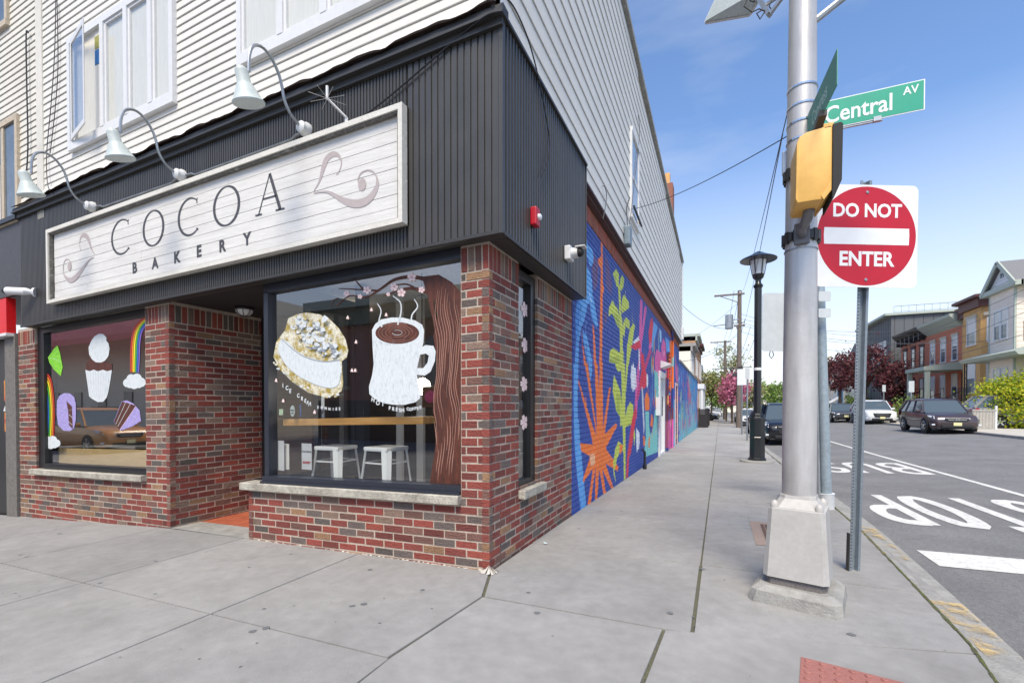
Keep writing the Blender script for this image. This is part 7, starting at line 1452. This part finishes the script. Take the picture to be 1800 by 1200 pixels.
for z0, z1 in ((5.5, 7.2), (2.2, 4.2)):
    hwin(H2, xf-1.15, 38.5, 39.6, z0, z1, 'stonetrim'); hwin(H2, xf, 42.2, 42.9, z0, z1, 'stonetrim')
    a = Vector((bay[3][0]-bay[2][0], bay[3][1]-bay[2][1], 0)); mid = Vector(((bay[2][0]+bay[3][0])/2, (bay[2][1]+bay[3][1])/2, 0)); u = a.normalized(); n = Vector((-u.y, u.x, 0)); n = n if n.x < 0 else -n
    for nm, q, w_, e in (('window', .05, .42, 'trim'), ('pane', .07, .32, 'window_pane')): MB().cbox(mid+n*q/2+Z3*(z0+z1)/2, w_*2, q, z1-z0-(.15 if nm == 'pane' else 0), (u, n, Z3)).build(nm, mt[e], H2)
    a = Vector((bay[1][0]-bay[0][0], bay[1][1]-bay[0][1], 0)); mid = Vector(((bay[0][0]+bay[1][0])/2, (bay[0][1]+bay[1][1])/2, 0)); u = a.normalized(); n = Vector((-u.y, u.x, 0)); n = n if n.x < 0 else -n
    for nm, q, w_, e in (('window', .05, .42, 'trim'), ('pane', .07, .32, 'window_pane')): MB().cbox(mid+n*q/2+Z3*(z0+z1)/2, w_*2, q, z1-z0-(.15 if nm == 'pane' else 0), (u, n, Z3)).build(nm, mt[e], H2)
    MB().cbox(mid+n*.06+Z3*(z1+.2), 1.1, .12, .22, (u, n, Z3)).build('lintel', mt['stonetrim'], H2)
MB().box(xf-1.2, xf-1.16, 38.7, 39.3, .6, 1.1).build('basement_window', mt['trim'], H2)
railing(H2, (xf-1.9, 37.2, 1.5), (xf-1.9, 39.4, 1.5), 1.0, 14); railing(H2, (xf-3.2, 42.0, .1), (xf-.6, 42.0, 1.5), .9, 10)
MB().box(xf-1.9, xf-.8, 37.2, 39.4, 0, 1.5).build('terrace_base', mt['dkstone'], H2)
# --- two red brick houses
H3 = thing('red_brick_house', 'orange red brick row house with a grey green cornice and white windows', 'house', (18.6, 47, .1)); H4 = thing('red_brick_house', 'red brick row house with a dark bracketed cornice and dark windows', 'house', (18.6, 53, .1))
for Hn, y0, y1, cm, tr in ((H3, 43.6, 50.2, 'greentrim', 'trim'), (H4, 50.2, 56.8, 'iron', 'dkstone')):
    MB().box(xf, 30, y0, y1, 1.3, 7.6).build('wall', mt['redbrickf'], Hn); MB().box(xf-.02, 30, y0, y1, 0, 1.3).build('base_wall', mt['dkstone'], Hn)
    mb = MB(); mb.add([(xf, y0, 7.5), (xf-.75, y0, 8.25), (xf-.8, y0, 8.45), (xf+.1, y0, 8.45), (xf, y1, 7.5), (xf-.75, y1, 8.25), (xf-.8, y1, 8.45), (xf+.1, y1, 8.45)], [(0, 1, 5, 4), (1, 2, 6, 5), (2, 3, 7, 6), (0, 3, 2, 1), (4, 5, 6, 7)]); mb.build('cornice', mt[cm], Hn)
    MB().box(xf, 30, y0, y1, 7.6, 8.4).build('roof', mt['modern'], Hn)
    for k in range(3):
        yc_ = y0+1.15+k*2.1; hwin(Hn, xf, yc_-.42, yc_+.42, 4.95, 6.75, 'stonetrim' if tr == 'trim' else 'dkstone', tr, blind=.4 if tr == 'trim' else .05); hwin(Hn, xf, yc_-.42, yc_+.42, 1.9, 3.8, None, tr)
    if cm == 'iron':
        for k in range(6): MB().box(xf-.5, xf, y0+.4+k*1.15, y0+.6+k*1.15, 7.3, 8.1).build('bracket', mt['iron'], Hn)
mb = MB(); mb.add([(xf-2.6, 42.6, 4.05), (xf-2.6, 46.6, 4.05), (xf-2.6, 46.6, 4.35), (xf-2.6, 42.6, 4.35), (xf, 42.6, 4.05), (xf, 46.6, 4.05), (xf, 46.6, 4.75), (xf, 42.6, 4.75)], [(0, 1, 2, 3), (0, 1, 5, 4), (3, 2, 6, 7), (0, 3, 7, 4), (1, 2, 6, 5)]); mb.build('porch_canopy', mt['greentrim'], H3)
for y in (42.8, 46.4): MB().box(xf-2.5, xf-2.2, y-.12, y+.12, .1, 4.05).build('porch_column', mt['greentrim'], H3)
steps(H3, xf-3.6, xf-1.2, 43.9, 45.6, 1.3); railing(H3, (xf-3.6, 43.9, .2), (xf-1.2, 43.9, 1.4)); railing(H3, (xf-3.6, 45.6, .2), (xf-1.2, 45.6, 1.4)); railing(H3, (xf-2.6, 46.8, 1.2), (xf-2.6, 50, 1.2), .9, 16)
MB().box(xf-2.6, xf, 46.4, 50.2, .1, 1.2).build('terrace_base', mt['dkstone'], H3); MB().box(xf-.05, xf, 42.95, 43.55, 1.4, 3.9).build('dark_doorway', mt['rubber'], H2)
# --- dark modern block and far houses on the right
H5 = thing('modern_block', 'tall dark grey panelled modern apartment block behind the red brick houses', 'building', (19, 62, 0)); MB().box(18.2, 32, 58.5, 70, 0, 10.9).build('wall', mt['modern'], H5); MB().box(17.6, 32, 58.2, 70.3, 10.9, 11.15).build('roof_slab', mt['greentrim'], H5)
mb = MB(); [mb.box(18.18, 18.2, 58.6+k*.6, 58.63+k*.6, 0, 10.8) for k in range(18)]; [mb.box(18.5+k*.8, 18.53+k*.8, 58.48, 58.5, 0, 10.8) for k in range(14)]; mb.build('panel_joint', mt['iron'], H5, kind='stuff')
for y in (60.0, 61.4, 62.8, 64.2): hwin(H5, 18.2, y, y+.9, 6.0, 8.4)
railing(H5, (18.4, 58.4, 11.15), (26, 58.4, 11.15), .7, 12)
def farhouse(label, x, y0, y1, h, wallm, roofm, peak=1.6, trim='trim', face=-1, depth=9, rows=((1.6, 3.2), (4.6, 6.2)), n=3, base=.1):
    t = thing('far_house', label, 'house', (x, y0, base)); xa, xb = (x, x+depth) if face < 0 else (x-depth, x)
    MB().box(xa, xb, y0, y1, base-1, base+h).build('wall', mt[wallm], t); yc = (y0+y1)/2
    if peak > 0:
        MB().add([(xa-.3, y0-.3, base+h), (xb+.3, y0-.3, base+h), (xb+.3, y1+.3, base+h), (xa-.3, y1+.3, base+h), (xa-.3, yc, base+h+peak), (xb+.3, yc, base+h+peak)], [(0, 1, 5, 4), (2, 3, 4, 5), (0, 4, 3), (1, 2, 5), (0, 3, 2, 1)]).build('roof', mt[roofm], t)
    else:
        MB().box(xa-.4, xb+.4, y0, y1, base+h, base+h+.25).build('cornice', mt[roofm], t); MB().box(xa-.15, xb+.15, y0, y1, base+h-.4, base+h).build('frieze', mt[roofm], t)
    for z0, z1 in rows:
        for k in range(n): yy = y0+(y1-y0)*(k+.5)/n; hwin(t, x, yy-.4, yy+.4, base+z0, base+z1, None, trim, face=face)
    return t
h = farhouse('grey shingled roof house behind the purple tree', 18.8, 71, 78, 8.2, 'cream', 'shingle'); 
h = farhouse('pale house with a bright blue front door beyond the purple tree', 18.2, 79, 86, 6.5, 'cream', 'shingle'); MB().box(18.05, 18.2, 79.5, 82.2, 1.2, 4.2).build('blue_porch_wall', mt['bluew'], h); steps(h, 14.6, 18, 80, 82, 1.4)
mb = MB(); mb.tube([(14.6, 79.8, .6), (16.2, 79.8, 1.4), (18, 79.8, 2.6)], .35, 6); mb.build('white_stair_wall', mt['trim'], h)
farhouse('beige house far along the right side of the street', 18.5, 88, 96, 7, 'paleclap', 'shingle'); farhouse('tan brick house farthest on the right side', 18.5, 98, 108, 7.5, 'tan', 'brownmetal', 0)
# far end of the street
t = thing('far_building', 'low brown and cream building closing the far end of the street', 'building', (9, 150, 0)); MB().box(2, 30, 150, 160, -1, 5.0).build('wall', mt['cream'], t); MB().box(1.8, 30.2, 149.8, 160, 5.0, 7.2).build('upper_band', mt['brownmetal'], t)
for k in range(12): MB().box(3+k*2.2, 4.4+k*2.2, 149.9, 150, 1.6, 3.6).build('window', mt['window_pane'], t)
tree('hazy tree mass left of the far building', 0, 128, -.4, 9, 5, LM['green'], 1500, .35, seed=30); tree('hazy tree behind the far parked cars', 13.5, 125, -.1, 8, 4, LM['green'], 1300, .35, seed=31)
# --- left side beyond the mural: porch houses
LHS = [('white porch house with a grey awning just beyond the mural wall', 37.5, 43, 6.6, 'cream', 'kerb', 0), ('tan brick house with a flared grey cornice behind the mural wall', 43.3, 49, 8.2, 'tan', 'greentrim', 0), ('brick row house with a bay, third beyond the mural', 49.3, 55, 8.0, 'tan', 'brownmetal', 0), ('white clapboard house with a dark awning on the left side', 56, 62, 6.5, 'paleclap', 'shingle', 1.6), ('pale house with a grey gable roof far on the left side', 64, 71, 6.5, 'trim', 'shingle', 2.0), ('cream house at the far end of the left side', 73, 82, 6.8, 'cream', 'shingle', 1.5), ('last white house on the left before the trees', 84, 96, 6.5, 'trim', 'shingle', 1.5)]
for i, (lb, y0, y1, h, wm_, rm, pk) in enumerate(LHS): farhouse(lb, (-.6, -.5, -.4, -.9, -1.2, -1.2, -1.2)[i], y0, y1, h, wm_, rm, pk, face=1, base=-.4)
p1_ = thing('front_porch', 'white columned porch beside the end of the mural wall', 'porch', (-1.5, 40, -.4)); MB().box(-.59, .45, 37.6, 42.9, 2.7, 3.1).build('porch_roof', mt['trim'], p1_)
for y in (37.8, 39.4, 41.0, 42.7): MB().tube([(.25, y, -.4), (.25, y, 2.7)], .13, 10).build('porch_column', mt['trim'], p1_)
MB().box(-.59, .45, 37.6, 42.9, -.5, .2).build('porch_floor', mt['kerb'], p1_)
fe = thing('iron_fence', 'dark iron fence and gate past the end of the mural wall', 'fence', (.3, 40, -.4))
for a, b in (((.75, 36.6, -.42), (.75, 43.5, -.42)), ((.75, 36.6, -.42), (.05, 36.6, -.42)), ((.75, 43.5, -.42), (.1, 43.5, -.42))): railing(fe, a, b, 1.45, 34)
tag(MB().box(.1, .62, 36.75, 37.3, -.42, .62).build('bin', mnew('bin_blue', S('3c4a5c'), .6), bevel=.03), 'dark blue waste bin behind the iron fence at the end of the mural', 'waste bin'); tag(MB().box(.1, .6, 36.75, 37.3, -.42, .68) if False else MB().box(.48, .72, 43.7, 44.3, -.42, .68).build('bin', mt['plastic'], bevel=.03), 'black waste bin past the far end of the iron fence', 'waste bin')
for y in (47.5, 51): pass
p = deep(1731, 735, 24.0)
gf = thing('garden_fence', 'weathered pale wooden gate between the grey minivan and the hedge', 'gate', (p.x, p.y, .1))
for k in range(7): MB().box(p.x-.45+k*.125, p.x-.45+k*.125+.115, p.y, p.y+.03, .15, 1.1).build('board', mnew('grey_board', S('a8a49c'), .9, var=.2, scale=8) if k == 0 else mt['grey_board'], gf)
MB().box(p.x-.48, p.x+.45, p.y-.03, p.y, 1.02, 1.1).build('rail', mt['grey_board'], gf); MB().box(p.x+.40, p.x+.48, p.y-.02, p.y+.06, .1, 1.3).build('post', mt['trim'], gf)
f3 = thing('dark_fence', 'dark fence behind the white SUV in front of the red brick house', 'fence', (16, 46, .1)); railing(f3, (15.95, 38.0, .1), (15.95, 43.2, .1), 1.1, 30); railing(f3, (15.95, 46.0, .1), (15.95, 56.0, .1), 1.1, 60)
# ================================================================== ACROSS THE AVENUE (seen only as reflections in the shop windows)
OB = thing('opposite_building', 'brown brick building with arched windows and olive cornice, seen reflected in the big window', 'building', (-16, -17, -.6)); MB().box(-19.3, -7.5, -28, -16.5, -2, 6.6).build('wall', mnew('brown_brick', S('94685a'), .9, var=.15, scale=3), OB)
MB().box(-20.0, -6.9, -28, -15.9, 6.6, 7.1).build('cornice', mt['greentrim'], OB); MB().box(-19.6, -7.3, -28, -16.2, 5.7, 6.6).build('frieze', mnew('olive_frieze', S('75786a'), .8), OB); MB().box(-19.4, -7.4, -28, -16.4, -2, 1.6).build('shop_band', mnew('dk_band', S('4a413a'), .8), OB)
for k in range(4):
    x = -17.8+k*3.1; pl = [(x-.55, 2.4), (x+.55, 2.4), (x+.55, 4.3)]+[(x+.55*math.cos(R(a)), 4.3+.55*math.sin(R(a))) for a in range(15, 180, 15)]+[(x-.55, 4.3)]
    MB().prism(pl, (-16.5, -16.42), lambda u, v, w_: (u, w_, v)).build('arched_window', mt['window_pane'], OB); MB().prism([(x-.7, 2.2), (x+.7, 2.2), (x+.7, 2.36), (x-.7, 2.36)], (-16.5, -16.3), lambda u, v, w_: (u, w_, v)).build('window_sill', mt['stonetrim'], OB)
OC = thing('opposite_building', 'cream building with a red awning, seen reflected in the left window', 'building', (-40, -17, -.6)); MB().box(-62, -26, -28, -17, -2, 8.5).build('wall', mt['cream'], OC)
MB().add([(-60, -17, 10.5), (-27, -17, 10.5), (-27, -13.8, 6.0), (-60, -13.8, 6.0), (-60, -13.8, 5.6), (-27, -13.8, 5.6)], [(0, 1, 2, 3), (3, 2, 5, 4)]).build('red_awning', mnew('awning', S('e0807a'), .8), OC)
for k in range(9):
    x = -58+k*3.6
    for z0, z1 in ((.6, 2.4),): MB().box(x, x+1.1, -16.98, -16.9, z0, z1).build('window', mt['window_pane'], OC)
